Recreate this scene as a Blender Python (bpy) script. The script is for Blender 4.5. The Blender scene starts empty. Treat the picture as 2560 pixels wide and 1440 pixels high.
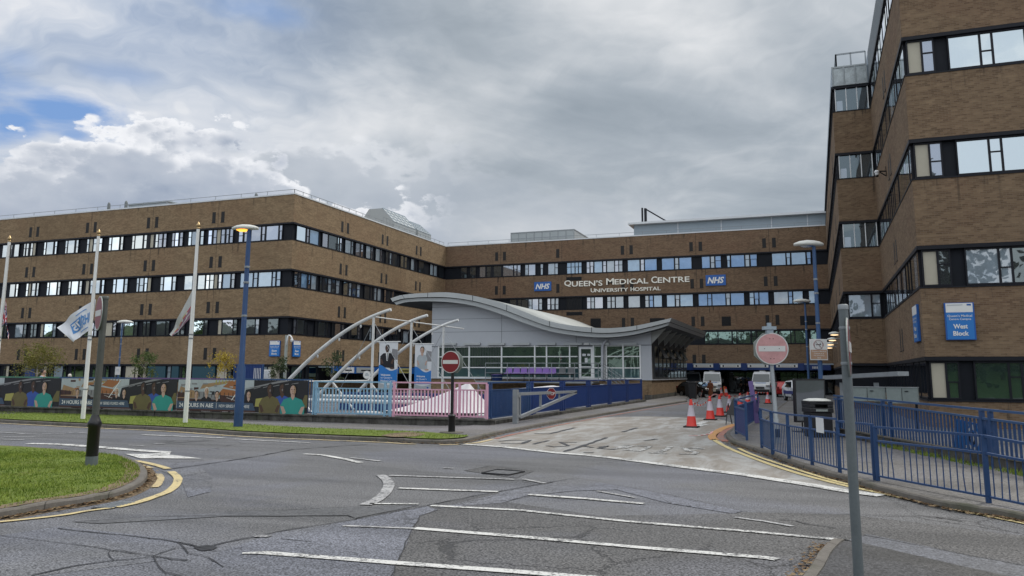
import bpy, bmesh, math, random
from mathutils import Vector, Matrix
R=random.Random(7)
sc=bpy.context.scene
col=sc.collection
# ---------------------------------------------------------------- camera model (world axes follow the hospital grid)
FX=1984.07;PY0=628.56;PITCH=.1532;ROLL=.0057;YAW=-.3621
CAM=Vector((45.995,-62.379,2.1))
HX,HY=math.sin(YAW),math.cos(YAW)           # heading
RX,RY=math.cos(YAW),-math.sin(YAW)          # to the right
cp,sp=math.cos(PITCH),math.sin(PITCH);cr,sr=math.cos(ROLL),math.sin(ROLL)
def ray(px,py):
    a=(px-1280)/FX;b=(PY0-py)/FX
    X=a*cr-b*sr;up=a*sr+b*cr
    Y=cp-up*sp;Z=sp+up*cp
    return Vector((RX*X+HX*Y,RY*X+HY*Y,Z))
def G(px,py,z=0.):
    d=ray(px,py);return CAM+d*((z-CAM.z)/d.z)
def onx(px,py,x):
    d=ray(px,py);return CAM+d*((x-CAM.x)/d.x)
def ony(px,py,y):
    d=ray(px,py);return CAM+d*((y-CAM.y)/d.y)
def dep(px,py,D):
    d=ray(px,py);return CAM+d*(D/(d.x*HX+d.y*HY))
def fwd(p): return (p[0]-CAM.x)*HX+(p[1]-CAM.y)*HY
# ---------------------------------------------------------------- mesh builder
class MB:
    def __init__(s): s.v=[];s.f=[];s.m=[];s.s=[]
    def add(s,vs,fs,m=0,smooth=False):
        o=len(s.v);s.v+=[tuple(v) for v in vs]
        for f in fs:
            s.f.append([i+o for i in f]);s.m.append(m);s.s.append(smooth)
        return s
    def box(s,x0,x1,y0,y1,z0,z1,m=0):
        v=[(x,y,z) for z in(z0,z1) for y in(y0,y1) for x in(x0,x1)]
        return s.add(v,[(0,2,3,1),(4,5,7,6),(0,1,5,4),(2,6,7,3),(0,4,6,2),(1,3,7,5)],m)
    def obox(s,c,ax,ay,hz,hx,hy,m=0,az=(0,0,1)):
        c=Vector(c);ax=Vector(ax).normalized();ay=Vector(ay).normalized();az=Vector(az).normalized()
        v=[c+ax*i*hx+ay*j*hy+az*k*hz for k in(-1,1) for j in(-1,1) for i in(-1,1)]
        return s.add(v,[(0,2,3,1),(4,5,7,6),(0,1,5,4),(2,6,7,3),(0,4,6,2),(1,3,7,5)],m)
    def bar(s,a,b,w,h=None,m=0):
        a=Vector(a);b=Vector(b);h=h or w;d=(b-a)
        L=d.length
        if L<1e-6:return s
        d/=L
        up=Vector((0,0,1)) if abs(d.z)<.95 else Vector((0,1,0))
        x=d.cross(up).normalized();y=x.cross(d).normalized()
        return s.obox((a+b)/2,d,x,h/2,L/2,w/2,m,az=y)
    def tube(s,pts,r,n=10,m=0,cap=True,smooth=True):
        pts=[Vector(p) for p in pts];rr=r if isinstance(r,(list,tuple)) else [r]*len(pts)
        rings=[];prev=None
        for i,p in enumerate(pts):
            t=(pts[min(i+1,len(pts)-1)]-pts[max(i-1,0)]).normalized()
            if prev is None:
                up=Vector((0,0,1)) if abs(t.z)<.9 else Vector((1,0,0))
                x=t.cross(up).normalized()
            else: x=(prev-t*prev.dot(t)).normalized()
            prev=x;y=t.cross(x)
            rings.append([p+(x*math.cos(2*math.pi*k/n)+y*math.sin(2*math.pi*k/n))*rr[i] for k in range(n)])
        v=[q for g in rings for q in g];f=[]
        for i in range(len(pts)-1):
            for k in range(n):
                a=i*n+k;b=i*n+(k+1)%n;f.append((a,b,b+n,a+n))
        s.add(v,f,m,smooth)
        if cap:
            s.add(rings[0],[tuple(range(n))[::-1]],m);s.add(rings[-1],[tuple(range(n))],m)
        return s
    def lathe(s,c,prof,n=16,m=0,smooth=True):
        c=Vector(c);v=[];f=[]
        for r,z in prof:
            for k in range(n):
                a=2*math.pi*k/n;v.append(c+Vector((r*math.cos(a),r*math.sin(a),z)))
        for i in range(len(prof)-1):
            for k in range(n):
                a=i*n+k;b=i*n+(k+1)%n;f.append((a,b,b+n,a+n))
        s.add(v,f,m,smooth)
        s.add(v[:n],[tuple(range(n))[::-1]],m);s.add(v[-n:],[tuple(range(n))],m)
        return s
    def prism(s,poly,z0,z1,m=0,mt=None,sides=True,top=True,bot=True):
        n=len(poly);v=[(p[0],p[1],z0) for p in poly]+[(p[0],p[1],z1) for p in poly]
        if sides:s.add(v,[(i,(i+1)%n,(i+1)%n+n,i+n) for i in range(n)],m)
        if top:s.add(v[n:],[tuple(range(n))],m if mt is None else mt)
        if bot:s.add(v[:n],[tuple(range(n))[::-1]],m)
        return s
    def slab(s,pts,nrm,t,m=0,ms=None):
        # planar polygon (3-D points) given thickness along nrm
        nrm=Vector(nrm);n=len(pts);v=[Vector(p) for p in pts]+[Vector(p)-nrm*t for p in pts]
        s.add(v,[tuple(range(n))],m);s.add(v,[tuple(range(n,2*n))[::-1]],ms if ms is not None else m)
        s.add(v,[((i+1)%n,i,i+n,(i+1)%n+n) for i in range(n)],ms if ms is not None else m)
        return s
    def disc(s,c,ax,ay,rx,ry,t,m=0,n=28):
        ax=Vector(ax).normalized();ay=Vector(ay).normalized()
        p=[Vector(c)+ax*rx*math.cos(2*math.pi*k/n)+ay*ry*math.sin(2*math.pi*k/n) for k in range(n)]
        return s.slab(p,ax.cross(ay),t,m)
    def build(s,name,mats,parent=None,base=None,bevel=0):
        if not isinstance(mats,(list,tuple)):mats=[mats]
        b=Vector(base) if base is not None else (parent_base(parent) if parent else Vector((0,0,0)))
        me=bpy.data.meshes.new(name)
        me.from_pydata([tuple(Vector(v)-b) for v in s.v],[],s.f)
        for m in mats:me.materials.append(m)
        for i,p in enumerate(me.polygons):
            p.material_index=s.m[i];p.use_smooth=s.s[i]
        bm=bmesh.new();bm.from_mesh(me);bmesh.ops.recalc_face_normals(bm,faces=bm.faces);bm.to_mesh(me);bm.free()
        o=bpy.data.objects.new(name,me);col.objects.link(o)
        if parent: o.parent=parent;BASE[o]=b
        else: o.location=b;BASE[o]=b
        if bevel:
            md=o.modifiers.new('bevel','BEVEL');md.width=bevel;md.segments=2;md.limit_method='ANGLE';md.angle_limit=.6
        return o
BASE={}
def parent_base(p): return BASE[p]
def thing(name,label,cat,loc,group=None):
    o=bpy.data.objects.new(name,None);col.objects.link(o);o.empty_display_size=.3
    o.location=loc;BASE[o]=Vector(loc);o['label']=label;o['category']=cat
    if group:o['group']=group
    return o
def tag(o,label,cat,group=None):
    o['label']=label;o['category']=cat
    if group:o['group']=group
    return o
def struct(o,label=None): 
    o['kind']='structure'
    if label:o['label']=label
    return o
def copy_thing(root,loc,label,group=None):
    r=root.copy();col.objects.link(r);r.location=loc;BASE[r]=Vector(loc);r['label']=label
    if group:r['group']=group
    for ch in list(root.children):
        c=ch.copy();col.objects.link(c);c.parent=r
        for g in list(ch.children):
            d=g.copy();col.objects.link(d);d.parent=c
    return r
# ---------------------------------------------------------------- node helpers
class NB:
    def __init__(s,tree): s.t=tree;s.L=tree.links
    def n(s,t,ins=None,**kw):
        x=s.t.nodes.new(t)
        for k,v in kw.items():setattr(x,k,v)
        for k,v in (ins or {}).items():s.set(x.inputs[k],v)
        return x
    def set(s,sock,v):
        if isinstance(v,bpy.types.NodeSocket):s.L.new(v,sock)
        else:
            if isinstance(v,(tuple,list)) and sock.type=='RGBA' and len(v)==3:v=(*v,1)
            sock.default_value=v
    def math(s,op,a,b=0.,c=0.,clamp=False):
        x=s.n('ShaderNodeMath',operation=op,use_clamp=clamp);s.set(x.inputs[0],a);s.set(x.inputs[1],b);s.set(x.inputs[2],c);return x.outputs[0]
    def mul(s,a,b):return s.math('MULTIPLY',a,b)
    def add(s,a,b):return s.math('ADD',a,b)
    def sub(s,a,b):return s.math('SUBTRACT',a,b)
    def ss(s,x,a,b,lo=0.,hi=1.):
        m=s.n('ShaderNodeMapRange',interpolation_type='SMOOTHSTEP')
        for i,v in enumerate((x,a,b,lo,hi)):s.set(m.inputs[i],v)
        return m.outputs[0]
    def vm(s,op,a,b=(0,0,0),scale=None):
        x=s.n('ShaderNodeVectorMath',operation=op);s.set(x.inputs[0],a);s.set(x.inputs[1],b)
        if scale is not None:s.set(x.inputs['Scale'],scale)
        return x.outputs['Value'] if op in('DOT_PRODUCT','LENGTH') else x.outputs[0]
    def xyz(s,v):
        x=s.n('ShaderNodeSeparateXYZ');s.set(x.inputs[0],v);return x.outputs
    def cxyz(s,x,y,z):
        c=s.n('ShaderNodeCombineXYZ');s.set(c.inputs[0],x);s.set(c.inputs[1],y);s.set(c.inputs[2],z);return c.outputs[0]
    DIM='3D'
    def noise(s,v,scale=1.,detail=3.,rough=.55,dist=0.):
        x=s.n('ShaderNodeTexNoise',noise_dimensions=s.DIM);s.set(x.inputs['Vector'],v)
        for k,q in(('Scale',scale),('Detail',detail),('Roughness',rough),('Distortion',dist)):s.set(x.inputs[k],q)
        return x.outputs['Fac']
    def obj(s):return s.n('ShaderNodeTexCoord').outputs['Object']
    def sc(s,v,k):return s.vm('MULTIPLY',v,k)
    def ramp(s,f,stops):
        x=s.n('ShaderNodeValToRGB');s.set(x.inputs[0],f);e=x.color_ramp.elements
        while len(e)<len(stops):e.new(.5)
        for i,(p,c) in enumerate(stops):
            e[i].position=p;e[i].color=(*c,1) if len(c)==3 else c
        return x.outputs[0]
    def mix(s,f,a,b,mode='MIX'):
        x=s.n('ShaderNodeMix',data_type='RGBA',blend_type=mode);s.set(x.inputs[0],f);s.set(x.inputs[6],a);s.set(x.inputs[7],b);return x.outputs[2]
    def bump(s,h,st=.3,d=.02):
        x=s.n('ShaderNodeBump');s.set(x.inputs['Strength'],st);s.set(x.inputs['Distance'],d);s.set(x.inputs['Height'],h);return x.outputs[0]
    def bsdf(s,base,rough=.6,metal=0.,normal=None,spec=.5,emit=None,es=1.):
        x=s.n('ShaderNodeBsdfPrincipled');s.set(x.inputs['Base Color'],base);s.set(x.inputs['Roughness'],rough);s.set(x.inputs['Metallic'],metal)
        s.set(x.inputs['Specular IOR Level'],spec)
        if normal is not None:s.set(x.inputs['Normal'],normal)
        if emit is not None:s.set(x.inputs['Emission Color'],emit);s.set(x.inputs['Emission Strength'],es)
        return x.outputs[0]
    def out(s,sh):
        o=s.n('ShaderNodeOutputMaterial');s.L.new(sh,o.inputs[0])
def newmat(name,fn):
    m=bpy.data.materials.new(name);m.use_nodes=True;m.node_tree.nodes.clear()
    b=NB(m.node_tree);b.out(fn(b));return m
def paint(name,c,rough=.5,metal=0.,var=.12,scale=3.,bump=0.,spec=.5):
    def f(b):
        o=b.obj();n=b.noise(o,scale,5,.65);n2=b.noise(o,scale*9,3,.6)
        k=b.add(b.mul(b.sub(n,.5),var*2.2),b.mul(b.sub(n2,.5),var))
        cc=b.mix(1.,c,b.cxyz(b.add(1.,k),b.add(1.,k),b.add(1.,k)),'MULTIPLY')
        return b.bsdf(cc,b.add(rough,b.mul(b.sub(n2,.5),.2)),metal,b.bump(n2,bump,.01) if bump else None,spec)
    return newmat(name,f)
def emitm(name,c,st):
    return newmat(name,lambda b:b.bsdf(c,.4,emit=c,es=st))
def glassm(name,base,refl,tint=(.9,.95,1.),rough=.015,wav=.12):
    def f(b):
        o=b.obj();n=b.noise(o,.9,2,.5)
        nn=b.bump(n,wav,.02)
        d=b.bsdf(b.mix(b.noise(o,1.7,3),tuple(x*.6 for x in base),tuple(x*1.35 for x in base)),.35,0,None,.4)
        g=b.n('ShaderNodeBsdfGlossy',{'Color':tint,'Roughness':rough,'Normal':nn}).outputs[0]
        lw=b.n('ShaderNodeFresnel',{'IOR':1.5}).outputs[0]
        fac=b.add(refl,b.mul(lw,1-refl))
        m=b.n('ShaderNodeMixShader');b.set(m.inputs[0],fac);b.L.new(d,m.inputs[1]);b.L.new(g,m.inputs[2]);return m.outputs[0]
    return newmat(name,f)
# ---------------------------------------------------------------- materials
def brickm(name,light,dark,red,sc_=1.,stain=1.,course=.075):
    def f(b):
        o=b.obj();x=b.xyz(o);h=b.add(x[0],x[1])
        p=b.cxyz(h,x[2],0.)
        br=b.n('ShaderNodeTexBrick',{'Vector':p,'Color1':(0,0,0),'Color2':(1,1,1),'Mortar':(.5,.5,.5),'Scale':1.,'Mortar Size':.008,'Brick Width':.225,'Row Height':course,'Bias':0.})
        wav=b.sc(b.cxyz(h,x[2],b.mul(x[0],.1)),(1.,3.2,1.))
        n1=b.noise(wav,.75,6,.75,.8);n2=b.noise(p,.16,3,.6);n3=b.noise(b.sc(p,(2.2,9.,1.)),1.,4,.8)
        c=b.mix(b.ss(n1,.36,.66),dark,light)
        c=b.mix(b.mul(b.ss(b.noise(b.vm('ADD',p,(31,7,0)),.22,3,.6),.45,.7),.55),c,red)
        c=b.mix(.36,c,b.mix(br.outputs['Color'],tuple(q*.50 for q in dark),tuple(min(1,q*1.3) for q in light)))
        c=b.mix(b.mul(br.outputs['Fac'],.35),c,(.21,.18,.15))
        c=b.mix(b.mul(b.ss(n3,.6,.78),.6),c,tuple(q*.45 for q in dark))
        # run-off streaks under copings and sills
        ph=b.math('FRACT',b.mul(b.sub(x[2],2.88),1/4.5))
        st=b.ss(b.noise(b.sc(p,(2.6,.22,1.)),1.,4,.7),.54,.70)
        st=b.mul(st,b.ss(ph,.08,.6))
        c=b.mix(b.mul(b.mul(st,b.ss(n2,.32,.58)),.9*stain),c,(.035,.03,.026))
        c=b.mix(b.mul(b.ss(b.noise(b.vm('ADD',p,(5,3,0)),.09,2,.5),.5,.72),.3),c,tuple(q*.55 for q in dark))
        return b.bsdf(c,.9,0,b.bump(b.add(br.outputs['Fac'],b.mul(n3,1.2)),.25,.01),.2)
    return newmat(name,f)
M={}
M['brick']=brickm('yellow_brown_brick',(.285,.202,.118),(.175,.118,.068),(.22,.132,.074))
M['brick_main']=brickm('brown_brick',(.200,.132,.082),(.125,.079,.050),(.17,.09,.056),stain=1.3)
M['brick_west']=brickm('buff_brown_brick',(.225,.156,.096),(.135,.088,.054),(.175,.10,.062))
M['navy']=paint('dark_navy_cladding',(.008,.010,.015),.6,0,.25,2,spec=.2)
M['frame']=paint('black_window_frame',(.009,.010,.015),.55,spec=.25)
M['cream']=paint('cream_panel',(.42,.39,.31),.6,0,.1,1)
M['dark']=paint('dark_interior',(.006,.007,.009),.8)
M['slit']=paint('slit_black',(.008,.007,.007),.7)
M['sky_glass']=glassm('silvered_glass',(.05,.06,.065),.62,(.90,.96,.96))
M['grey_glass']=glassm('grey_glass',(.09,.10,.12),.32,(.85,.9,1.))
M['blind_glass']=glassm('blind_behind_glass',(.23,.285,.335),.14)
M['blue_glass']=glassm('blue_blind_glass',(.085,.19,.40),.14,(.62,.8,1.))
M['paleblue_glass']=glassm('pale_blue_glass',(.12,.225,.37),.18,(.8,.92,1.))
M['dark_glass']=glassm('dark_glass',(.010,.013,.017),.1,(.75,.9,.95))
M['green_glass']=glassm('green_reflection_glass',(.012,.032,.026),.30,(.62,.85,.72))  # reflected trees and grass are partly put into this green colour
M['teal_glass']=glassm('teal_lower_glass',(.03,.075,.085),.16,(.7,.95,.95))
M['white_metal']=paint('white_painted_metal',(.72,.73,.73),.4,0,.08,2)
M['white_tube']=paint('white_tube_paint',(.60,.61,.60),.45,0,.22,1.5)
M['coping']=paint('pale_coping',(.6,.62,.64),.5,0,.1,1)
M['plant_white']=paint('white_plant_housing',(.33,.36,.37),.5,0,.1,.7)
M['plant_grey']=paint('blue_grey_cladding',(.30,.36,.41),.5,0,.1,.5)
M['steel']=paint('galvanised_steel',(.25,.27,.285),.5,.25,.25,4)
M['grey_post']=paint('grey_post_paint',(.125,.145,.152),.42,0,.28,3)
M['grey_cab']=paint('grey_cabinet_paint',(.19,.225,.22),.6,0,.3,2)
M['lodge']=paint('pale_grey_panel',(.425,.445,.475),.4,0,.06,.3)
M['fascia']=paint('grey_roof_metal',(.40,.42,.42),.42,.1,.12,.5)
M['roofmetal']=paint('weathered_roof_metal',(.36,.375,.36),.55,.1,.22,.7)
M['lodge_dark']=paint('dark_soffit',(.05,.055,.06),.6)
def chipped(name,c,rust=.66):
    def f(b):
        o=b.obj();n=b.noise(o,3.,5,.7);m=b.noise(o,28.,4,.7);st=b.noise(b.sc(o,(6.,6.,.8)),1.,4,.7)
        k=b.add(.72,b.mul(n,.56));cc=b.mix(1.,c,b.cxyz(k,k,k),'MULTIPLY')
        cc=b.mix(b.mul(b.ss(st,.55,.75),.45),cc,tuple(q*.45 for q in c))
        cc=b.mix(b.mul(b.ss(n,.55,.75),.30),cc,tuple(q*.6+.10 for q in c))
        cc=b.mix(b.ss(b.add(b.mul(m,.7),b.mul(n,.3)),rust-.03,rust+.02),cc,(.10,.045,.025))
        return b.bsdf(cc,b.add(.38,b.mul(n,.25)),0,b.bump(m,.15,.004))
    return newmat(name,f)
M['blue']=chipped('blue_railing_paint',(.017,.056,.155),.63)
M['blue2']=chipped('weathered_blue_paint',(.034,.085,.195),.64)
M['bluepanel']=paint('deep_blue_panel',(.008,.035,.155),.5,0,.15,2)
M['lightblue']=chipped('pale_blue_paint',(.225,.395,.54),.66)
M['pink']=chipped('pink_paint',(.62,.335,.44),.66)
M['dark_post']=chipped('dark_olive_post_paint',(.075,.08,.07),.64)
M['green_rail']=paint('green_rail_paint',(.08,.22,.14),.5)
M['purple_rail']=paint('purple_rail_paint',(.13,.08,.20),.5)
M['black']=paint('black_paint',(.010,.010,.012),.35,0,.2,6)
M['blackplastic']=paint('black_plastic',(.014,.014,.016),.5,0,.2,5)
M['rubber']=paint('rubber',(.015,.015,.015),.85)
M['red']=paint('red_sign_face',(.19,.010,.014),.4,0,.1,4)
M['red_faded']=paint('faded_red_sign_face',(.50,.27,.27),.55,0,.35,5)
M['sign_white']=paint('white_sign_face',(.58,.58,.57),.5,0,.08,5)
M['sign_grey']=paint('grey_sign_back',(.30,.33,.31),.5,.2,.12,4)
M['brown_sign']=paint('tan_sign_face',(.36,.22,.14),.6,0,.06,5)
M['nhsblue']=paint('hospital_blue',(.010,.095,.36),.4,0,.06,2)
M['midblue']=paint('sign_blue',(.020,.17,.50),.4,0,.05,2)
M['white']=paint('plain_white',(.72,.72,.70),.5,0,.04,3)
M['letter']=paint('cream_letter',(.80,.78,.70),.5,0,.05,3)
M['cone']=paint('orange_red_cone',(.66,.045,.032),.45,0,.12,6)
M['cone_sleeve']=paint('pale_reflective_sleeve',(.58,.54,.60),.4,0,.12,8)
M['vanwhite']=paint('white_vehicle_paint',(.62,.64,.66),.3,0,.05,1)
M['carred']=paint('red_vehicle_paint',(.42,.015,.018),.28)
M['carblack']=paint('black_vehicle_paint',(.008,.008,.010),.25)
M['carblue']=paint('blue_vehicle_paint',(.04,.06,.22),.3)
M['carglass']=glassm('vehicle_glass',(.03,.035,.04),.04,(.45,.5,.52))
M['lampglass']=glassm('headlamp_glass',(.35,.36,.38),.3)
M['purple']=paint('purple_seat',(.22,.11,.42),.5)
M['purple_cloth']=paint('purple_painted_timber',(.13,.09,.24),.7)
M['seatgrey']=paint('grey_seat',(.10,.105,.115),.5)
M['amber']=emitm('amber_lamp',(1.,.42,.06),1.5)
M['warm']=emitm('warm_lamp',(1.,.72,.42),1.1)
M['pale_lamp']=paint('pale_lamp_shell',(.60,.60,.56),.4,0,.15,6)
M['gold']=paint('gilded_finial',(.40,.28,.14),.35,.7,.1)
M['robe']=paint('rust_brown_cloth',(.17,.055,.022),.85,0,.2,6)
M['denim']=paint('light_blue_cloth',(.30,.40,.50),.85)
M['darkcloth']=paint('dark_cloth',(.015,.015,.02),.85)
M['skin']=paint('skin_tone',(.38,.23,.16),.55)
M['skin2']=paint('brown_skin_tone',(.16,.085,.055),.55)
M['hair']=paint('dark_hair',(.012,.009,.008),.6)
M['hairgrey']=paint('pale_hair',(.60,.57,.52),.7)
M['flagwhite']=paint('white_flag_cloth',(.66,.68,.72),.85,0,.1,2)
M['flaggrey']=paint('grey_flag_cloth',(.42,.43,.42),.85,0,.2,3)  # the drooping flag's own even grey
M['flagblue']=paint('pale_blue_flag_print',(.10,.26,.55),.85)
M['flagnavy']=paint('navy_flag_cloth',(.015,.025,.12),.85)
M['flagred']=paint('red_flag_cloth',(.42,.03,.05),.85)
M['flagmauve']=paint('mauve_flag_cloth',(.22,.12,.17),.85,0,.3,3)
M['flagyellow']=paint('dull_yellow_flag_cloth',(.40,.36,.20),.85)
M['tape']=paint('barrier_tape',(.70,.62,.60),.5,0,.3,3)
M['tent']=paint('white_membrane',(.56,.545,.56),.6,0,.06,.7)
M['copper']=paint('orange_brown_print',(.30,.12,.045),.6)
M['wood_print']=paint('tan_print',(.30,.19,.10),.6,0,.2,2)
M['sky_print']=paint('pale_print',(.36,.40,.42),.6,0,.3,2)
M['grey_print']=paint('grey_print',(.22,.22,.23),.6,0,.2,1)
M['dark_print']=paint('black_print',(.013,.013,.018),.6,0,.3,1)
M['navy_print']=paint('slate_print',(.045,.075,.125),.6,0,.1,1)
M['maroon_print']=paint('maroon_print',(.055,.022,.020),.6,0,.2,3)
M['olive']=paint('olive_print',(.13,.11,.045),.7,0,.2,3)
M['royal']=paint('royal_blue_print',(.035,.085,.34),.7,0,.15,3)
M['teal']=paint('teal_print',(.030,.27,.235),.7,0,.12,3)
M['yellow_print']=paint('dull_yellow_print',(.33,.31,.09),.7)
M['ltskin']=paint('light_skin_print',(.46,.31,.25),.6)
M['dkskin']=paint('dark_skin_print',(.075,.038,.026),.6)
M['paper']=paint('paper_white',(.62,.64,.66),.6)
M['orange']=paint('orange_plastic',(.55,.14,.03),.5)
M['tealpanel']=paint('teal_door_panel',(.012,.06,.085),.5)
M['screen']=glassm('grey_screen',(.075,.082,.095),.1)
# ================================================================ GROUND
def asphaltm(name,c,contrast=1.,crack=1.,seed=0.,grain=40.):
    def f(b):
        o=b.vm('ADD',b.obj(),(seed,seed*1.7,0))
        fine=b.noise(o,grain,2,.6);mid=b.noise(o,9.,4,.7);f2=b.noise(o,19.,3,.7);tr=b.noise(b.sc(b.vm('ADD',o,(2,9,0)),(.16,.9,1.)),1.,4,.6,.4);big=b.noise(b.sc(o,(.5,1.,1.)),.35,5,.62,.6)
        k=b.add(.34,b.add(b.mul(b.ss(fine,.40,.60),.92*contrast),b.add(b.mul(b.sub(mid,.5),.85),b.mul(b.sub(f2,.5),.95*contrast))))
        k=b.mul(k,b.add(.72,b.mul(b.ss(tr,.3,.62),.38)))
        k=b.mul(k,b.add(.80,b.mul(big,.5)))
        base=b.mix(b.ss(b.noise(o,.22,3,.6,.4),.42,.6),c,tuple(q*z for q,z in zip(c,(1.06,1.09,1.2))))
        cc=b.mix(1.,base,b.cxyz(k,k,k),'MULTIPLY')
        v=b.n('ShaderNodeTexVoronoi',{'Vector':b.vm('ADD',o,b.sc(b.cxyz(mid,b.noise(o,3.,3),0),(.5,.5,0))),'Scale':.55},feature='DISTANCE_TO_EDGE').outputs['Distance']
        cr_=b.mul(b.sub(1.,b.ss(v,.003,.016)),b.mul(b.ss(b.noise(o,.13,3,.6),.50,.60),crack))
        cc=b.mix(b.mul(cr_,.85),cc,(.02,.02,.022))
        # grit and pale specks
        sp=b.ss(b.noise(b.vm('ADD',o,(9,4,0)),30.,1,.5),.72,.78)
        cc=b.mix(b.mul(sp,.45),cc,(.33,.33,.32))
        return b.bsdf(cc,b.add(.50,b.mul(big,.25)),0,b.bump(b.add(b.add(fine,f2),b.mul(cr_,-2.)),.55*contrast,.012),.45)
    return newmat(name,f)
M['asphalt']=asphaltm('worn_asphalt',(.126,.126,.129),1.)
M['asphalt_dark']=asphaltm('dark_coarse_asphalt',(.088,.086,.085),1.15,1.,5.,34.)
M['asphalt_blue']=asphaltm('bluish_patched_asphalt',(.140,.142,.151),.95,1.,11.)
M['asphalt_pale']=asphaltm('pale_repair_asphalt',(.170,.172,.184),.7,.8,37.)
M['asphalt_smooth']=asphaltm('smooth_patch_asphalt',(.165,.167,.172),.4,.3,17.)
M['pave']=asphaltm('grey_footway_asphalt',(.215,.203,.190),.45,.5,23.)
M['pave_dark']=asphaltm('dark_footway_asphalt',(.07,.068,.066),.7,.4,29.)
M['crack']=paint('bitumen_crack',(.016,.016,.018),.6,0,.4,6)
M['tar']=paint('tar_seal',(.03,.03,.034),.5,0,.3,6)
def f(b):
    o=b.obj();n=b.noise(o,.5,5,.65,.6);m=b.noise(b.sc(o,(.9,.25,1)),1.6,5,.7,.5);fine=b.noise(o,26,3,.7)
    c=b.mix(b.ss(m,.38,.66),(.225,.205,.18),(.335,.335,.325))
    c=b.mix(b.mul(b.ss(n,.52,.68),.6),c,(.19,.16,.13))
    rub=b.ss(b.noise(b.vm('ADD',b.sc(o,(2.,.22,1)),(3,8,0)),1.3,4,.7,.3),.58,.75)
    c=b.mix(b.mul(rub,.55),c,(.10,.092,.085))
    k=b.add(.75,b.mul(fine,.5));c=b.mix(1.,c,b.cxyz(k,k,k),'MULTIPLY')
    return b.bsdf(c,.8,0,b.bump(fine,.3,.01),.3)
M['concrete']=newmat('worn_concrete_road',f)
def f(b):
    o=b.obj();n=b.noise(o,3.,5,.7);fine=b.noise(o,22,3,.7)
    j=b.math('FRACT',b.mul(b.add(b.xyz(o)[0],b.mul(b.xyz(o)[1],.8)),1.05))
    c=b.mix(n,(.085,.078,.070),(.20,.185,.165))
    c=b.mix(b.mul(b.ss(b.noise(o,.8,4,.7),.5,.7),.5),c,(.06,.07,.035))
    c=b.mix(b.mul(b.sub(1.,b.ss(j,.0,.03)),.8),c,(.02,.02,.018))
    k=b.add(.7,b.mul(fine,.6));c=b.mix(1.,c,b.cxyz(k,k,k),'MULTIPLY')
    return b.bsdf(c,.9,0,b.bump(fine,.4,.012),.2)
M['kerb']=newmat('kerb_concrete',f)
def f(b):
    o=b.obj();n=b.noise(o,2.2,5,.7);f2=b.noise(o,30,2,.6)
    c=b.mix(b.ss(n,.3,.7),(.045,.042,.038),(.13,.125,.115))
    st=b.ss(b.noise(b.sc(o,(3.,3.,.25)),1.,4,.7),.5,.7)
    c=b.mix(b.mul(st,.6),c,(.02,.02,.018))
    c=b.mix(b.mul(b.ss(b.noise(o,1.1,3),.55,.7),.5),c,(.045,.055,.025))
    return b.bsdf(c,.95,0,b.bump(f2,.3,.01),.2)
M['plinth']=newmat('stained_concrete_plinth',f)
def f(b):
    o=b.obj();n=b.noise(o,1.1,5,.7);m=b.noise(o,7.,4,.7)
    c=b.mix(b.ss(m,.3,.7),(.075,.115,.018),(.175,.220,.045))
    c=b.mix(b.mul(b.ss(n,.5,.72),.55),c,(.16,.15,.055))
    return b.bsdf(c,.9,0,b.bump(b.noise(o,45,3,.7),.8,.03),.2)
M['grass']=newmat('short_grass',f)
def f(b):
    o=b.obj();n=b.noise(o,2.,3,.6);m=b.noise(o,40.,1,.5)
    c=b.mix(b.ss(n,.3,.7),(.10,.165,.018),(.235,.295,.05))
    c=b.mix(b.mul(b.ss(m,.6,.75),.5),c,(.24,.22,.09))
    return b.bsdf(c,.7,0,None,.25)
M['blade']=newmat('grass_blade',f)
def f(b):
    o=b.obj();n=b.noise(o,2.5,5,.75);m=b.noise(o,20,3,.7)
    c=b.mix(b.ss(n,.35,.65),(.085,.068,.05),(.19,.14,.095))
    return b.bsdf(b.mix(b.mul(m,.6),c,(.26,.20,.13)),.95,0,b.bump(m,.6,.02),.15)
M['dirt']=newmat('gutter_dirt',f)
def f(b):
    o=b.obj();n=b.noise(o,7.,1)
    return b.bsdf(b.ramp(n,[(.3,(.06,.035,.018)),(.5,(.14,.088,.045)),(.7,(.26,.20,.12))]),.85,0,None,.2)
M['leafdry']=newmat('dry_leaf',f)
def paintm(name,c,wear,under,seed=0.):
    def f(b):
        o=b.vm('ADD',b.obj(),(seed,0,0));n=b.noise(o,1.6,5,.75);m=b.noise(o,22,3,.75);g=b.noise(o,55,2,.7)
        w=b.ss(b.add(b.mul(n,.55),b.mul(m,.55)),wear-.06,wear+.06)
        cc=b.mix(g,tuple(q*.78 for q in c),tuple(min(1,q*1.12) for q in c))
        k=b.mix(m,tuple(q*.6 for q in under),tuple(q*1.4 for q in under))
        return b.bsdf(b.mix(w,k,cc),.7,0,b.bump(g,.3,.008),.3)
    return newmat(name,f)
M['mark']=paintm('worn_white_road_paint',(.60,.60,.58),.52,(.13,.13,.13))
M['mark_old']=paintm('faded_white_road_paint',(.42,.42,.42),.53,(.14,.14,.145),4.)
M['mark_conc']=paintm('flaked_white_paint_on_concrete',(.62,.62,.60),.56,(.10,.095,.09),9.)
M['yellow']=paintm('worn_yellow_road_paint',(.56,.46,.24),.475,(.17,.15,.12),2.)
M['yellow_old']=paintm('faded_yellow_road_paint',(.50,.40,.22),.49,(.15,.145,.135),7.)
M['yellow_r']=paintm('yellow_road_paint',(.58,.48,.24),.44,(.15,.13,.11),12.)
M['redline']=paintm('faded_red_road_paint',(.36,.14,.10),.52,(.22,.19,.17),3.)
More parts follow.
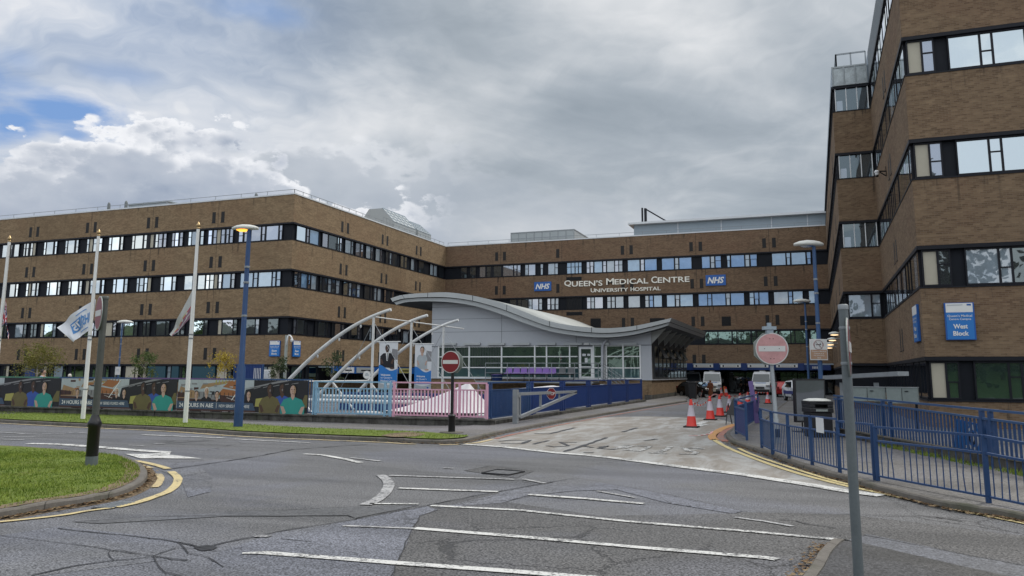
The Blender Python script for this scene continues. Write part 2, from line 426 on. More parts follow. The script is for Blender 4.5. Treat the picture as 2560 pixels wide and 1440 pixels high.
M['orangeline']=paintm('orange_road_paint',(.52,.27,.10),.46,(.22,.19,.17),6.)
ZR,ZC,ZP,ZK,ZM=0.,.004,.008,.012,.016
def smooth(pts,n=6):
    # Catmull-Rom through 3-D points
    P=[Vector(p) for p in pts];o=[]
    for i in range(len(P)-1):
        a=P[max(i-1,0)];b=P[i];c=P[i+1];d=P[min(i+2,len(P)-1)]
        for k in range(n):
            t=k/n;o.append(.5*((2*b)+(c-a)*t+(2*a-5*b+4*c-d)*t*t+(3*b-a-3*c+d)*t**3))
    return o+[P[-1]]
def px(*pp,z=0.): return [G(a,b,z) for a,b in pp]
def ribbon(mb,pts,w,z,m=0,jit=0.,seg=.35):
    P=[]
    pts=[Vector((p[0],p[1],0)) for p in pts]
    for a,b in zip(pts,pts[1:]):
        n=max(1,int((b-a).length/seg))
        for k in range(n):P.append(a.lerp(b,k/n))
    P.append(pts[-1]);v=[];ws=w if callable(w) else (lambda t:w)
    for i,p in enumerate(P):
        t=(P[min(i+1,len(P)-1)]-P[max(i-1,0)]).normalized();nrm=Vector((-t.y,t.x,0))
        h=ws(i/max(1,len(P)-1))/2
        v.append(p+nrm*(h+R.uniform(-jit,jit))+Vector((0,0,z)));v.append(p-nrm*(h+R.uniform(-jit,jit))+Vector((0,0,z)))
    mb.add(v,[(2*i,2*i+1,2*i+3,2*i+2) for i in range(len(P)-1)],m)
def sheet(name,pts,z,mat,label=None):
    mb=MB();mb.add([(p[0],p[1],z(p) if callable(z) else z) for p in pts],[tuple(range(len(pts)))]);o=mb.build(name,M[mat] if isinstance(mat,str) else mat)
    # large n-gons shade fine; make sure they face up
    me=o.data
    if me.polygons[0].normal.z<0: me.flip_normals()
    return struct(o,label)
def marking(name,pts,w,mat='mark',z=ZM,jit=.006,label=None):
    mb=MB();ribbon(mb,pts,w,z,0,jit);o=mb.build(name,M[mat]);
    me=o.data
    if me.polygons[0].normal.z<0:me.flip_normals()
    return struct(o,label)
g=MB();n=64
g.add([(1600*math.cos(2*math.pi*k/n),1600*math.sin(2*math.pi*k/n),-.04) for k in range(n)],[tuple(range(n))])
struct(g.build('ground',M['pave_dark']))
sheet('road',[(-70,-82),(130,-82),(130,33.5),(-70,33.5)],ZR,'asphalt')
# right foreground: darker coarse surfacing bounded by the old trench line
sheet('road_patch',px((1068,1263),(1245,1231),(1262,1255),(1500,1290),(1835,1284),(1860,1281),(2125,1287),(2560,1340),(2620,1500),(975,1500),(988,1415),(1011,1372),(1037,1314),(1049,1291)),ZP*.5,'asphalt_dark')
sheet('road_patch',px((889,1300),(1066,1266),(1095,1275),(1048.6,1291),(1037,1314),(1011,1372),(988,1415),(970,1500),(500,1500),(540,1385),(676,1335)),ZP*.62,'asphalt_blue')
sheet('road_patch',px((1245,1236),(1438,1196),(1613,1227),(1857,1279),(1832,1285),(1666,1258),(1541,1225),(1435,1228),(1313,1241),(1255,1258),(1090,1272)),ZP,'asphalt_pale')
sheet('road_patch',px((560,1282),(860,1270),(1050,1264),(889,1296),(870,1290),(560,1292),(250,1310),(180,1306)),ZP,'asphalt_smooth')
sheet('road_patch',px((-40,1345),(150,1316),(449,1350),(420,1400),(100,1440),(-60,1500)),ZP*.4,'asphalt_blue')
sheet('road_patch',px((402,1177),(500,1168),(530,1195),(528,1230),(470,1244),(452,1200)),ZP,'asphalt_blue')
sheet('road_patch',px((1160,1177),(1227,1165),(1335,1178),(1290,1196)),ZP,'asphalt_dark')
# ---- driveway
KD=px((1161,1107),(1190,1101),(1221,1093),(1282,1080),(1420,1054),(1560,1030),(1640,1017),(1718,1005))
sheet('driveway',px((1160,1111),(1200,1103),(1300,1081),(1420,1057),(1500,1044),(1620,1041),(1790,1046),(1850,1062),(1838,1061),(1810,1075),(1790,1092),(1812,1112),(1860,1138),(1950,1168),(2084,1207),(2211,1237),(2115,1227),(2020,1211),(1860,1186),(1710,1167),(1535,1144),(1400,1133),(1340,1126)),ZC,'concrete')
# ---- kerbs
def kerb(name,pts,side,h=.12,w=.15,mat='kerb',label=None):
    pts=[Vector((p[0],p[1],0)) for p in pts];v=[];n=len(pts)
    for i,p in enumerate(pts):
        t=(pts[min(i+1,n-1)]-pts[max(i-1,0)]).normalized();q=Vector((-t.y,t.x,0))*side
        j=R.uniform(-.006,.006)
        v+=[p+Vector((0,0,-.02)),p+q*.012+Vector((0,0,h-.025+j)),p+q*.035+Vector((0,0,h+j)),p+q*w+Vector((0,0,h+j)),p+q*w+Vector((0,0,-.02))]
    f=[]
    for i in range(n-1):
        for k in range(4):
            a=i*5+k;f.append((a,a+1,a+6,a+5))
    f+=[(0,1,2,3,4),tuple(range(n*5-5,n*5))[::-1]]
    mb=MB();mb.add(v,f);o=mb.build(name,M[mat]);return struct(o,label)
def off(pts,side,d):
    pts=[Vector((p[0],p[1],0)) for p in pts];o=[];n=len(pts)
    for i,p in enumerate(pts):
        t=(pts[min(i+1,n-1)]-pts[max(i-1,0)]).normalized();o.append(p+Vector((-t.y,t.x,0))*side*d)
    return o
KV=smooth(px((-160,1047),(0,1056.5),(228,1068),(438,1077.5),(640,1091),(955,1104),(1037,1108.5),(1110,1110),(1161,1106.5),(1190,1101),(1221,1093),(1282,1080),(1420,1054),(1560,1030),(1640,1017),(1718,1005)),5)
kerb('kerb',KV,1)
ki=off(KV,1,.14)
_K=KV[:45]
def dk(p): return min(math.hypot(p[0]-q.x,p[1]-q.y) for q in _K)
def zv(p,top=.128):
    if p[1]>-32.4 or p[0]>33.6: return top
    return top-.09*min(1.,max(0.,dk(p)-.4)/3.2)*min(1,max(0,(33.9-p[0])/2.5))
i0_=min(i for i in range(len(KV)) if KV[i].x>32.6)
sheet('pavement',[*ki[i0_:],(33.4,24),(33.4,-32.6),(ki[i0_].x,-32.6)],.112,'pave')
pvl=[Vector((33.4-.55*k,-32.6,0)) for k in range(125)]
kk=[min(KV[:45],key=lambda q:(q.x-p.x)**2) for p in pvl]
mb=MB();v=[]
for p,q in zip(pvl,kk):
    for s in(0,.5,1):
        a=q.lerp(p,s)+Vector((0,.15*(1-s),0));v.append((a.x,a.y,zv(a,.116)))
mb.add(v,[(3*i+j,3*i+j+1,3*i+j+4,3*i+j+3) for i in range(124) for j in(0,1)]);struct(mb.build('pavement',M['pave']))
PF=-33.0     # front line of the plinth
i1=min(range(len(KV)),key=lambda i:(KV[i]-G(1165,1104)).length)
vf=off(KV[:i1+1],1,.15)
vb=[G(1173,1090,.12),G(1110,1086,.12),G(955,1072,.12),G(800,1066,.12),G(640,1060,.09),G(520,1051,.08),G(400,1042,.06),Vector((8,-33.02,0)),Vector((-12,-33.02,0)),Vector((-32,-33.02,0))]
verge=vf+[Vector(p) for p in vb]
mb=MB();v=[];ng=len(vf)
bk=smooth(vb[::-1],10);
for p in vf:
    q=min(bk,key=lambda a:(a.x-p.x)**2)
    for s in(0,.35,.7,1):
        a=p.lerp(Vector((q.x,q.y,0)),s);v.append((a.x,a.y,zv(a,.152)))
mb.add(v,[(4*i+j,4*i+j+1,4*i+j+5,4*i+j+4) for i in range(ng-1) for j in range(3)],0,True);o=mb.build('grass_verge',M['grass']);struct(o)
sheet('bare_soil',smooth([G(x,y,.13) for x,y in((952,1091),(985,1085),(1030,1082.5),(1062,1087),(1040,1093),(990,1094.5),(952,1091))],4)[:-1],.16,'dirt')
# island, left foreground
KI=smooth(px((-420,1340),(-200,1322),(0,1298),(120,1276),(219,1260.6),(303.5,1242),(353.6,1218),(369,1197),(362,1179),(340,1163),(311,1152),(285,1147.5),(200,1139),(110,1130),(-40,1121),(-300,1108)),5)
kerb('kerb',KI,1)
island=off(KI,1,.15)
sheet('grass_island',island,.122,'grass')
sheet('gutter_dirt',[*KI[2*5:9*5],*off(KI[2*5:9*5],-1,.18)[::-1]],ZC,'dirt')
sheet('gutter_dirt',[*KI[2*5:9*5],*off(KI[2*5:9*5],-1,.001)[::-1]][:3],ZC-.002,'dirt')
sheet('bare_soil',[*off(KI[2*5:9*5],1,.14),*off(KI[2*5:9*5],1,.42)[::-1]],.127,'dirt')
# right pavement
KR=smooth(px((1852,1050),(1842,1064),(1828,1078),(1814,1090),(1826,1108),(1850,1117),(1876,1126),(1924,1142),(1988,1167),(2061,1191),(2115.6,1205),(2179.5,1226),(2275,1251.6),(2371,1274),(2499,1294.7),(2560,1306),(2720,1340)),5)
kerb('kerb',KR,1)
kro=off(KR,1,.14)
kerb('kerb',[Vector((x,y,0)) for x,y in((43.6,-27.),(43.7,-10),(43.8,6))],-1)
sheet('pavement',[*kro,(75,-44),(75,-20),(50,-20),(50,6),(43.9,6),(43.8,-26)],.112,'pave')
# bottom-right island
KB=px((1990,1475),(2021,1437),(2048.5,1392),(2080,1365),(2096.5,1362),(2157,1369.5),(2290,1400),(2416,1430),(2560,1462))
kb=smooth(KB,4)
kerb('kerb',kb[:13],-1,.10,.15);
sheet('pavement',[*off(kb,-1,.13)],.085,'pave_dark')
sheet('road_patch',px((2100,1362),(2125,1350),(2167,1336),(2269,1357),(2435,1392),(2560,1414),(2640,1440),(2600,1470),(2420,1429),(2290,1398),(2157,1369)),ZP,'asphalt_smooth')
# ---- markings
marking('road_marking',px((605,1386),(661,1384.5),(988,1410),(1300,1433),(1541,1452)),lambda t:.16 if t>.06 else .05+.11*t/.06,'mark',label='wide white hatch line nearest the viewer')
marking('road_marking',px((858,1316.5),(1037,1323.5)),.085,'mark_old')
marking('road_marking',px((1037,1323),(1300,1344),(1572,1369),(1916,1397),(1944,1402)),.15)
marking('road_marking',px((1077,1266),(1300,1277.5),(1572,1306),(1885,1332),(2092,1351)),.125)
marking('road_marking',px((1322,1238),(1460,1248),(1610,1261)),.15)
marking('road_marking',px((1492,1229),(1588,1246)),.08,'mark_old')
marking('road_marking',px((996,1222),(1245,1231)),.15,'mark')
marking('road_marking',px((973,1190),(1288,1200)),.14,'mark_old')
marking('road_marking',px((1307,1199),(1363,1210)),.10,'mark_old')
marking('road_marking',px((924,1261),(1046,1262)),.10,'mark')
marking('road_marking',smooth(px((950,1188.6),(965,1199),(972,1213),(963,1233),(942,1251),(913,1264)),5),.21,'mark_old')
marking('road_marking',px((760,1136),(806,1138.5),(866,1149.5),(901,1158)),.17,'mark')
marking('road_marking',px((878,1145.5),(950,1154)),.13,'mark_old')
marking('road_marking',px((1109,1171),(1134,1172.5)),.12,'mark_old')
marking('road_marking',px((583,1098.5),(774,1108)),.13,'mark')
marking('road_marking',px((356,1087.7),(562,1096)),.17,'mark')
marking('road_marking',px((1836,1295),(1910,1305),(1982,1318)),.09,'mark_old')
marking('road_marking',px((640,1342),(676,1343)),.14,'mark_old')
for a,b_ in(((-60,1078),(60,1085)),((10,1093),(115,1092)),((0,1099),(60,1101)),((170,1082),(215,1083)),((105,1085.5),(165,1084.5)),((40,1086.5),(90,1086)),((320,1114),(360,1115.5)),((385,1110),(412,1111))):
    marking('road_marking',px(a,b_),.12,'mark_old')
# turn arrow
ar=MB();ribbon(ar,px((71,1110),(150,1111.5),(250,1119),(360,1128),(420,1132)),.34,ZM,0,.008)
q=px((311,1136),(352,1136.5),(400,1134),(428,1130),(424,1138),(504,1148),(350,1147.5),(330,1141.5))
ar.add([(p.x,p.y,ZM+.002) for p in q],[tuple(range(len(q)))])
struct(ar.build('road_marking',M['mark']),'white direction arrow on the road behind the grass island')
# give-way / edge line of the driveway
marking('road_marking',px((1150,1111),(1260,1118.5),(1340,1127.5),(1400,1134),(1470,1139),(1535,1146),(1710,1169),(1860,1188),(2020,1213),(2115,1229),(2205,1241)),lambda t:.26+.10*t,'mark')
# yellow lines
marking('road_marking',smooth(px((264,1144),(343,1153.7),(396,1165.6),(419.6,1173.5)),4),.16,'yellow')
marking('road_marking',smooth(px((427,1180),(444,1194.6),(442,1210),(422,1229),(383,1244.7),(343,1258),(290,1270)),4),.16,'yellow')
marking('road_marking',smooth(px((284,1271),(219,1279),(158,1289.6),(53,1301.5),(-60,1312)),4),.11,'yellow')
marking('road_marking',smooth(px((312,1156),(350,1164),(378,1172)),4),.14,'yellow_old')
marking('road_marking',smooth(px((394,1186),(402,1196),(396,1210),(386,1220)),4),.14,'yellow_old')
marking('road_marking',[p for p in off(KV[:32],-1,.36)],.16,'yellow_old')
YO=smooth(px((1838,1061),(1802,1074),(1782,1089),(1785,1099),(1802,1111),(1849,1133),(1956,1172.5),(2084,1208.5),(2211,1236),(2371,1271.5),(2560,1309.5),(2700,1338)),6)
marking('road_marking',YO[:20],.30,'orangeline');marking('road_marking',YO[18:],.15,'yellow_r')
YI=smooth(px((1846,1064),(1815,1078),(1800,1089),(1806,1099),(1830,1112),(1870,1133),(1940,1158),(2084,1203),(2200,1227),(2371,1265.5),(2560,1302),(2700,1330)),6)
marking('road_marking',YI[:22],.26,'redline');marking('road_marking',YI[27:],.12,'yellow_r')
marking('road_marking',off(KV[48:75],-1,.45),.15,'redline')
marking('road_marking',off(KV[34:48],-1,.4),.16,'yellow_old')
marking('road_marking',px((1740,1062),(1768,1053)),.34,'mark');marking('road_marking',px((1742,1067),(1764,1061)),.3,'mark')
# lettering worn almost away on the concrete: kept as the broken strokes that are left
let=MB()
def zl(x,y): return G(1160+x/4,1070+y/4)
for st in (((2390,215),(2330,205),(2200,205),(2240,235),(2330,245),(2290,268),(2150,262)),((1850,250),(2030,262)),((1940,255),(2070,190)),((1600,205),(1690,182),(1870,185),(1760,235),(1600,220)),((1500,215),(1640,175))):
    ribbon(let,[zl(*p) for p in st],.17,ZM,0,.03)
for st in (((1345,195),(1445,182),(1350,208),(1510,218)),((1200,185),(1290,198)),((1195,248),(1298,250)),((1800,130),(1930,112)),((830,180),(900,192),(1050,182),(960,145),(1130,148)),((340,135),(470,125),(670,125),(580,160),(370,160)),((270,183),(390,190)),((700,165),(840,128)),((1000,240),(1180,185),(1430,98)),((700,58),(850,62),(1110,0)),((1590,42),(1730,0))):
    ribbon(let,[zl(*p) for p in st],.13,ZM-.003,1,.03)
struct(let.build('road_lettering',[M['mark_conc'],M['tar']]),'flaking white letters across the concrete driveway mouth')
# ---- cracks and seams
cr_l=[((420,1174),(520,1160),(640,1142),(735,1124),(830,1117),(918,1112)),((100,1111),(300,1118),(560,1128),(735,1124)),
 ((-30,1336),(13,1342),(180,1362),(330,1385)),((79,1441),(180,1418),(285,1403),(383,1392),(470,1402)),((145,1322),(300,1338),(449,1358),(501,1371),(560,1358),(676,1335),(889,1300),(918,1294),(1066,1265),(1245,1230),(1438,1196)),
 ((1438,1196),(1613,1226),(1740,1252),(1857,1279),(2060,1284),(2300,1292),(2420,1297)),((1095,1276),(1048.6,1291),(1037,1314),(1011,1372),(988,1415),(979,1441)),((1947,1301),(1990,1304),(2040,1315),(2088,1322)),
 ((449,1358),(470,1385),(520,1395),(560,1420)),((285,1403),(270,1385),(300,1376),(383,1392)),((383,1392),(440,1372),(501,1371)),((501,1371),(540,1380),(610,1370)),((383,1392),(400,1420),(450,1441)),((560,1282),(860,1270),(913,1265)),((180,1306),(400,1292),(560,1291),(870,1290),(893,1299)),
 ((1160,1178),(1227,1165),(1335,1178)),((2340,1294),(2410,1305)),((700,1348),(780,1356)),((2140,1336),(2260,1358),(2430,1392),(2560,1416)),((1250,1254),(1330,1240),(1420,1250),(1500,1248))]
def jag(pp,a):
    pts=[Vector((p.x,p.y,0)) for p in px(*pp)];o=[]
    for p,q in zip(pts,pts[1:]):
        n=max(2,int((q-p).length/.3))
        for k in range(n):
            o.append(p.lerp(q,k/n)+(Vector((R.gauss(0,a),R.gauss(0,a),0)) if k else Vector()))
    return o+[pts[-1]]
for i,c in enumerate(cr_l):
    mb=MB();w=.05 if i==0 else .028 if i in(3,4,7,16) else .015
    ribbon(mb,jag(c,.02),w,ZK,0,w*.3,.15);o=mb.build('road_crack',M['crack']);struct(o)
# pothole
sheet('pothole',[G(x,y) for x,y in((482,1371),(500,1366),(520,1364),(545,1369),(532,1376),(505,1379))],ZK-.002,'crack')
# manhole cover
mh=thing('manhole_cover','rectangular pale metal manhole cover set in the road','manhole cover',G(1258,1180.5,.01))
q=[G(x,y,.02) for x,y in((1205,1182.5),(1242,1174),(1311,1179),(1272,1187.5))]
MB().slab(q,(0,0,1),.03).build('cover',M['asphalt_smooth'],mh)
fr=MB()
for a,b_ in zip(q,q[1:]+q[:1]):fr.bar(a,b_,.03,.03)
fr.build('frame',M['crack'],mh)
dg=thing('drain_grate','dark slotted drain grate in the gutter by the grass island','drain',G(288,1263,.005))
c=G(288,1263,.008);t=(G(330,1253)-G(250,1272)).normalized();q=Vector((-t.y,t.x,0))
MB().obox(c,t,q,.006,.33,.17).build('frame',M['crack'],dg)
mb=MB()
for k in range(7):mb.obox(c+t*(-.27+.09*k)+Vector((0,0,.01)),t,q,.006,.018,.15)
mb.build('bar',M['steel'],dg)
# ---- grass blades
def inside(p,poly):
    c=False;j=len(poly)-1
    for i in range(len(poly)):
        a,b_=poly[i],poly[j]
        if (a[1]>p[1])!=(b_[1]>p[1]) and p[0]<(b_[0]-a[0])*(p[1]-a[1])/(b_[1]-a[1])+a[0]:c=not c
        j=i
    return c
def blades(name,poly,n,h0,h1,z,label,lim=None):
    xs=[p[0] for p in poly];ys=[p[1] for p in poly];v=[];f=[];k=0;tries=0
    while k<n and tries<n*12:
        tries+=1;p=(R.uniform(min(xs),max(xs)),R.uniform(min(ys),max(ys)))
        if lim and not lim(p):continue
        if not inside(p,poly):continue
        if math.sin(p[0]*2.1+p[1]*.7)+math.sin(p[1]*2.9-p[0])*.8<-1.1 and R.random()<.6:continue
        a=R.uniform(0,6.28);h=R.uniform(h0,h1)*(1+.5*math.sin(p[0]*1.3)*math.sin(p[1]*1.7));w=R.uniform(.006,.013)
        l=R.uniform(0,.7)*h;d=R.uniform(0,6.28);o=len(v)
        zq=z(p) if callable(z) else z;v+=[(p[0]-w*math.cos(a),p[1]-w*math.sin(a),zq),(p[0]+w*math.cos(a),p[1]+w*math.sin(a),zq),(p[0]+l*math.cos(d),p[1]+l*math.sin(d),zq+h)]
        f.append((o,o+1,o+2));k+=1
    me=bpy.data.meshes.new(name);me.from_pydata(v,[],f);me.materials.append(M['blade'])
    o=bpy.data.objects.new(name,me);col.objects.link(o);o['kind']='stuff';o['label']=label;return o
isl=[p for p in island]
blades('grass',isl,26000,.025,.06,.12,'short green grass on the kerbed traffic island',lambda p:fwd(p)<21 and -14.5<(p[0]-CAM.x)*RX+(p[1]-CAM.y)*RY<-6)
blades('grass',[(p[0],p[1]) for p in verge],16000,.03,.07,lambda p:zv(p,.150),'short green grass on the verge below the banner fence')
# ---- fallen leaves and litter in the gutters
def litter(path,side,n,spread,label,bias=0.,size=(.015,.045)):
    v=[];f=[]
    for _ in range(n):
        i=R.randrange(len(path)-1);t=R.random();p=Vector(path[i]).lerp(Vector(path[i+1]),t);tt=(Vector(path[i+1])-Vector(path[i])).normalized()
        q=Vector((-tt.y,tt.x,0))*side;d=abs(R.gauss(0,spread))+bias;p=p+q*d;s=R.uniform(*size);a=R.uniform(0,6.28)
        e=Vector((math.cos(a),math.sin(a),R.uniform(-.3,.3)))*s;g_=Vector((-math.sin(a),math.cos(a),R.uniform(-.3,.3)))*s*.6;o=len(v);c=Vector((p.x,p.y,.025+R.random()*.012))
        v+=[c-e,c+g_,c+e,c-g_];f.append((o,o+1,o+2,o+3))
    me=bpy.data.meshes.new('fallen_leaves');me.from_pydata(v,[],f);me.materials.append(M['leafdry'])
    o=bpy.data.objects.new('fallen_leaves',me);col.objects.link(o);o['kind']='stuff';o['label']=label
litter(KI[8:46],-1,900,.08,'dry leaves lying along the island kerb')
litter(KR[20:80],-1,1100,.07,'dry leaves lying along the right hand kerb')
litter(KV[:60],-1,900,.12,'dry leaves lying along the verge kerb')
litter(kb[:13],1,260,.1,'dry leaves lying by the corner of the near footway')
# ================================================================ HOSPITAL BLOCKS
BT=[16.37,11.87,7.37,2.88]      # tops of the window bands
BH=1.75
class Face:
    def __init__(s,axis,c,sg): s.axis=axis;s.c=c;s.sg=sg
    def P(s,a,d,z):
        return Vector((a,s.c+s.sg*d,z)) if s.axis=='y' else Vector((s.c+s.sg*d,a,z))
    def box(s,mb,a0,a1,d0,d1,z0,z1,m=0):
        p=s.P(a0,d0,z0);q=s.P(a1,d1,z1)
        mb.box(min(p.x,q.x),max(p.x,q.x),min(p.y,q.y),max(p.y,q.y),z0,z1,m)
    def quad(s,mb,a0,a1,d,z0,z1,m=0):
        mb.add([s.P(a0,d,z0),s.P(a1,d,z0),s.P(a1,d,z1),s.P(a0,d,z1)],[(0,1,2,3)],m)
    def at(s,x,y):
        p=ony(x,y,s.c) if s.axis=='y' else onx(x,y,s.c)
        return (p.x if s.axis=='y' else p.y),p.z
FE=Face('y',0.,-1);FR=Face('x',0.,1);FM=Face('y',33.82,-1);FW=Face('y',-26.55,-1);FA=Face('x',50.14,-1);FT=Face('y',-8.25,-1);FB=Face('x',47.9,-1)
GL=['sky_glass','grey_glass','blind_glass','blue_glass','paleblue_glass','dark_glass','green_glass','cream','teal_glass','navy']
GM=[M[k] for k in GL];GI={k:i for i,k in enumerate(GL)}
def inset(poly,d):
    n=len(poly);o=[]
    for i in range(n):
        a=Vector(poly[i-1]);b=Vector(poly[i]);c=Vector(poly[(i+1)%n])
        e1=(b-a).normalized();e2=(c-b).normalized()
        o.append(tuple(b+Vector((-e1.y,e1.x))*d+Vector((-e2.y,e2.x))*d))
    return o
def windows(root,face,panes,zt,zb,gap=.5,flush=0.):
    """panes: list of (a0,a1,kind); neighbours share one frame"""
    panes=sorted(panes);groups=[]
    for p in panes:
        if groups and p[0]-groups[-1][-1][1]<gap:groups[-1].append(p)
        else:groups.append([p])
    for g in groups:
        fr=MB();gl=MB();w=.055
        A0=g[0][0]-.05;A1=g[-1][1]+.05
        fd=-.07+flush*.4;face.box(fr,A0,A1,-.17,fd,zt-.07,zt);face.box(fr,A0,A1,-.17,-.05+flush*.4,zb,zb+.07)
        face.box(fr,A0,A0+w,-.168,fd-.002,zb+.07,zt-.07);face.box(fr,A1-w,A1,-.168,fd-.002,zb+.07,zt-.07)
        for i,(a0,a1,k) in enumerate(g):
            if i: 
                m=(g[i-1][1]+a0)/2;hw=max(.03,(a0-g[i-1][1])/2)
                face.box(fr,m-hw,m+hw,-.166,fd-.004,zb+.07,zt-.07)
            face.quad(gl,a0-.02,a1+.02,-.125+flush,zb+.06,zt-.06,GI[k])
            if a1-a0<.72 and k!='cream':
                zm=zt-.07-(zt-zb)*R.choice((.36,.36,.5))
                face.box(fr,a0,a1,-.15,fd-.015,zm-.025,zm+.025)
                if R.random()<.35: # inner casement frame
                    face.box(fr,a0,a0+.04,-.15,fd-.015,zb+.07,zm-.025);face.box(fr,a1-.04,a1,-.15,fd-.015,zb+.07,zm-.025)
        f=fr.build('window',M['frame'],root)
        gl.build('pane',GM,f,base=BASE[root])
def slits(root,face,joints,zt,w=.42,h=1.08,skip=()):
    for i,j in enumerate(joints):
        for s in(-1,1):
            if (i,s) in skip:continue
            mb=MB();c=j+s*.55
            face.box(mb,c-w/2,c+w/2,-.05,.006,zt-h,zt,0)
            face.box(mb,c-w/2-.03,c+w/2+.03,-.05,.03,zt-h-.05,zt-h-.002,1)
            mb.build('slit_window',[M['slit'],M['frame']],root)
def joints(root,face,js,z0,z1):
    for j in js:
        mb=MB()
        for a,b in zip(z0,z1):face.box(mb,j-.018,j+.018,-.02,.004,a,b)
        mb.build('movement_joint',M['slit'],root)
def px_panes(face,conv,y,items):
    o=[]
    for x0,x1,k in items:
        a=face.at(*conv(x0,y(x0)))[0];b=face.at(*conv(x1,y(x1)))[0];o.append((min(a,b),max(a,b),k))
    return o
def railing_line(mb,pts,h,n,m=0,r=.015):
    for a,b in zip(pts,pts[1:]):
        a=Vector(a);b=Vector(b)
        mb.bar(a+Vector((0,0,h)),b+Vector((0,0,h)),r*2,m=m)
        for k in range(n+1):
            p=a.lerp(b,k/n);mb.bar(p,p+Vector((0,0,h)),r*2,m=m)
def text_mesh(s,mat,shear=0.,bold=0.,extrude=.0,align=None,spacing=1.):
    cu=bpy.data.curves.new('lettering','FONT');cu.body=s;cu.size=1.;cu.shear=shear;cu.offset=bold;cu.extrude=extrude;cu.resolution_u=3;cu.space_character=spacing
    if align:cu.align_x=align
    ob=bpy.data.objects.new('lettering',cu);col.objects.link(ob)
    dg=bpy.context.evaluated_depsgraph_get();dg.update();me=bpy.data.meshes.new_from_object(ob.evaluated_get(dg))
    bpy.data.objects.remove(ob);bpy.data.curves.remove(cu)
    vs=[v.co.copy() for v in me.vertices];fs=[tuple(p.vertices) for p in me.polygons];bpy.data.meshes.remove(me)
    return vs,fs
def add_text(mb,s,org,right,up,W=None,H=None,m=0,shear=0.,bold=0.,ext=0.,d=0.,align='l',spacing=1.):
    """text fitted to width W and height H, lower-left (or centre) at org on the plane right/up"""
    vs,fs=text_mesh(s,None,shear,bold,1. if ext else 0.,spacing=spacing)
    x0=min(v.x for v in vs);x1=max(v.x for v in vs);y0=min(v.y for v in vs);y1=max(v.y for v in vs)
    right=Vector(right).normalized();up=Vector(up).normalized();n=right.cross(up)
    ky=H/(y1-y0);kx=W/(x1-x0) if W else ky
    ox=-(x0+x1)/2*kx if align=='c' else -x0*kx
    out=[Vector(org)+right*(v.x*kx+ox)+up*((v.y-y0)*ky)+n*(d+(v.z+1)*ext/2 if ext else d) for v in vs]
    mb.add(out,fs,m)
# ---------------------------------------------------------------- east block
E_J=[-9.0-8.46*k for k in range(8)];R_J=[8.95,17.41,25.87]
polyE=[(0,0),(0,33.8),(-76,33.8),(-76,0)]
eb=thing('hospital_building','long brown brick hospital block on the left with four storeys of dark window bands','building',(0,0,0))
def block(root,poly,spans,bands,brick,ins=.2,roofz=None):
    mb=MB()
    for z0,z1 in spans:mb.prism(poly,z0,z1,0)
    mb.build('wall',M[brick],root)
    q=inset(poly,ins)
    for z0,z1 in bands:
        b=MB();b.prism(q,z0+.001,z1-.001,0,top=False,bot=False)
        b.build('window_band',M['navy'],root)
    # pressed metal head and sill trims that stand proud of the brick
    t=MB();o=inset(poly,-.03);o2=inset(poly,.12)
    for z0,z1 in bands:
        for za,zb in((z1-.16,z1-.003),(z0+.003,z0+.06)):
            n=len(poly);v=[(*p,za) for p in o]+[(*p,zb) for p in o]+[(*p,za) for p in o2]+[(*p,zb) for p in o2]
            f=[]
            for i in range(n):
                j=(i+1)%n;f+=[(i,j,j+n,i+n),(i+n,j+n,j+3*n,i+3*n),(j,i,i+2*n,j+2*n)]
            t.add(v,f)
    t.build('band_trim',M['frame'],root)
polyE=[(-76,0),(0,0),(0,33.8),(-76,33.8)]
block(eb,polyE,[(16.37,19.08),(11.87,14.62),(7.37,10.12),(2.88,5.62),(0,1.12)],[(14.62,16.37),(10.12,11.87),(5.62,7.37),(1.12,2.88)],'brick')
joints(eb,FE,E_J,(2.88,7.37,11.87,16.37),(5.62,10.12,14.62,19.08));joints(eb,FR,R_J,(2.88,7.37,11.87,16.37),(5.62,10.12,14.62,19.08))
for zt in (17.95,13.45,8.95,4.45):
    slits(eb,FE,E_J[:5],zt);slits(eb,FR,R_J,zt)
z1=lambda x,y:(x/3.654,440+y/3.654)
z3=lambda x,y:(560+x/3.654,440+y/3.654)
z6=lambda x,y:(1240+x*.34375,500+y*.34375)
S='sky_glass';Gy='grey_glass';Bl='blind_glass';Db='dark_glass';Pb='paleblue_glass';Bu='blue_glass';Cr='cream';Gr='green_glass'
y1=lambda x:700-x*.09
b1=[(10,80,S),(88,100,S),(118,165,S),(205,222,S),(228,252,S),(268,290,S),(293,318,Cr),(390,410,S),(414,478,S),(490,512,S),(585,607,S),(610,672,S),(685,708,S),(783,806,S),(812,840,Cr),(845,876,S),(886,925,S),(985,1010,S),(1014,1082,S),(1094,1118,S),(1198,1222,S),(1226,1297,S),(1308,1334,S),(1368,1398,Cr),(1412,1438,S),(1442,1476,Gy),(1487,1514,Gy),(1564,1588,Gy),(1592,1624,Gy),(1636,1664,Gy),(1714,1742,S),(1746,1815,Bl),(1826,1855,S),(1896,1930,Gy),(1944,1973,Gy),(1978,2010,Cr),(2016,2048,Gy),(2060,2086,Gy),(2095,2124,Gy),(2176,2214,Gy),(2226,2254,Gy),(2290,2378,Gy),(2388,2416,Gy),(2428,2538,Gy),(2548,2574,Gy)]
windows(eb,FE,px_panes(FE,z1,y1,b1),16.2,14.7)
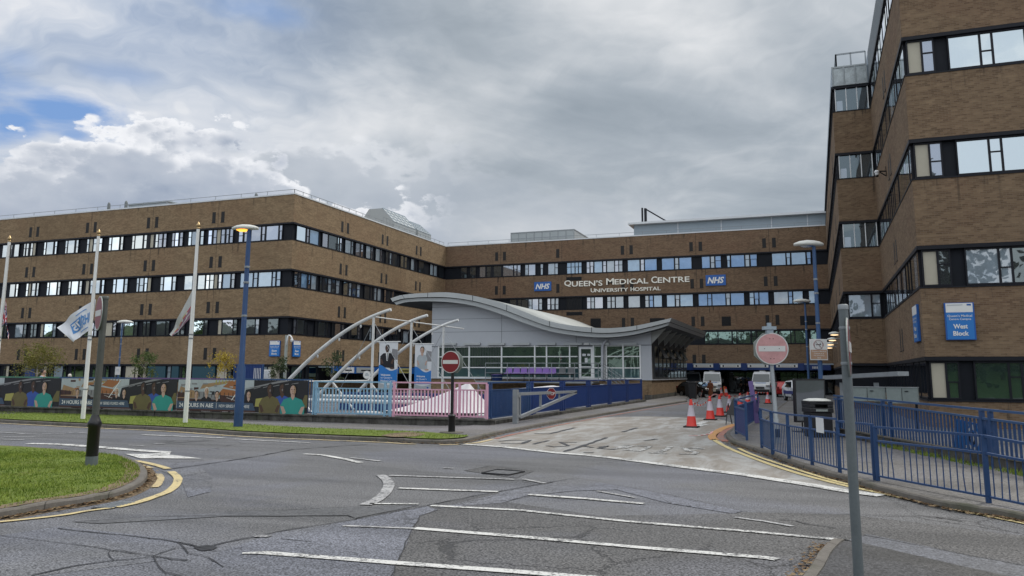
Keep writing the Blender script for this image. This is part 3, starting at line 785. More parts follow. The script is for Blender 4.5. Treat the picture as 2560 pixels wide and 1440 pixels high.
b2=[(78,128,S),(135,158,S),(228,250,S),(255,275,Cr),(282,315,S),(325,345,S),(418,440,S),(444,510,S),(518,542,S),(615,638,S),(643,705,S),(715,740,S),(775,805,Cr),(815,840,S),(848,905,S),(920,945,S),(1023,1050,S),(1056,1120,S),(1130,1158,S),(1238,1262,S),(1267,1303,S),(1310,1338,S),(1344,1373,Cr),(1457,1483,S),(1490,1560,S),(1568,1600,S),(1677,1752,S),(1762,1785,S),(1800,1865,S),(1875,1904,S),(1910,1945,S),(1952,1980,Cr),(1990,2018,Bl),(2030,2098,Pb),(2108,2138,Bl),(2190,2303,Pb),(2312,2345,Pb),(2356,2475,Pb),(2484,2510,Pb),(2522,2556,Pb)]
windows(eb,FE,px_panes(FE,z1,lambda x:1040-x*.05,b2),11.7,10.2)
kinds=[Db,Db,Db,Bl,Cr,Gy]
def auto(a0,a1,kinds,seed):
    r=random.Random(seed);o=[];a=a0
    while a<a1-1.:
        t=r.random()
        if t<.45:o+=[(a,a+.42,r.choice(kinds)),(a+.5,a+1.75,r.choice(kinds)),(a+1.83,a+2.25,r.choice(kinds))];a+=2.25+r.choice((.7,.9,1.3))
        elif t<.75:o+=[(a,a+1.2,r.choice(kinds)),(a+1.28,a+1.7,r.choice(kinds))];a+=1.7+r.choice((.6,1.))
        else:o+=[(a,a+.42,r.choice(kinds)),(a+.5,a+.95,r.choice(kinds))];a+=.95+r.choice((.6,.8))
    return [(p,q,k) for p,q,k in o if q<a1]
windows(eb,FE,auto(-39.5,-.8,[Db,Db,Db,Db,Bl,Cr,Gy],3),7.2,5.7)
windows(eb,FE,auto(-39.5,-.8,[Db,Db,Gy,Bl,Gr,Cr],5),2.72,1.2)
r1=[(672,755,Pb),(765,786,Gy),(792,872,Pb),(907,958,Gy),(964,1040,Db),(1046,1060,Db),(1066,1085,Gy),(1114,1165,Bl),(1172,1186,Bl),(1210,1250,Gy),(1258,1280,Gy),(1304,1345,Bl),(1352,1366,Gy),(1392,1430,Bl),(1436,1450,Gy),(1485,1512,Db),(1520,1536,Bl),(1552,1590,Db),(1620,1650,Db),(1656,1680,Db),(1714,1742,Bl),(1750,1757,Db),(1785,1835,Db),(1888,1915,Bl),(1922,1950,Bl),(1970,2010,Db)]
windows(eb,FR,px_panes(FR,z3,lambda x:530+(x-672)*.28,r1),16.2,14.7)
r2=[(650,682,Bl),(690,705,Gy),(712,765,Pb),(777,797,Bl),(804,850,Bl),(885,905,Db),(920,952,Db),(958,985,Bl),(992,1026,Db),(1030,1062,Bl),(1098,1140,Db),(1150,1170,Bl),(1180,1215,Db),(1222,1250,Bl),(1290,1340,Db),(1350,1365,Db),(1380,1400,Bl),(1410,1440,Bl),(1470,1490,Bl),(1500,1530,Db),(1545,1560,Bl)]
windows(eb,FR,px_panes(FR,z3,lambda x:960+(x-672)*.16,r2),11.7,10.2)
windows(eb,FR,auto(.9,33.2,[Db,Db,Bl,Gy,Db],8),7.2,5.7)
windows(eb,FR,auto(.9,33.2,[Db,Db,Gr,Db],9),2.72,1.2)
cp_=MB();o=inset(polyE,-.06);i_=inset(polyE,.35)
def coping(mb,poly,z,h,ow=-.05,iw=.35):
    o=inset(poly,ow);i=inset(poly,iw);n=len(poly)
    v=[(*p,z) for p in o]+[(*p,z+h) for p in o]+[(*p,z+h) for p in i]+[(*p,z) for p in i]
    f=[]
    for k in range(n):
        j=(k+1)%n;f+=[(k,j,j+n,k+n),(k+n,j+n,j+2*n,k+2*n),(k+2*n,j+2*n,j+3*n,k+3*n),(j,k,k+3*n,j+3*n)]
    mb.add(v,f)
mb=MB();coping(mb,polyE,19.083,.13);mb.build('coping',M['coping'],eb)
mb=MB();railing_line(mb,[(-76,.2,19.2),(-.2,.2,19.2),(-.2,33.5,19.2)],.42,24,r=.02);mb.build('roof_rail',M['steel'],eb)
# roof-top pieces of the east block
def cowl(x,y,h):
    mb=MB();p=ony(x,y,3.);h=p.z-19.05;mb.lathe((p.x,3.,19.05),[(.17,0),(.17,h*.85),(.12,h*.95),(.06,h)],12);mb.build('roof_cowl',M['grey_post'],eb)
cowl(273,506,1.15);cowl(316,502,1.25);cowl(641,483,.75)
p0=ony(321,518,6.);p1=ony(421,509,6.)
mb=MB();zt_=p1.z+.35;mb.box(p0.x,p1.x,6,13,19.05,zt_-.15);mb.box(p0.x-.1,p1.x+.1,5.9,13.1,zt_-.15,zt_);mb.build('rooflight',M['plant_grey'],eb)
def housing(xa,xb,zt,label_mat='plant_white'):
    # roof plant with chamfered shoulders, long axis across the roof
    mb=MB()
    y0,y1=xa,xb;xs=[(-6.6,19.1),(-6.6,20.6),(-5.3,zt),(-3.4,zt),(-1.7,20.6),(-1.7,19.1)]
    n=len(xs);v=[(x,y0,z) for x,z in xs]+[(x,y1,z) for x,z in xs]
    mb.add(v,[(i,(i+1)%n,(i+1)%n+n,i+n) for i in range(n)]+[tuple(range(n))[::-1],tuple(range(n,2*n))],0)
    for k in range(1,5):
        y=y0+(y1-y0)*k/5
        mb.box(-1.72,-1.69,y-.02,y+.02,19.1,20.6,1)
    for k in range(0,7):
        y=y0+(y1-y0)*k/6;mb.bar((-1.68,y,20.6),(-3.38,y,zt+.02),.05,m=1)
    for q in(.25,.5,.75):mb.bar((-1.69-1.7*q,y0,20.62+(zt-20.6)*q),(-1.69-1.7*q,y1,20.62+(zt-20.6)*q),.045,m=1)
    for z in(19.9,20.6):mb.box(-1.71,-1.66,y0,y1,z-.03,z+.03,1)
    mb.bar((-2.55,y0,21.0),(-2.55,y1,21.0),.06,m=1);mb.bar((-3.4,y0,zt),(-3.4,y1,zt),.12,m=1)
    mb.build('roof_plant',[M['plant_white'],M['plant_grey']],eb)
housing(22.4,28.2,22.4);housing(28.8,32.6,22.0)
mb=MB();railing_line(mb,[(-4,19.6,19.1),(-4,22,19.1)],1.5,3,r=.02);railing_line(mb,[(-1.6,19.6,19.1),(-1.6,22,19.1)],1.5,3,r=.02);mb.build('access_frame',M['steel'],eb)
# blue panelled doors and gates let into the ground floor
for x0,x1,k in ((368,412,'tealpanel'),(428,445,'tealpanel'),(480,536,'tealpanel'),(62,86,'bluepanel')):
    a=FE.at(x0,935)[0];b=FE.at(x1,935)[0];mb=MB();FE.box(mb,a,b,-.19,-.03,.02,2.66);mb.build('door',M[k],eb)
# ---------------------------------------------------------------- main block
mbk=thing('hospital_building','wide brown brick hospital block across the back carrying the hospital name','building',(24,33.82,0))
polyM=[(0,33.82),(62,33.82),(62,56),(-30,56),(-30,33.86),(0,33.86)]
polyM=[(-3,33.82),(62,33.82),(62,56),(-3,56)]
block(mbk,polyM,[(16.37,19.08),(11.87,14.62),(7.37,10.12),(2.88,5.62)],[(14.62,16.37),(10.12,11.87),(5.62,7.37)],'brick_main')
M_J=[7.95+8.43*k for k in range(5)]
joints(mbk,FM,M_J,(2.88,7.37,11.87,16.37),(5.62,10.12,14.62,19.08))
for zt in (17.98,13.48,8.98):slits(mbk,FM,M_J,zt,skip=((1,1),) if zt>9 else ())
slits(mbk,FM,M_J[2:],4.48)
m1=[(-255,-215,Db),(-190,-150,Db),(-120,-80,Gy),(-70,-40,Db),(-20,35,Db),(50,122,Gy),(128,148,Gy),(154,176,Gy),(210,232,Bl),(236,284,Gy),(322,340,Bl),(378,424,Bl),(428,448,Bl),(515,542,Pb),(546,570,Pb),(574,596,Pb),(600,620,Pb),(658,678,Gy),(684,706,Gy),(714,770,Pb),(778,798,Gy),(806,858,Bl),(864,888,Gy),(893,917,Bl),(957,1042,Pb),(1052,1074,Gy),(1082,1167,Bu),(1206,1292,Bu),(1302,1324,Bl),(1333,1420,Bu),(1497,1553,Bu),(1562,1586,Bl),(1596,1634,Bu),(1680,1700,Pb),(1710,1804,Bu),(1814,1840,Bl),(1850,1896,Bu),(2008,2104,Pb),(2114,2138,Pb),(2150,2250,Pb),(2262,2288,Bu)]
windows(mbk,FM,px_panes(FM,z6,lambda x:500-x*.035,m1),16.2,14.7)
m2=[(100,145,Db),(158,180,Db),(184,228,Db),(235,258,Bl),(263,305,Gy),(312,333,Bl),(372,392,Gy),(400,424,Bl),(432,452,Bl),(660,685,Gy),(691,712,Bl),(718,775,Gy),(808,832,Bl),(840,862,Bl),(870,925,Bl),(962,1045,Bl),(1085,1108,Bl),(1116,1140,Bu),(1148,1205,Pb),(1242,1298,Pb),(1306,1332,Bl),(1340,1430,Pb),(1473,1535,Bu),(1541,1565,Bu),(1573,1667,Bu),(1674,1700,Bl),(1708,1803,Bu),(1845,1873,Pb),(1881,1908,Bu),(1916,1980,Bu),(2022,2122,Bl),(2130,2153,Bu),(2163,2230,Pb),(2277,2340,Pb)]
windows(mbk,FM,px_panes(FM,z6,lambda x:750-x*.02,m2),11.7,10.2)
windows(mbk,FM,auto(.6,25,[Db,Db,Gy],21)+px_panes(FM,z6,lambda x:1000,[(1520,1545,Gr),(1550,1610,Gr),(1618,1712,Gr),(1722,1748,Gr),(1756,1850,Gr),(1862,1890,Gr),(1900,1960,Gr),(1985,2050,Gr),(2060,2140,Gr),(2148,2170,Gr),(2178,2250,Gr),(2290,2350,Gr)]),7.2,5.7)
# louvre openings in the brick
for x0,y0,x1,y1_ in ((687,862,763,928),(1118,860,1228,890),(1640,848,1710,915),(2210,843,2325,910),(512,562,623,585),(512,815,628,838)):
    a0,zt=FM.at(*z6(x0,y0));a1,zb=FM.at(*z6(x1,y1_));mb=MB();FM.box(mb,a0,a1,-.05,.01,zb,zt,0)
    k=0
    z=zb+.06
    while z<zt-.05:FM.box(mb,a0+.04,a1-.04,.01,.035,z,z+.035,1);z+=.12
    mb.build('louvre',[M['slit'],M['navy']],mbk)
# recessed dark lattice between the bands
for zt,zb in((11.75,10.2),):
    a0=FM.at(*z6(512,750))[0];a1=FM.at(*z6(622,750))[0];mb=MB();FM.box(mb,a0,a1,-.19,-.11,zb,zt,0)
    for k in range(6):
        a=a0+(a1-a0)*k/5;FM.box(mb,a-.03,a+.03,-.11,-.05,zb,zt,1)
    mb.build('louvre',[M['dark'],M['frame']],mbk)
mb=MB();coping(mb,polyM,19.083,.13);mb.build('coping',M['coping'],mbk)
mb=MB();railing_line(mb,[(.2,34.0,19.2),(47.5,34.0,19.2)],.42,16,r=.02);mb.build('roof_rail',M['steel'],mbk)
# ground floor: glazed entrance set back under the block, on columns
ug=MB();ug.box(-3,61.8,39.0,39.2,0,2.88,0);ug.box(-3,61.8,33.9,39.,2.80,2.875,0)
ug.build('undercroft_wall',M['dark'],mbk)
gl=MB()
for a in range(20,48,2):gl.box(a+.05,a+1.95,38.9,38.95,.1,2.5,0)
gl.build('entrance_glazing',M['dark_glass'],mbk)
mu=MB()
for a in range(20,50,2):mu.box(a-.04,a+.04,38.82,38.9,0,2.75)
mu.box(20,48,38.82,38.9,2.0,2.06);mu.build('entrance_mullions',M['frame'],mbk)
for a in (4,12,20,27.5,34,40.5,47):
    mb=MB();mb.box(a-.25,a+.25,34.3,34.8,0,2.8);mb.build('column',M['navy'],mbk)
# fascia with white boards over the entrance (wall-mounted, one board per bay)
fa=thing('canopy','blue fascia with white sign boards over the entrance undercroft','canopy',(38,33,2.9))
mb=MB();mb.box(14,49.2,31.4,33.78,3.28,3.42,1);mb.box(14,47.6,31.38,31.6,2.70,3.28,0)
mb.build('fascia',[M['bluepanel'],M['plant_grey']],fa)
def boards(root,face_y,lst,y0,y1):
    for x0,x1 in lst:
        a=ony(x0,y0,face_y).x;b=ony(x1,y0,face_y).x;zt=ony((x0+x1)/2,y0,face_y).z;zb=ony((x0+x1)/2,y1,face_y).z
        s_=MB();s_.box(a,b,face_y-.05,face_y,zb,zt);o=s_.build('sign_board',M['white'],root)
        t=MB();w=b-a;t.box(a+w*.22,b-w*.22,face_y-.06,face_y-.052,zb+(zt-zb)*.42,zb+(zt-zb)*.58)
        for c in(a+.32,b-.32):t.disc((c,face_y-.054,(zt+zb)/2),(1,0,0),(0,0,1),.11,.11,.01,n=10)
        t.build('printing',M['navy'],o,base=BASE[root])
boards(fa,31.37,[(1700,1717),(1734,1783),(1801,1852),(1869,1921),(1940,1994)],911.5,918.5)
for x in(1725,1791,1860,1929,2003):
    a=ony(x,915,31.37).x;mb=MB();mb.box(a-.32,a+.32,31.2,31.376,2.66,3.44);mb.build('bracket',M['bluepanel'],fa)
t=MB();a=ony(2031,916,31.37).x;
for k in range(6):t.box(a+k*.15,a+k*.15+.09,31.35,31.372,2.85,3.1)
t.build('printing',M['sign_white'],fa)
# canopy along the east block's inner face
fc=thing('canopy','grey and white sign fascia along the inner face of the left hand block','canopy',(1.2,20,2.9))
mb=MB();mb.box(.06,1.6,5.,33.3,2.62,2.74,1);mb.box(1.6,1.75,5.,33.3,2.05,2.74,0);mb.build('fascia',[M['nhsblue'],M['plant_grey']],fc)
for x0,x1,k in((856,886,'paper'),(892,936,'plant_white'),(999,1028,'yellow_print'),(1044,1066,'white')):
    a=onx(x0,905,1.78).y;b=onx(x1,905,1.78).y;mb=MB();mb.box(1.752,1.79,a,b,2.12,2.68);o=mb.build('sign_board',M[k],fc)
    t=MB();t.box(1.792,1.80,a+(b-a)*.25,b-(b-a)*.2,2.32,2.44);t.build('printing',M['navy'],o,base=BASE[fc])
# lettering and badges on the main block
hn=thing('wall_lettering','large pale letters spelling the hospital name on the brick wall','lettering',(24.5,33.8,13))
mb=MB();zb=13.06;X0,X1=16.71,32.40;K=X1-X0
yy=33.79
def word(mb,s,x0,x1,zb,hc,hs,first):
    """small-caps word: taller first letter"""
    n=len(s);W=x1-x0;fw=W*first
    add_text(mb,s[0],(x0,yy,zb),(1,0,0),(0,0,1),fw*.92,hc,bold=.012,ext=.06)
    add_text(mb,s[1:],(x0+fw,yy,zb),(1,0,0),(0,0,1),W-fw,hs,bold=.014,ext=.06)
q=FM.at
def XZ(x,y): return q(*z6(x,y))
xs=[XZ(498,0+610)[0],XZ(775,600)[0],XZ(803,600)[0],XZ(1108,590)[0],XZ(1130,590)[0],XZ(1408,580)[0]]
for wd in (('QUEEN’S',xs[0],xs[1],13.05,.83,.68,.2),('MEDICAL',xs[2],xs[3],13.14,.80,.66,.2),('CENTRE',xs[4],xs[5],13.16,.80,.66,.17)):
    mb=MB();word(mb,*wd);mb.build('word',M['letter'],hn)
mb=MB();u0=XZ(690,655)[0];u1=XZ(962,650)[0];u2=XZ(980,650)[0];u3=XZ(1198,645)[0]
word(mb,'UNIVERSITY',u0,u1,12.25,.50,.45,.12);mb.build('word',M['letter'],hn);mb=MB();word(mb,'HOSPITAL',u2,u3,12.25,.50,.45,.13);mb.build('word',M['letter'],hn)
for nm,(x0,ya,x1,yb),lb in (('wall_sign',(280,597,403,660),'blue and white health service badge to the left of the hospital name'),('wall_sign',(1525,547,1673,620),'blue and white health service badge to the right of the hospital name')):
    a0,zt=XZ(x0,ya);a1,zb=XZ(x1,yb);zt-=.02
    t=thing(nm,lb,'sign',((a0+a1)/2,33.8,(zb+zt)/2));mb=MB();mb.box(a0,a1,33.70,33.81,zb,zt);mb.build('panel',M['nhsblue'],t)
    mb=MB();add_text(mb,'NHS',((a0+a1)/2,33.695,zb+(zt-zb)*.2),(1,0,0),(0,0,1),(a1-a0)*.84,(zt-zb)*.6,shear=.28,bold=.035,ext=.02,align='c');mb.build('lettering',M['white'],t)
# roof-top structures of the main block
a0,z=XZ(95,300);zt=20.55
mb=MB();mb.box(9.1,17.8,34.6,42,19.1,20.5,0)
for k in range(9):
    x=9.1+8.7*k/8;mb.box(x-.04,x+.04,34.56,34.6,19.1,20.5,1)
mb.box(9.05,17.85,34.55,42.05,20.5,20.62,1);mb.box(9.1,17.8,34.57,34.6,19.75,19.8,1)
mb.build('roof_plant',[M['plant_white'],M['steel']],mbk)
mb=MB();mb.box(25.5,61,35.,50,19.1,20.7,0);mb.box(24.9,61.5,34.3,50.5,20.7,20.95,1)
for x in(31,36.2,42.,46.):mb.box(x-.05,x+.05,34.94,35.,19.1,20.7,1)
for x in(30.5,38.5):mb.box(x,x+1.1,36,37,20.95,21.2,1)
mb.build('plant_room',[M['plant_grey'],M['coping']],mbk)
mb=MB();a=FM.at(1597,550)[0];mb.box(a-.1,a+.1,36,36.2,20.9,23.1,0);mb.box(a+.25,a+.55,36,36.3,20.9,23.,0);mb.bar((a+.3,36.1,23.),(a+3.,36.1,21.2),.16);mb.build('mast',M['frame'],mbk)
M['translucent']=paint('dirty_translucent_panel',(.38,.42,.43),.5,0,.7,1.6)
# ---------------------------------------------------------------- west block
wb_=thing('hospital_building','tall brown brick block on the right with the blue campus sign on its front','building',(55,-20,0))
polyW=[(50.14,-26.55),(80,-26.55),(80,33.6),(47.9,33.6),(47.9,-8.25),(50.14,-8.25)]
block(wb_,polyW,[(16.37,19.12),(11.87,14.62),(7.37,10.12),(2.88,5.62),(0,1.12)],[(19.12,20.87),(14.62,16.37),(10.12,11.87),(5.62,7.37),(1.12,2.88)],'brick_west')
# ribbed metal cladding of the top storey
mb=MB();mb.prism([(50.19,-26.5),(79.95,-26.5),(79.95,33.5),(50.19,33.5)],20.86,22.9,0);mb.prism([(47.95,-8.2),(50.18,-8.2),(50.18,33.5),(47.95,33.5)],20.86,22.15,0)
for k in range(60):
    y=-26.3+.3*k
    if y<-8.4:mb.box(50.14+.02,50.19,y,y+.07,20.9,22.88,1)
mb.build('roof_cladding',[M['plant_grey'],M['steel']],wb_)
mb=MB();railing_line(mb,[(48.3,-7.6,22.15),(48.3,-2,22.15)],1.15,2,r=.045);railing_line(mb,[(48.3,-7.6,22.15),(50.1,-7.6,22.15)],1.15,2,r=.045);mb.build('roof_rail',M['steel'],wb_)
mb=MB()
for k in range(4):
    a=48.0+2.05*k/3;FT.box(mb,a-.03,a+.03,.06,.11,20.9,22.2,0)
FT.box(mb,47.95,50.1,.055,.105,22.1,22.2,0);FT.box(mb,47.95,50.1,.055,.10,20.88,20.96,0)
for k in range(3):
    a=48.05+2.05*k/3;FT.box(mb,a,a+.6,.02,.06,20.96,22.1,1)
mb.build('louvre_panel',[M['plant_white'],M['translucent']],wb_)
WJ=[-9.7-8.46*k for k in range(0)]
for zt in (17.95,13.45,8.95,4.45):
    slits(wb_,FA,[-17.8],zt,w=.40);slits(wb_,FB,[-1.5,7.,15.5,24.],zt)
joints(wb_,FA,[-17.8],(2.88,7.37,11.87,16.37),(5.62,10.12,14.62,19.12))
zw=lambda x,y:(2060+x*.2917,y*.2917)
Wt=[(50.33,50.82,Cr),(50.90,51.28,Gy),(51.88,52.98,S),(53.06,53.42,S),(53.5,54.6,S),(54.9,55.3,S),(55.4,56.6,S),(57.2,57.6,S)]
for zt,ks in((16.2,None),(11.7,[Cr,Gy,S,S,S,S,S,S]),(7.2,[Cr,Db,Bl,Bl,Db,Gr,Db,Db]),(2.7,[Cr,Gr,Gr,Gr,Gr,Gr,Gr,Gr])):
    windows(wb_,FW,[(a,b,(ks[i] if ks else k)) for i,(a,b,k) in enumerate(Wt)],zt,zt-1.5,gap=.2)
for i,zt in enumerate((20.7,16.2,11.7,7.2,2.7)):
    r=random.Random(40+i);ps=[];a=-26.2
    while a<-8.9:
        w=r.choice((.42,.42,.5,.9));k=r.choice([Gy,Bl,Bl,S,S] if i<4 else [Gy,Bl,Gy,Gy]);ps.append((a,min(a+w,-8.5),k));a+=w+r.choice((.1,.1,.45,.6))
    windows(wb_,FA,ps,zt,zt-1.5,gap=.2,flush=.085)
    windows(wb_,FB,[(b_-.0,b_+1.1,r.choice((Db,Gy,Db))) for b_ in [-7.9+1.9*k for k in range(21)]],zt,zt-1.5)
# return wall: white-mullioned glazing
for i,(zt,nm) in enumerate(((20.75,3),(16.2,3),(11.7,3),(7.2,1))):
    fr=MB();gl=MB();a0,a1=48.1,50.05
    if nm==3:
        for k in range(4):
            a=a0+(a1-a0)*k/3;FT.box(fr,a-.025,a+.025,-.17,-.04,zt-1.6,zt)
        FT.box(fr,a0,a1,-.168,-.05,zt-1.62,zt-1.56)
        f_=fr.build('window',M['white_metal'],wb_);FT.quad(gl,a0,a1,-.13,zt-1.56,zt,GI[Db])
        FT.quad(gl,a0+.06,a0+.42,-.127,zt-1.5,zt-.85,GI[Bl])
        gl.build('pane',GM,f_,base=BASE[wb_])
    else:
        windows(wb_,FT,[(48.2,49.45,Bl),(49.55,49.98,Bl)],zt,zt-1.5,gap=.3)
# campus signs
def campus_sign(face,a0,a1,zb,zt,label,lines,t=.12):
    c=face.P((a0+a1)/2,0,(zb+zt)/2);th=thing('wall_sign',label,'sign',c)
    mb=MB();face.box(mb,a0,a1,.01,t,zb,zt);mb.build('panel',M['nhsblue'],th)
    w=a1-a0;h=zt-zb;zs=zt-h*.26
    mb=MB();face.box(mb,a0+w*.05,a1-w*.05,t,t+.012,zs,zt-h*.015);face.box(mb,a0+w*.05,a1-w*.05,t,t+.008,zb+h*.02,zs-.004,1)
    mb.build('face_plate',[M['white'],M['midblue']],th)
    mb=MB();rt=face.P(1,0,0)-face.P(0,0,0)
    up=Vector((0,0,1))
    if face.axis=='y' : org=lambda z:face.P((a0+a1)/2,t+.016,z)
    else:
        rt=rt*(1 if face.sg>0 else -1);org=lambda z:face.P((a0+a1)/2,t+.016,z)
    for s,zz,hh,ww,bd in lines:add_text(mb,s,org(zb+h*zz),rt,up,w*ww,h*hh,bold=bd,align='c')
    mb.build('lettering',M['white'],th)
    if t>.1:
        mb=MB();r_=rt
        p=face.P((a0+a1)/2,t+.018,zt-h*.06)
        mb.obox(p-rt*w*.14,rt,rt.cross(up),.010,w*.26,.004);mb.obox(p+rt*w*.33,rt,rt.cross(up),.03,w*.07,.004,1)
        mb.build('printing',[M['plant_grey'],M['nhsblue']],th)
    return th
L4=[('Queen’s Medical',.605,.07,.82,.01),('Centre Campus',.515,.07,.74,.01),('West',.30,.125,.48,.03),('Block',.11,.125,.52,.03)]
campus_sign(FW,50.93,51.98,3.53,5.0,'blue and white West Block sign on the front brick wall of the right hand block',L4)
campus_sign(FA,-25.75,-24.15,3.53,5.05,'blue and white sign seen edge on round the corner of the right hand block',L4,.10)
def EP(x,y): return FE.at(x,y)
a0,zt=EP(676,852);a1,zb=EP(700.5,891)
LE=[('Queen’s Medical',.605,.07,.82,.01),('Centre Campus',.515,.07,.74,.01),('East',.30,.125,.48,.03),('Block',.11,.125,.52,.03)]
campus_sign(FE,a0,a1,zb,zt,'blue and white campus sign left of the corner of the long left hand block',LE)
a0=FR.at(730,870)[0];a1=FR.at(749,870)[0];zt=FR.at(740,852)[1];zb=FR.at(740,892)[1]
campus_sign(FR,a0,a1,zb,zt,'blue and white campus sign just right of the corner of the long left hand block',LE)
# wall cameras
def wall_cam(base,d,label):
    c=thing('security_camera',label,'camera',base);base=Vector(base);d=Vector(d).normalized()
    mb=MB();mb.bar(base,base+d*.45,.06);mb.bar(base+d*.05-Vector((0,0,.25)),base+d*.42,.05);mb.obox(base+d*.02,d,(0,0,1),.09,.02,.18);mb.build('bracket',M['black'],c)
    mb=MB();p=base+d*.5;mb.lathe(p+Vector((0,0,-.16)),[(.03,-.08),(.09,-.05),(.11,.02),(.11,.08),(.13,.10),(.13,.16),(.08,.22)],14);mb.build('housing',M['white_metal'],c)
    mb=MB();mb.lathe(p+Vector((0,0,-.26)),[(.01,-.06),(.07,-.04),(.09,.02),(.088,.045)],14);mb.build('dome',M['carblack'],c)
p=onx(2216,428,50.14);wall_cam(p,(-1,-.25,0),'white dome security camera bracketed on the side wall of the right hand block')
# floodlights in a row on the side of the west block
for i,(x,y) in enumerate(((2086,836),(2081,850),(2076,861),(2073,869))):
    pp=dep(x,y,57+5*i);px0=47.9
    t=thing('wall_light',('first','second','third','last')[i]+' of four warm white lamps stepping back along the side of the right hand block','wall lamp',(px0,pp.y,pp.z),'wall lamps on the right hand block')
    h=Vector((pp.x,pp.y,pp.z))
    mb=MB();mb.bar((px0,pp.y,pp.z+.1),(h.x,h.y,h.z+.12),.06);mb.build('arm',M['steel'],t)
    mb=MB();mb.lathe(h,[(.1,-.02),(.40,.02),(.36,.12),(.12,.20)],12);mb.build('lamp_head',M['pale_lamp'],t)
    mb=MB();mb.lathe(h+Vector((0,0,-.06)),[(.05,-.03),(.26,0),(.27,.035)],12);mb.build('lens',M['warm'],t)
# ================================================================ LODGE WITH WAVE ROOF
YL=5.4;YF=3.9
def z5(x,y): return (1060+x*.28125,720+y*.28125)
def L5(x,y,Y=YL):
    p=ony(*z5(x,y),Y);return p.x,p.z
lo=thing('lodge','low grey panelled lodge with a wave shaped metal roof and windows coloured with green reflections','building',(24,YL,0))
xl=ony(1078,900,YL).x;xr=33.05;YB=25.
zs=L5(1000,803)[1];zh=L5(1000,518)[1]
top=[(976,746),(1000,738.5),(1030,734.5),(1060,732.6),(1116,730.7),(1172.5,737.4),(1213,746),(1257,758),(1310,779),(1364,800),(1411.5,811),(1468,818),(1521,820.4),(1580,815.6),(1639,804),(1679,795)]
bot=[(988,761.5),(1012,755),(1040,753),(1060,752.5),(1116,754.5),(1172.5,762),(1215,773),(1257,787.5),(1304.7,805.8),(1364,825.5),(1411.5,835),(1468,841.5),(1521,843),(1580,836.7),(1639,822.6),(1668,813.5)]
def crv(pp):
    q=smooth([Vector((ony(x,y,YF).x,0,ony(x,y,YF).z)) for x,y in pp],5);return [(p.x,p.z) for p in q]
ct=crv(top);cb=crv(bot)
def zat(c,x):
    for (a,za),(b_,zb) in zip(c,c[1:]):
        if a<=x<=b_:return za+(zb-za)*(x-a)/(b_-a)
    return c[0][1] if x<c[0][0] else c[-1][1]
def wave_slab(mb,c1,c2,y0,y1,m=0):
    n=min(len(c1),len(c2));v=[]
    for i in range(n):
        v+=[(c1[i][0],y0,c1[i][1]),(c2[i][0],y0,c2[i][1]),(c1[i][0],y1,c1[i][1]),(c2[i][0],y1,c2[i][1])]
    fm=[];
    for i in range(n-1):
        a=4*i;b_=a+4
        mb.add([],[]);fm+=[(a,a+1,b_+1,b_),(a+2,b_+2,b_+3,a+3)]
    ft=[(4*i,4*i+4,4*i+6,4*i+2) for i in range(n-1)];fb=[(4*i+1,4*i+3,4*i+7,4*i+5) for i in range(n-1)]
    o=len(mb.v);mb.add(v,fm+[(0,2,3,1),(4*n-4,4*n-3,4*n-1,4*n-2)],m)
    for f in ft:mb.f.append([i+o for i in f]);mb.m.append(2 if m==0 else m);mb.s.append(True)
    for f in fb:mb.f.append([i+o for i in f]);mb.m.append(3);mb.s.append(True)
mid=[(ct[i][0]+(cb[i][0]-ct[i][0])*.45,ct[i][1]+(cb[i][1]-ct[i][1])*.52) for i in range(len(ct))]
mid2=[(ct[i][0]+(cb[i][0]-ct[i][0])*.5,ct[i][1]+(cb[i][1]-ct[i][1])*.58) for i in range(len(ct))]
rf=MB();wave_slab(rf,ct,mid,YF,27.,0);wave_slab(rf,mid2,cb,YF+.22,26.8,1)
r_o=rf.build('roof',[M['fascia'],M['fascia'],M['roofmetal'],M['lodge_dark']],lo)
# joints of the gutter roll
for i in range(6,len(ct)-4,10):
    mb=MB();x,z=ct[i];x2,z2=mid[i];mb.bar((x,YF-.006,z+.01),(x2,YF-.006,z2),.05,.02);mb.build('roof_joint',M['lodge_dark'],r_o,base=BASE[lo])
# outriggers under the raised right end
for y in (5.6,8.6,11.6,14.6,17.6,20.6,23.6):
    mb=MB();xe=cb[-1][0]-.4
    pts=[(33.06,y,zat(cb,33.1)-.02),(xe,y,zat(cb,xe)-.02),(33.06,y,zat(cb,33.1)-1.0)]
    v=[(a,y-.08,c) for a,_,c in pts]+[(a,y+.08,c) for a,_,c in pts]
    mb.add(v,[(0,1,2),(5,4,3),(0,3,4,1),(1,4,5,2),(2,5,3,0)]);mb.build('roof_bracket',M['roofmetal'],lo)
# walls
w_=MB()
n=40;xs=[xl+(xr-xl)*i/n for i in range(n+1)]
v=[(x,YL,zh) for x in xs]+[(x,YL,zat(cb,x)+.05) for x in xs]
w_.add(v,[(i,i+1,i+n+2,i+n+1) for i in range(n)],0)
v=[(x,YL+.12,zh) for x in xs]+[(x,YL+.12,zat(cb,x)+.05) for x in xs]
w_.add(v,[(i,i+n+1,i+n+2,i+1) for i in range(n)],0)
w_.box(xl,xl+.25,YL+.13,YB,zs,zat(cb,xl+.1),0);w_.box(xl,L5(128,700)[0],YL,YL+.2,zs,zh-.004,0);w_.box(L5(1928,700)[0],xr,YL,YL+.2,zs,zh-.004,0)
v=[(x,YB-.05,zs) for x in xs]+[(x,YB-.05,zat(cb,x)+.05) for x in xs]
w_.add(v,[(i,i+n+1,i+n+2,i+1) for i in range(n)],0)
w_.build('wall_panel',M['lodge'],lo)
mb=MB();mb.box(xl+.05,xr-.05,YL+.06,YB-.03,0,zs-.09);mb.build('brick_base',M['brick'],lo)
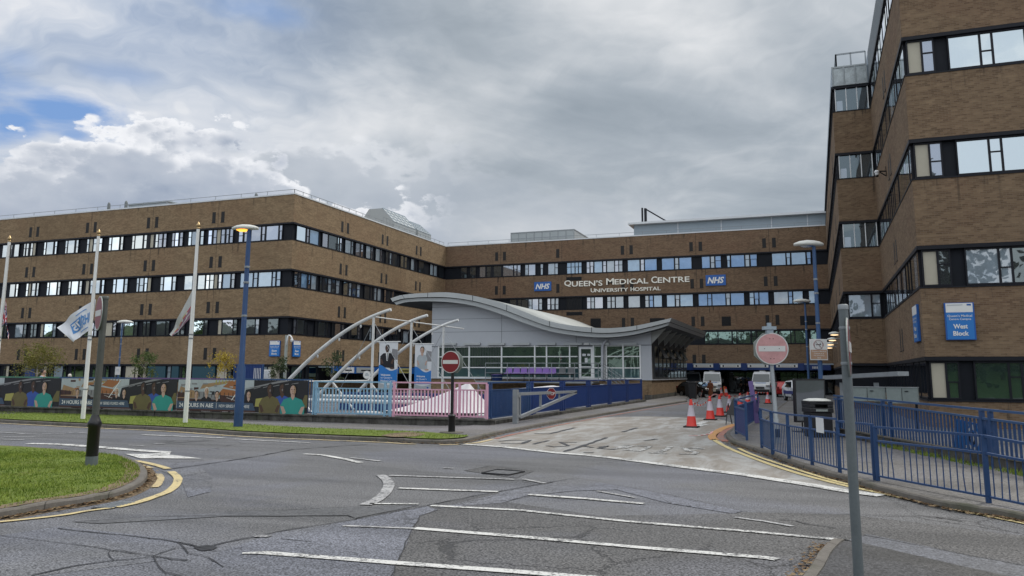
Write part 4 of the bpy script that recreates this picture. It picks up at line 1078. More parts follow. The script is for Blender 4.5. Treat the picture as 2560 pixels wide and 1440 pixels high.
mb=MB();mb.box(xl-.02,xr+.06,YL-.07,YB,zs-.09,zs);mb.build('sill',M['lodge'],lo)
mb=MB();mb.box(xr-.6,xr+.02,YL-.35,YB,0,.42);mb.build('concrete_base',M['plinth'],lo)
# dark glazed side wall
sd_=MB();sd_.box(xr-.12,xr-.02,YL+.22,YB,zs,zat(cb,xr)+.3);sd_.build('side_wall',M['lodge_dark'],lo)
gw=MB();fw=MB();zs1=zs+.1
for k in range(9):
    y=YL+1.2+2.05*k;gw.box(xr-.02,xr-.005,y+.04,y+2.01,zs1,zh)
    fw.box(xr-.02,xr+.04,y-.04,y+.04,zs1,zh)
for z in(zs1,(zs1*2+zh)/3,(zs1+2*zh)/3,zh):fw.box(xr-.02,xr+.036,YL+1.2,YL+1.2+18.4,z-.04,z+.04)
f_=fw.build('side_window',M['lodge_dark'],lo);gw.build('pane',M['dark_glass'],f_,base=BASE[lo])
for k in range(4):
    y=YL+3.3+4.*k;mb=MB();mb.slab([(xr+.05,y,zh-.02),(xr+.05,y+1.9,zh-.02),(xr+.55,y+1.9,zh-.95),(xr+.55,y,zh-.95)],(1,0,.5),.04);mb.build('open_vent',M['lodge_dark'],lo)
# front glazing: bays between mullions, three rows
mul=[130,402,690,985,1090,1295,1370]
rows=[518,610,708,798]
def bay(xa,xb,blinds=False,right=True):
    fr=MB();gl=MB();a,_=L5(xa,600);b_,_=L5(xb,600);zz=[L5(1000,r)[1] for r in rows]
    for x in((a,b_) if right else (a,)):fr.box(x-.06,x+.06,YL-.05,YL+.1,zz[3]-.05,zz[0]+.05)
    for z in zz:fr.box(a+.06,b_-.06,YL-.028,YL+.1,z-.045,z+.045)
    for i in range(3):
        gl.add([(a,YL+.05,zz[i+1]),(b_,YL+.05,zz[i+1]),(b_,YL+.05,zz[i]),(a,YL+.05,zz[i])],[(0,1,2,3)],0 if i<2 else 1)
        if blinds and i<2:
            nb=int((b_-a)/.16)
            for k in range(1,nb):
                x=a+(b_-a)*k/nb;gl.box(x-.02,x+.02,YL+.03,YL+.045,zz[i+1]+.05,zz[i]-.05,2)
    f_=fr.build('window',M['white_metal'],lo);gl.build('pane',[M['green_glass'],M['teal_glass'],M['lodge_dark']],f_,base=BASE[lo])
for i in range(6):bay(mul[i],mul[i+1],i<2,False)
bay(1507,1602);bay(1620,1770,False,False);bay(1770,1922)
mb=MB();a=L5(1370,600)[0];b_=L5(1505,600)[0];mb.box(a,b_,YL+.11,YL+.2,zs,zh);mb.build('wall_panel',M['lodge'],lo)
d_=MB();a=L5(1380,600)[0];b_=L5(1502,600)[0];z0=L5(1440,812)[1];z1_=L5(1440,528)[1]
d_.box(a,a+.18,YL-.06,YL+.08,z0,z1_);d_.box(b_-.18,b_,YL-.06,YL+.08,z0,z1_);d_.box(a+.18,b_-.18,YL-.06,YL+.08,z1_-.14,z1_);d_.box(a+.18,b_-.18,YL-.06,YL+.08,z0,z0+.24);d_.box(a+.18,b_-.18,YL-.058,YL+.08,z0+1.02,z0+1.12)
dr=d_.build('door',M['white_metal'],lo)
mb=MB();mb.box(a+.18,b_-.18,YL,YL+.03,z0+.24,z1_-.14);mb.build('pane',M['green_glass'],dr,base=BASE[lo])
mb=MB()
for x,y,x2,y2 in((1408,585,1440,605),(1452,585,1478,603),(1430,622,1455,662)):
    p=L5(x,y);q=L5(x2,y2);mb.box(p[0],q[0],YL-.012,YL-.004,q[1],p[1])
mb.build('notice',M['paper'],dr,base=BASE[lo])
mb=MB();mb.bar((b_-.14,YL-.1,z0+1.0),(b_-.14,YL-.1,z0+1.35),.04);mb.build('handle',M['steel'],dr,base=BASE[lo])
# shutter boxes, panel joints, downpipe
for x0,x1 in((150,290),(360,505),(575,722),(790,945),(1015,1175),(1250,1410),(1480,1650),(1725,1895)):
    a,z1_=L5(x0,489);b_,z0=L5(x1,507);mb=MB();mb.box(a,b_,YL-.22,YL-.003,z0,z1_);mb.build('window_hood',M['fascia'],lo)
a,z1_=L5(1425,488);b_,z0=L5(1470,505);mb=MB();mb.box(a,b_,YL-.14,YL-.003,z0,z1_);mb.build('door_light',M['white'],lo)
mb=MB()
for x in(690,1353):
    a=L5(x,400)[0];mb.box(a-.015,a+.015,YL-.006,YL+.01,zh+.1,zat(cb,a))
for y in(170,278,393):
    z=L5(200,y)[1];xe=xl
    while xe<xr and zat(cb,xe)>z+.02:xe+=.05
    mb.box(xl,xe,YL-.005,YL+.01,z-.012,z+.012)
mb.box(xl,xr,YL-.03,YL+.01,zh+.01,zh+.06);mb.build('panel_joint',M['lodge_dark'],lo)
mb=MB();p=L5(1635,455);q=L5(1592,510);r2=L5(1590,820);mb.tube([(p[0],YL-.2,p[1]),(q[0]+.05,YL-.2,q[1]+.1),(q[0],YL-.2,q[1]-.1),(r2[0],YL-.2,r2[1])],.13,10);mb.build('downpipe',M['lodge'],lo)
# deck, rails, steps
zd=L5(1000,828)[1]
dk_=thing('deck','raised metal deck with grey tube railings along the front of the lodge','deck',(24,4,0))
xa=L5(545,800)[0];xb=L5(1560,800)[0]
mb=MB();mb.box(xa,xb,3.2,YL-.08,zd-.14,zd);mb.build('platform',M['steel'],dk_)
mb=MB()
for x in(xa+.2,(xa+xb)/2,xb-.2):mb.box(x-.06,x+.06,3.3,3.42,0,zd-.14)
mb.build('support',M['steel'],dk_)
ps=[L5(x,800,3.2)[0] for x in(545,740,935,1135,1340,1550)]
zt=L5(1000,668,3.2)[1]
for x in ps:
    mb=MB();mb.tube([(x,3.2,zd),(x,3.2,zt)],.035,8);mb.build('post',M['steel'],dk_)
for f in(1.,.72,.46,.2):
    mb=MB();z=zd+(zt-zd)*f;mb.tube([(ps[0],3.2,z),(ps[-1],3.2,z)],.022 if f<1 else .032,6)
    mb.tube([(ps[0],3.2,z),(ps[0],YL-.1,z)],.022,6);mb.build('rail',M['steel'],dk_)
sx=L5(1790,850,3.6)[0]
mb=MB();ns=7
for k in range(ns):
    x0=ps[-1]+.05+(sx-ps[-1])*k/ns;mb.box(x0,x0+(sx-ps[-1])/ns,3.5,YL-.4,0,zd*(1-(k+1)/(ns+1)))
mb.build('steps',M['fascia'],dk_)
for y in(3.45,YL-.45):
    for f in(1.,.62,.3):
        mb=MB();h=(zt-zd)*f;mb.tube([(ps[-1],y,zd+h),(sx,y,h)],.026,6);mb.build('stair_rail',M['steel'],dk_)
    for k in(.33,.66,1.):
        mb=MB();x=ps[-1]+(sx-ps[-1])*k;mb.tube([(x,y,zd*(1-k)),(x,y,zd*(1-k)+zt-zd)],.026,6);mb.build('post',M['steel'],dk_)
# beam seating on the deck
bs=thing('beam_seating','row of purple and grey shell seats on a black beam on the lodge deck','bench',(22,4.4,zd))
xs0=L5(580,765,4.3)[0];xs1=L5(1340,765,4.3)[0];zb=L5(900,766,4.3)[1]
mb=MB();mb.box(xs0,xs1,4.25,4.37,zb-.06,zb+.02);
for x in(600,765,890,970,1090,1200,1330):
    a=L5(x,770,4.3)[0];mb.box(a-.03,a+.03,4.1,4.5,zd,zd+.04);mb.box(a-.03,a+.03,4.28,4.34,zd+.04,zb-.06)
mb.box(xs0,L5(690,765,4.3)[0],4.05,4.6,zb+.02,zb+.05)
mb.build('beam',M['black'],bs)
for i,x in enumerate((748,815,880,945,1012,1075,1137,1222,1300)):
    a=L5(x,740,4.3)[0];zt_=L5(x,708,4.3)[1];k=.31
    prof=[(-.30,.02),(-.28,.07),(.12,.06),(.20,.12),(.30,zt_-zb),(.335,zt_-zb-.01),(.26,.1),(.16,.02)]
    v=[(a-k+.03*(z>.2),4.3+y,zb+.02+z) for y,z in prof]+[(a+k-.03*(z>.2),4.3+y,zb+.02+z) for y,z in prof];n=len(prof)
    mb=MB();mb.add(v,[(j,(j+1)%n,(j+1)%n+n,j+n) for j in range(n)]+[tuple(range(n))[::-1],tuple(range(n,2*n))]);mb.build('seat',M['purple' if i<7 else 'seatgrey'],bs,bevel=.03)
bn=thing('bin','small dark purple bin under the end of the purple seat row','bin',(L5(650,800,4.3)[0],4.3,zd))
p=BASE[bn];mb=MB();mb.lathe((p.x,p.y,p.z),[(.40,0),(.46,.02),(.50,.52),(.52,.54)],14);mb.build('body',M['bluepanel'],bn);mb=MB();mb.lathe((p.x,p.y,p.z+.541),[(.53,0),(.53,.03),(.2,.06)],14);mb.build('rim',M['purple_cloth'],bn)
# ================================================================ FENCES
def picket(root_name,label,cat,a,b_,z0,ztop,zrail,npk,mat,posts,group=None,pw=.035,mat2=None,double=True,toprail=True,bent=0.):
    a=Vector(a);b_=Vector(b_);t=thing(root_name,label,cat,((a+b_)/2)*1.,group)
    d=(b_-a).normalized();m=M[mat]
    up=Vector((0,0,1))
    def at(s,z): return Vector((a.x+(b_.x-a.x)*s,a.y+(b_.y-a.y)*s,z(s) if callable(z) else z))
    if toprail:
        mb=MB();mb.bar(at(0,ztop),at(1,ztop),.05,.06);mb.build('top_rail',m,t)
    mb=MB();mb.bar(at(0,zrail),at(1,zrail),.05,.05);mb.build('middle_rail',m,t)
    mb=MB();mb.bar(at(0,z0),at(1,z0),.05,.05);mb.build('bottom_rail',m,t)
    pk=MB()
    for k in range(npk):
        s=(k+.5)/npk;p=at(s,z0);q=at(s,zrail)
        if bent and R.random()<bent:
            mid_=(p+q)/2+d*R.uniform(-.04,.04)+Vector((-d.y,d.x,0))*R.uniform(-.03,.03)
            pk.bar(p,mid_,pw,pw*.6);pk.bar(mid_,q,pw,pw*.6)
        else: pk.bar(p,q,pw,pw*.6)
    pk.build('picket_panel',m,t)
    for s in posts:
        mb=MB();p=at(s,z0);q=at(s,ztop if toprail else zrail);mb.bar(p-up*.12,q-up*.03,.085,.085)
        mb.build('post',M[mat2] if mat2 else m,t)
    return t
# plinth walls
zp=.33
pl=thing('retaining_wall','low stained concrete wall carrying the banner fence and pale blue and pink railings','wall',(20,-32.7,0))
mb=MB();mb.box(-40,34.0,-33.0,-32.62,-.02,zp-.06,0);mb.box(-40,34.06,-33.06,-32.56,zp-.06,zp,0);
x=-38
while x<33:mb.box(x-.012,x+.012,-33.006,-32.9,0,zp-.06,1);x+=2.9
mb.build('wall',[M['plinth'],M['slit']],pl)
pl2=thing('retaining_wall','low concrete wall under the deep blue railings beside the driveway','wall',(33.8,-18,0))
mb=MB();mb.box(33.5,34.0,-32.55,-2,0,zp-.08);mb.build('wall',M['plinth'],pl2)
# pale blue and pink railing
XP0=ony(782,1045,-32.8).x;XP1=ony(975,1045,-32.8).x;XP2=ony(1217,1045,-32.8).x
zb_=zp+.08;zr=ony(1000,973,-32.8).z;zt=ony(1000,956,-32.8).z
picket('railing','pale blue picket railing on the low wall beside the banners','railing',(XP0,-32.8,0),(XP1,-32.8,0),zb_,zt,zr,22,'lightblue',(.0,.035,.93,1.),pw=.056)
picket('railing','pink picket railing on the low wall behind the red no entry sign','railing',(XP1+.08,-32.8,0),(XP2,-32.8,0),zb_,zt,zr,27,'pink',(.02,.66,.72,1.),pw=.056)
# deep blue railing along the driveway (close set flat pickets)
bp0=Vector((33.75,-32.7,0));bp1=Vector((33.75,-2.4,0))
N=6
for k in range(N):
    a=bp0.lerp(bp1,k/N);b_=bp0.lerp(bp1,(k+1)/N)
    picket('railing',('nearest','second','third','fourth','fifth','farthest')[k]+' deep blue picket panel along the left side of the driveway','railing',a+Vector((0,.05,0)),b_-Vector((0,.05,0)),zb_-.05,zt+.02,zr,34,'bluepanel' if k else 'blue',(.0,.06,.94,1.),'deep blue railings along the driveway',pw=.05)
# banner fence: coloured top rail on posts
rb=thing('railing','banner fence rail painted green, blue and purple along its top','railing',(10,-32.8,0))
xs_=[ony(x,945,-32.8).x for x in(-200,150,330,560,782)]
for i,k in enumerate(('green_rail','blue2','purple_rail','blue2')):
    mb=MB();mb.bar((xs_[i],-32.8,1.80),(xs_[i+1],-32.8,1.80),.06);mb.bar((xs_[i],-32.8,zb_),(xs_[i+1],-32.8,zb_),.05);mb.build('rail',M[k],rb)
x=xs_[0]
while x<xs_[-1]:
    mb=MB();mb.box(x-.04,x+.04,-32.84,-32.76,zp,1.77);mb.build('post',M['blue2'],rb);x+=1.9
pk=MB();x=xs_[0]
while x<xs_[-1]:pk.box(x-.018,x+.018,-32.815,-32.785,zb_,1.77);x+=.14
pk.build('picket_panel',M['blue2'],rb)
# ---- printed banners
def ell(mb,c,rx,rz,y,m,n=14,z0=-1,z1=1,rot=0.):
    pts=[]
    for k in range(n):
        a=2*math.pi*k/n;x=rx*math.cos(a);z=max(z0*rz,min(z1*rz,rz*math.sin(a)))
        pts.append((c[0]+x*math.cos(rot)-z*math.sin(rot),y,c[1]+x*math.sin(rot)+z*math.cos(rot)))
    mb.add(pts,[tuple(range(n))],m)
PM=['dark_print','sky_print','wood_print','copper','grey_print','navy_print','maroon_print','olive','royal','teal','yellow_print','ltskin','dkskin','hair','hairgrey','white','midblue','darkcloth']
PI={k:i for i,k in enumerate(PM)};PMM=[M[k] for k in PM]
def poly(mb,pts,y,m): mb.add([(x,y,z) for x,z in pts],[tuple(range(len(pts)))],PI[m])
def figure(mb,x,zn,s,y,skin,cloth,hair,wide=1.):
    """half-length printed figure: zn is chin height, s is head height"""
    poly(mb,[(x-s*.95*wide,zn-s*1.75),(x-s*.98*wide,zn-s*.9),(x-s*.72*wide,zn-s*.36),(x-s*.25,zn-s*.14),(x,zn-s*.32),(x+s*.25,zn-s*.14),(x+s*.72*wide,zn-s*.36),(x+s*.98*wide,zn-s*.9),(x+s*.95*wide,zn-s*1.75)],y,cloth)
    y-=.0012;poly(mb,[(x-s*.19,zn+s*.15),(x-s*.21,zn-s*.12),(x,zn-s*.42),(x+s*.21,zn-s*.12),(x+s*.19,zn+s*.15)],y,skin)
    for sx in(-1,1):poly(mb,[(x+sx*s*.98*wide,zn-s*.95),(x+sx*s*.72*wide,zn-s*1.0),(x+sx*s*.5*wide,zn-s*1.55),(x+sx*s*.75*wide,zn-s*1.72)],y,skin)
    y-=.0012
    ell(mb,(x,zn+s*.56),s*.36,s*.50,y,PI[hair]);y-=.0012;ell(mb,(x,zn+s*.46),s*.32,s*.46,y,PI[skin])
    y-=.0012
    poly(mb,[(x+s*.08,zn+s*.90),(x+s*.24,zn+s*.78),(x+s*.31,zn+s*.5),(x+s*.24,zn+s*.16),(x+s*.08,zn+s*.03),(x+s*.14,zn+s*.45)],y+.0004,'wood_print' if skin!='dkskin' else 'dark_print')
    for sx in(-1,1):ell(mb,(x+sx*s*.13,zn+s*.54),s*.085,s*.03,y,PI['hair'],8)
    ell(mb,(x,zn+s*.17),s*.11,s*.022,y,PI['maroon_print'],8)
    poly(mb,[(x-s*.03,zn+s*.5),(x+s*.03,zn+s*.5),(x+s*.055,zn+s*.29),(x-s*.055,zn+s*.29)],y,'grey_print' if skin=='dkskin' else 'wood_print')
def hospital_banner(xa,xb,label):
    y=-32.93;z0,z1=zp+.03,1.76;W=xb-xa;H=z1-z0
    t=thing('banner',label,'banner',((xa+xb)/2,y,z0),'printed banners along the railing')
    X=lambda s:xa+W*s
    Z=lambda s:z0+H*s
    mb=MB();mb.box(xa,xb,y,y+.012,z0,z1);mb.build('sheet',M['dark_print'],t)
    p=MB();y-=.002
    poly(p,[(X(0),Z(.62)),(X(.30),Z(.62)),(X(.30),Z(1)),(X(0),Z(1))],y,'sky_print')
    poly(p,[(X(0),Z(.36)),(X(.32),Z(.36)),(X(.32),Z(.62)),(X(0),Z(.62))],y,'grey_print')
    poly(p,[(X(.30),Z(.40)),(X(.60),Z(.40)),(X(.60),Z(1)),(X(.30),Z(1))],y,'sky_print')
    poly(p,[(X(0),Z(.30)),(X(.36),Z(.30)),(X(.34),Z(.36)),(X(0),Z(.40))],y-.0008,'maroon_print')
    y-=.0016
    poly(p,[(X(0),Z(.44)),(X(.02),Z(.78)),(X(.14),Z(.64)),(X(.14),Z(.40)),(X(0),Z(.40))],y,'wood_print')
    poly(p,[(X(.0),Z(.60)),(X(.10),Z(.56)),(X(.10),Z(.44)),(X(0),Z(.42))],y-.0008,'maroon_print')
    poly(p,[(X(.18),Z(.70)),(X(.40),Z(.90)),(X(.42),Z(.98)),(X(.2),Z(.86))],y,'wood_print')
    poly(p,[(X(.32),Z(.52)),(X(.50),Z(.48)),(X(.46),Z(.66)),(X(.36),Z(.72))],y,'copper')
    poly(p,[(X(.36),Z(.78)),(X(.46),Z(.70)),(X(.53),Z(.92)),(X(.42),Z(.97))],y-.0008,'copper')
    poly(p,[(X(.34),Z(.30)),(X(.60),Z(.30)),(X(.60),Z(.40)),(X(.34),Z(.52))],y-.0008,'maroon_print')
    for k in range(9):poly(p,[(X(.30+.025*k),Z(.86)),(X(.308+.025*k),Z(.86)),(X(.311+.025*k),Z(.99)),(X(.303+.025*k),Z(.99))],y-.0016,'yellow_print' if k<4 else 'copper')
    for a,b_,c,d in((.43,.36,.52,.95),(.39,.44,.47,.34),(.52,.40,.50,.62)):poly(p,[(X(a),Z(b_)),(X(a+.007),Z(b_)),(X(c+.007),Z(d)),(X(c),Z(d))],y-.0024,'white')
    # big dark canopy wedge on the right
    poly(p,[(X(.58),Z(0)),(X(1),Z(0)),(X(1),Z(1)),(X(.86),Z(1)),(X(.54),Z(.70)),(X(.52),Z(.30))],y-.003,'dark_print')
    poly(p,[(X(.50),Z(.70)),(X(.80),Z(1)),(X(.88),Z(1)),(X(.62),Z(.78))],y-.0038,'grey_print')
    y-=.0040
    rr=random.Random(int(xa*10))
    for k in range(14):
        a=rr.uniform(.0,.5);c=rr.uniform(.5,.93);w_2=rr.uniform(.01,.05);h_2=rr.uniform(.02,.10)
        poly(p,[(X(a),Z(c)),(X(a+w_2),Z(c+rr.uniform(-.03,.03))),(X(a+w_2),Z(c+h_2)),(X(a),Z(c+h_2))],y-.00002*k,rr.choice(('maroon_print','copper','wood_print','grey_print','dark_print','sky_print')))
    for k in range(16):
        a=.01+.033*k;poly(p,[(X(a),Z(.44)),(X(a+.004),Z(.44)),(X(a+.006),Z(.60)),(X(a+.002),Z(.60))],y-.0004,'dark_print')
    for k in range(5):
        a=.60+.07*k;poly(p,[(X(a),Z(.72+.04*k)),(X(a+.05),Z(.78+.035*k)),(X(a+.05),Z(.80+.035*k)),(X(a),Z(.74+.04*k))],y-.0006,'grey_print')
    y-=.0012
    s=H*.36
    figure(p,X(.155),Z(.40),H*.24,y,'ltskin','darkcloth','hair');figure(p,X(.235),Z(.50),H*.26,y-.005,'ltskin','darkcloth','hairgrey');figure(p,X(.32),Z(.40),H*.24,y-.01,'ltskin','darkcloth','hair')
    figure(p,X(.50),Z(.44),H*.25,y,'ltskin','darkcloth','hairgrey');figure(p,X(.565),Z(.42),H*.24,y-.005,'ltskin','darkcloth','hair')
    poly(p,[(X(.615),Z(.18)),(X(.67),Z(.18)),(X(.68),Z(.46)),(X(.62),Z(.42))],y-.006,'yellow_print')
    poly(p,[(X(.945),Z(.18)),(X(1),Z(.18)),(X(1),Z(.56)),(X(.98),Z(.56))],y-.006,'olive')
    figure(p,X(.725),Z(.56),H*.33,y-.01,'dkskin','olive','hair',1.25);figure(p,X(.815),Z(.58),H*.33,y-.004,'dkskin','royal','hair',1.2);figure(p,X(.895),Z(.54),H*.34,y-.02,'ltskin','teal','hair',1.35)
    y-=.014
    poly(p,[(X(.0),Z(.06)),(X(.62),Z(.05)),(X(.60),Z(.28)),(X(.0),Z(.31))],y,'navy_print')
    poly(p,[(X(.0),Z(.0)),(X(.62),Z(.0)),(X(.62),Z(.05)),(X(.0),Z(.06))],y,'maroon_print')
    po=p.build('print',PMM,t)
    tx=MB();add_text(tx,'24 HOURS IN A&E',(X(.02),y-.002,Z(.115)),(1,0,0),(0,0,1),W*.275,H*.135,bold=.012)
    tx.build('lettering',M['white'],t);tx=MB();tx.box(X(.318),X(.3205),y-.003,y-.002,Z(.10),Z(.27));tx.build('divider',M['white'],t);tx=MB();add_text(tx,'NEW SERIES FILMED HERE',(X(.34),y-.002,Z(.125)),(1,0,0),(0,0,1),W*.235,H*.095,bold=.004)
    tx.build('lettering',M['white'],t)
xb0=[ony(x,1000,-32.93).x for x in(-170,149,442,769)]
hospital_banner(xb0[0]-.6,xb0[1]-.03,'printed medical banner at the far left, cut off by the edge of the view')
hospital_banner(xb0[1]+.03,xb0[2]-.03,'printed medical banner behind the tall grey post and the flagpole with the white flag')
hospital_banner(xb0[2]+.03,xb0[3],'printed medical banner behind the blue lamp post, next to the pale blue railing')
# ================================================================ WHITE TUBE CANOPY FRAME
tf=thing('sculptural_canopy','white curved tube frame with masts and stay wires behind the pale blue railing','canopy',(27,-23,0))
AY=[-27.,-22.9,-18.8]
arc=[(720.5,952),(770.5,886.7),(845.5,841),(890,817),(945.5,788),(977.5,774)]
_p=[ony(708,966,AY[0]),ony(846,812,AY[0]),ony(977.5,774,AY[0])]
base_arc=[_p[0]*(1-t)**2+_p[1]*2*t*(1-t)+_p[2]*t*t for t in [k/25 for k in range(26)]]
for k,y in enumerate(AY):
    pts=[Vector((p.x,y,p.z)) for p in base_arc]
    d=(pts[0]-pts[1]).normalized();pts=[pts[0]+d*1.1]+pts
    mb=MB();mb.tube(pts,[.105-.025*i/len(pts) for i in range(len(pts))],12);mb.build('arched_tube',M['white_tube'],tf)
    mast_top=pts[-9];mx=ony(931 if k==0 else 1031,900,y).x if k<2 else pts[-9].x
    mb=MB();mx=pts[-5].x;mb.tube([(mx,y,.0),(mx,y,pts[-5].z-.08)],.068,10);mb.build('mast',M['white_tube'],tf)
    mb=MB()
    mb.tube([pts[2],pts[2]+Vector((1.3,.4,-1.6))],.06,8);mb.build('strut',M['white_tube'],tf)
    for q in((2.2,-1.2,-2.),(-1.6,.5,-1.6)):
        mb=MB();mb.tube([(mx,y,pts[-5].z-.3),(mx+q[0]*1.5,y+q[1],.8)],.014,5);mb.build('stay_wire',M['steel'],tf)
    for i in(9,14,19):
        mb=MB();mb.lathe(pts[i]+Vector((0,0,-.30)),[(.02,0),(.05,.05),(.05,.16)],8);mb.build('lug',M['white_tube'],tf)
p0=base_arc[-5];mb=MB();mb.tube([(p0.x,AY[0],p0.z-.05),(p0.x,AY[2]+3.,p0.z-.05)],.033,8);mb.build('tie',M['white_tube'],tf)
p0=base_arc[1];mb=MB();mb.tube([(p0.x,AY[0],p0.z),(p0.x,AY[2]+.4,p0.z)],.042,8);mb.build('tie',M['white_tube'],tf)
for z,y,x0,x1,r in((1001,-29.5,767,1073,.10),(990,-27.6,808,1073,.08),(1032.6,-31.,892,1212,.10)):
    a=ony(x0,z,y);b_=ony(x1,z,y);mb=MB();mb.tube([a,(b_.x,y,a.z)],r,10);mb.build('ground_tube',M['white_tube'],tf)
mb=MB();mb.box(20,32,-22.,-21.7,0,1.0);mb.build('ramp_wall',M['bluepanel'],tf)
# white membranes: anticlastic sails with a raised peak
def tent(name,label,peak,corners,cat='tensile canopy'):
    t=thing(name,label,cat,(peak.x,peak.y,0));n=16;rows=10;v=[];f=[]
    pk=Vector(peak);L=[];m=len(corners)
    for k in range(n):
        s=k/n*m;i=int(s);fr_=s-i;L.append(Vector(corners[i]).lerp(Vector(corners[(i+1)%m]),fr_))
    for j in range(rows+1):
        q=j/rows
        for k in range(n):
            h=L[k];w=1-q
            r_=pk+(h-pk)*q if False else Vector((pk.x+(h.x-pk.x)*(q*.96+.04),pk.y+(h.y-pk.y)*(q*.96+.04),h.z+(pk.z-h.z)*(w**1.45)))
            v.append(r_)
    for j in range(rows):
        for k in range(n):
            a=j*n+k;b_=j*n+(k+1)%n;f.append((a,b_,b_+n,a+n))
    mb=MB();mb.add(v,f,0,True);mb.add(v[:n],[tuple(range(n))],0);mb.build('membrane',M['tent'],t)
    mb=MB()
    for k in range(n):mb.tube([v[rows*n+k],v[rows*n+(k+1)%n]],.03,6)
    mb.build('edge_cable',M['black'],t)
    return t
Y_=-30.
pk=ony(1172,960,Y_);a=ony(975,1020,Y_);b_=ony(1213,1018,Y_)
tent('tent','white tensile membrane rising to a peak behind the pink railing',pk,[(a.x,Y_-1.,a.z-.1),((a.x+b_.x)/2,Y_-1.6,a.z-.1),(b_.x+.2,Y_-1.3,a.z-.1),(b_.x+.4,Y_+1.6,a.z-.1),((a.x+b_.x)/2,Y_+2.,a.z-.1)])
pk=ony(1380,964,-14.);tent('tent','small white membrane peak showing above the deep blue railing by the lodge',pk,[(pk.x-2.2,-15.5,1.2),(pk.x+2.2,-15.5,1.2),(pk.x+2.2,-12.5,1.2),(pk.x-2.2,-12.5,1.2)])
# vertical welcome banners hung from the frame
def portrait(x0,x1,yt,yb,Y,label,suit,skin,hair,fem):
    a=ony(x0,yt,Y);b_=ony(x1,yb,Y);xa,xb,z1,z0=a.x,b_.x,a.z,b_.z;W=xb-xa;H=z1-z0
    t=thing('banner',label,'banner',((xa+xb)/2,Y,z0),'tall welcome banners')
    mb=MB();mb.box(xa,xb,Y,Y+.012,z0,z1);mb.build('sheet',M['paper'],t)
    mb=MB();mb.tube([(xa-.15,Y,z1+.03),(xb+.15,Y,z1+.03)],.03,8);mb.build('hanging_rod',M['white_tube'],t)
    p=MB();y=Y-.002;X=lambda s:xa+W*s
    Z=lambda s:z0+H*s
    poly(p,[(X(.62),Z(.62)),(X(1),Z(.62)),(X(1),Z(.84)),(X(.7),Z(.86))],y,'grey_print')
    s=H*.155;figure(p,X(.44),Z(.79),s,y-.001,skin,suit,hair,1.15 if not fem else .85)
    cx=X(.44)
    w=.36 if not fem else .29
    poly(p,[(cx-W*w,Z(.46)),(cx-W*w*1.05,Z(.70)),(cx-W*.2,Z(.765)),(cx+W*.2,Z(.765)),(cx+W*w*1.05,Z(.70)),(cx+W*w*1.1,Z(.44))],y-.0015,suit)
    if not fem:
        poly(p,[(cx-W*.08,Z(.78)),(cx+W*.08,Z(.78)),(cx+W*.03,Z(.60)),(cx-W*.03,Z(.60))],y-.008,'white');poly(p,[(cx-W*.02,Z(.765)),(cx+W*.02,Z(.765)),(cx+W*.025,Z(.62)),(cx-W*.01,Z(.60))],y-.009,'navy_print')
    ell(p,(cx+W*.28,Z(.44)),W*.13,H*.02,y-.009,PI[skin])
    n=12;wv=[(X(k/n),Z(.47+.045*math.sin(k/n*5.5+1.2)-.06*k/n)) for k in range(n+1)]
    poly(p,[(X(0),Z(.13))]+[(X(1),Z(.13))]+wv[::-1],y-.011,'midblue')
    wv2=[(X(k/n),Z(.13-.05*math.sin(k/n*3.1))) for k in range(n+1)]
    poly(p,[(X(0),Z(.0)),(X(1),Z(.0))]+wv2[::-1],y-.0105,'sky_print')
    poly(p,[(X(.76),Z(.03)),(X(.86),Z(.03)),(X(.86),Z(.065)),(X(.76),Z(.065))],y-.012,'royal')
    p.build('print',PMM,t)
    for i,sx in enumerate(('Welcome','to Queen’s','Medical Centre')):
        tx=MB();add_text(tx,sx,(X(.12),y-.013,Z(.275-.062*i)),(1,0,0),(0,0,1),W*(.52,.62,.80)[i],H*.042,bold=.03 if i==0 else .01)
        tx.build('lettering',M['white'],t)
portrait(949,992,856,972,AY[1]-.25,'tall welcome banner with a smiling man in a dark suit above a blue panel','darkcloth','dkskin','hair',False)
portrait(1038,1077,861,975,AY[2]-.25,'tall welcome banner with a dark haired woman in pale blue above a blue panel','sky_print','ltskin','hair',True)
# ================================================================ STREET FURNITURE
def ztop(base,x,y): return dep(x,y,fwd(base)).z
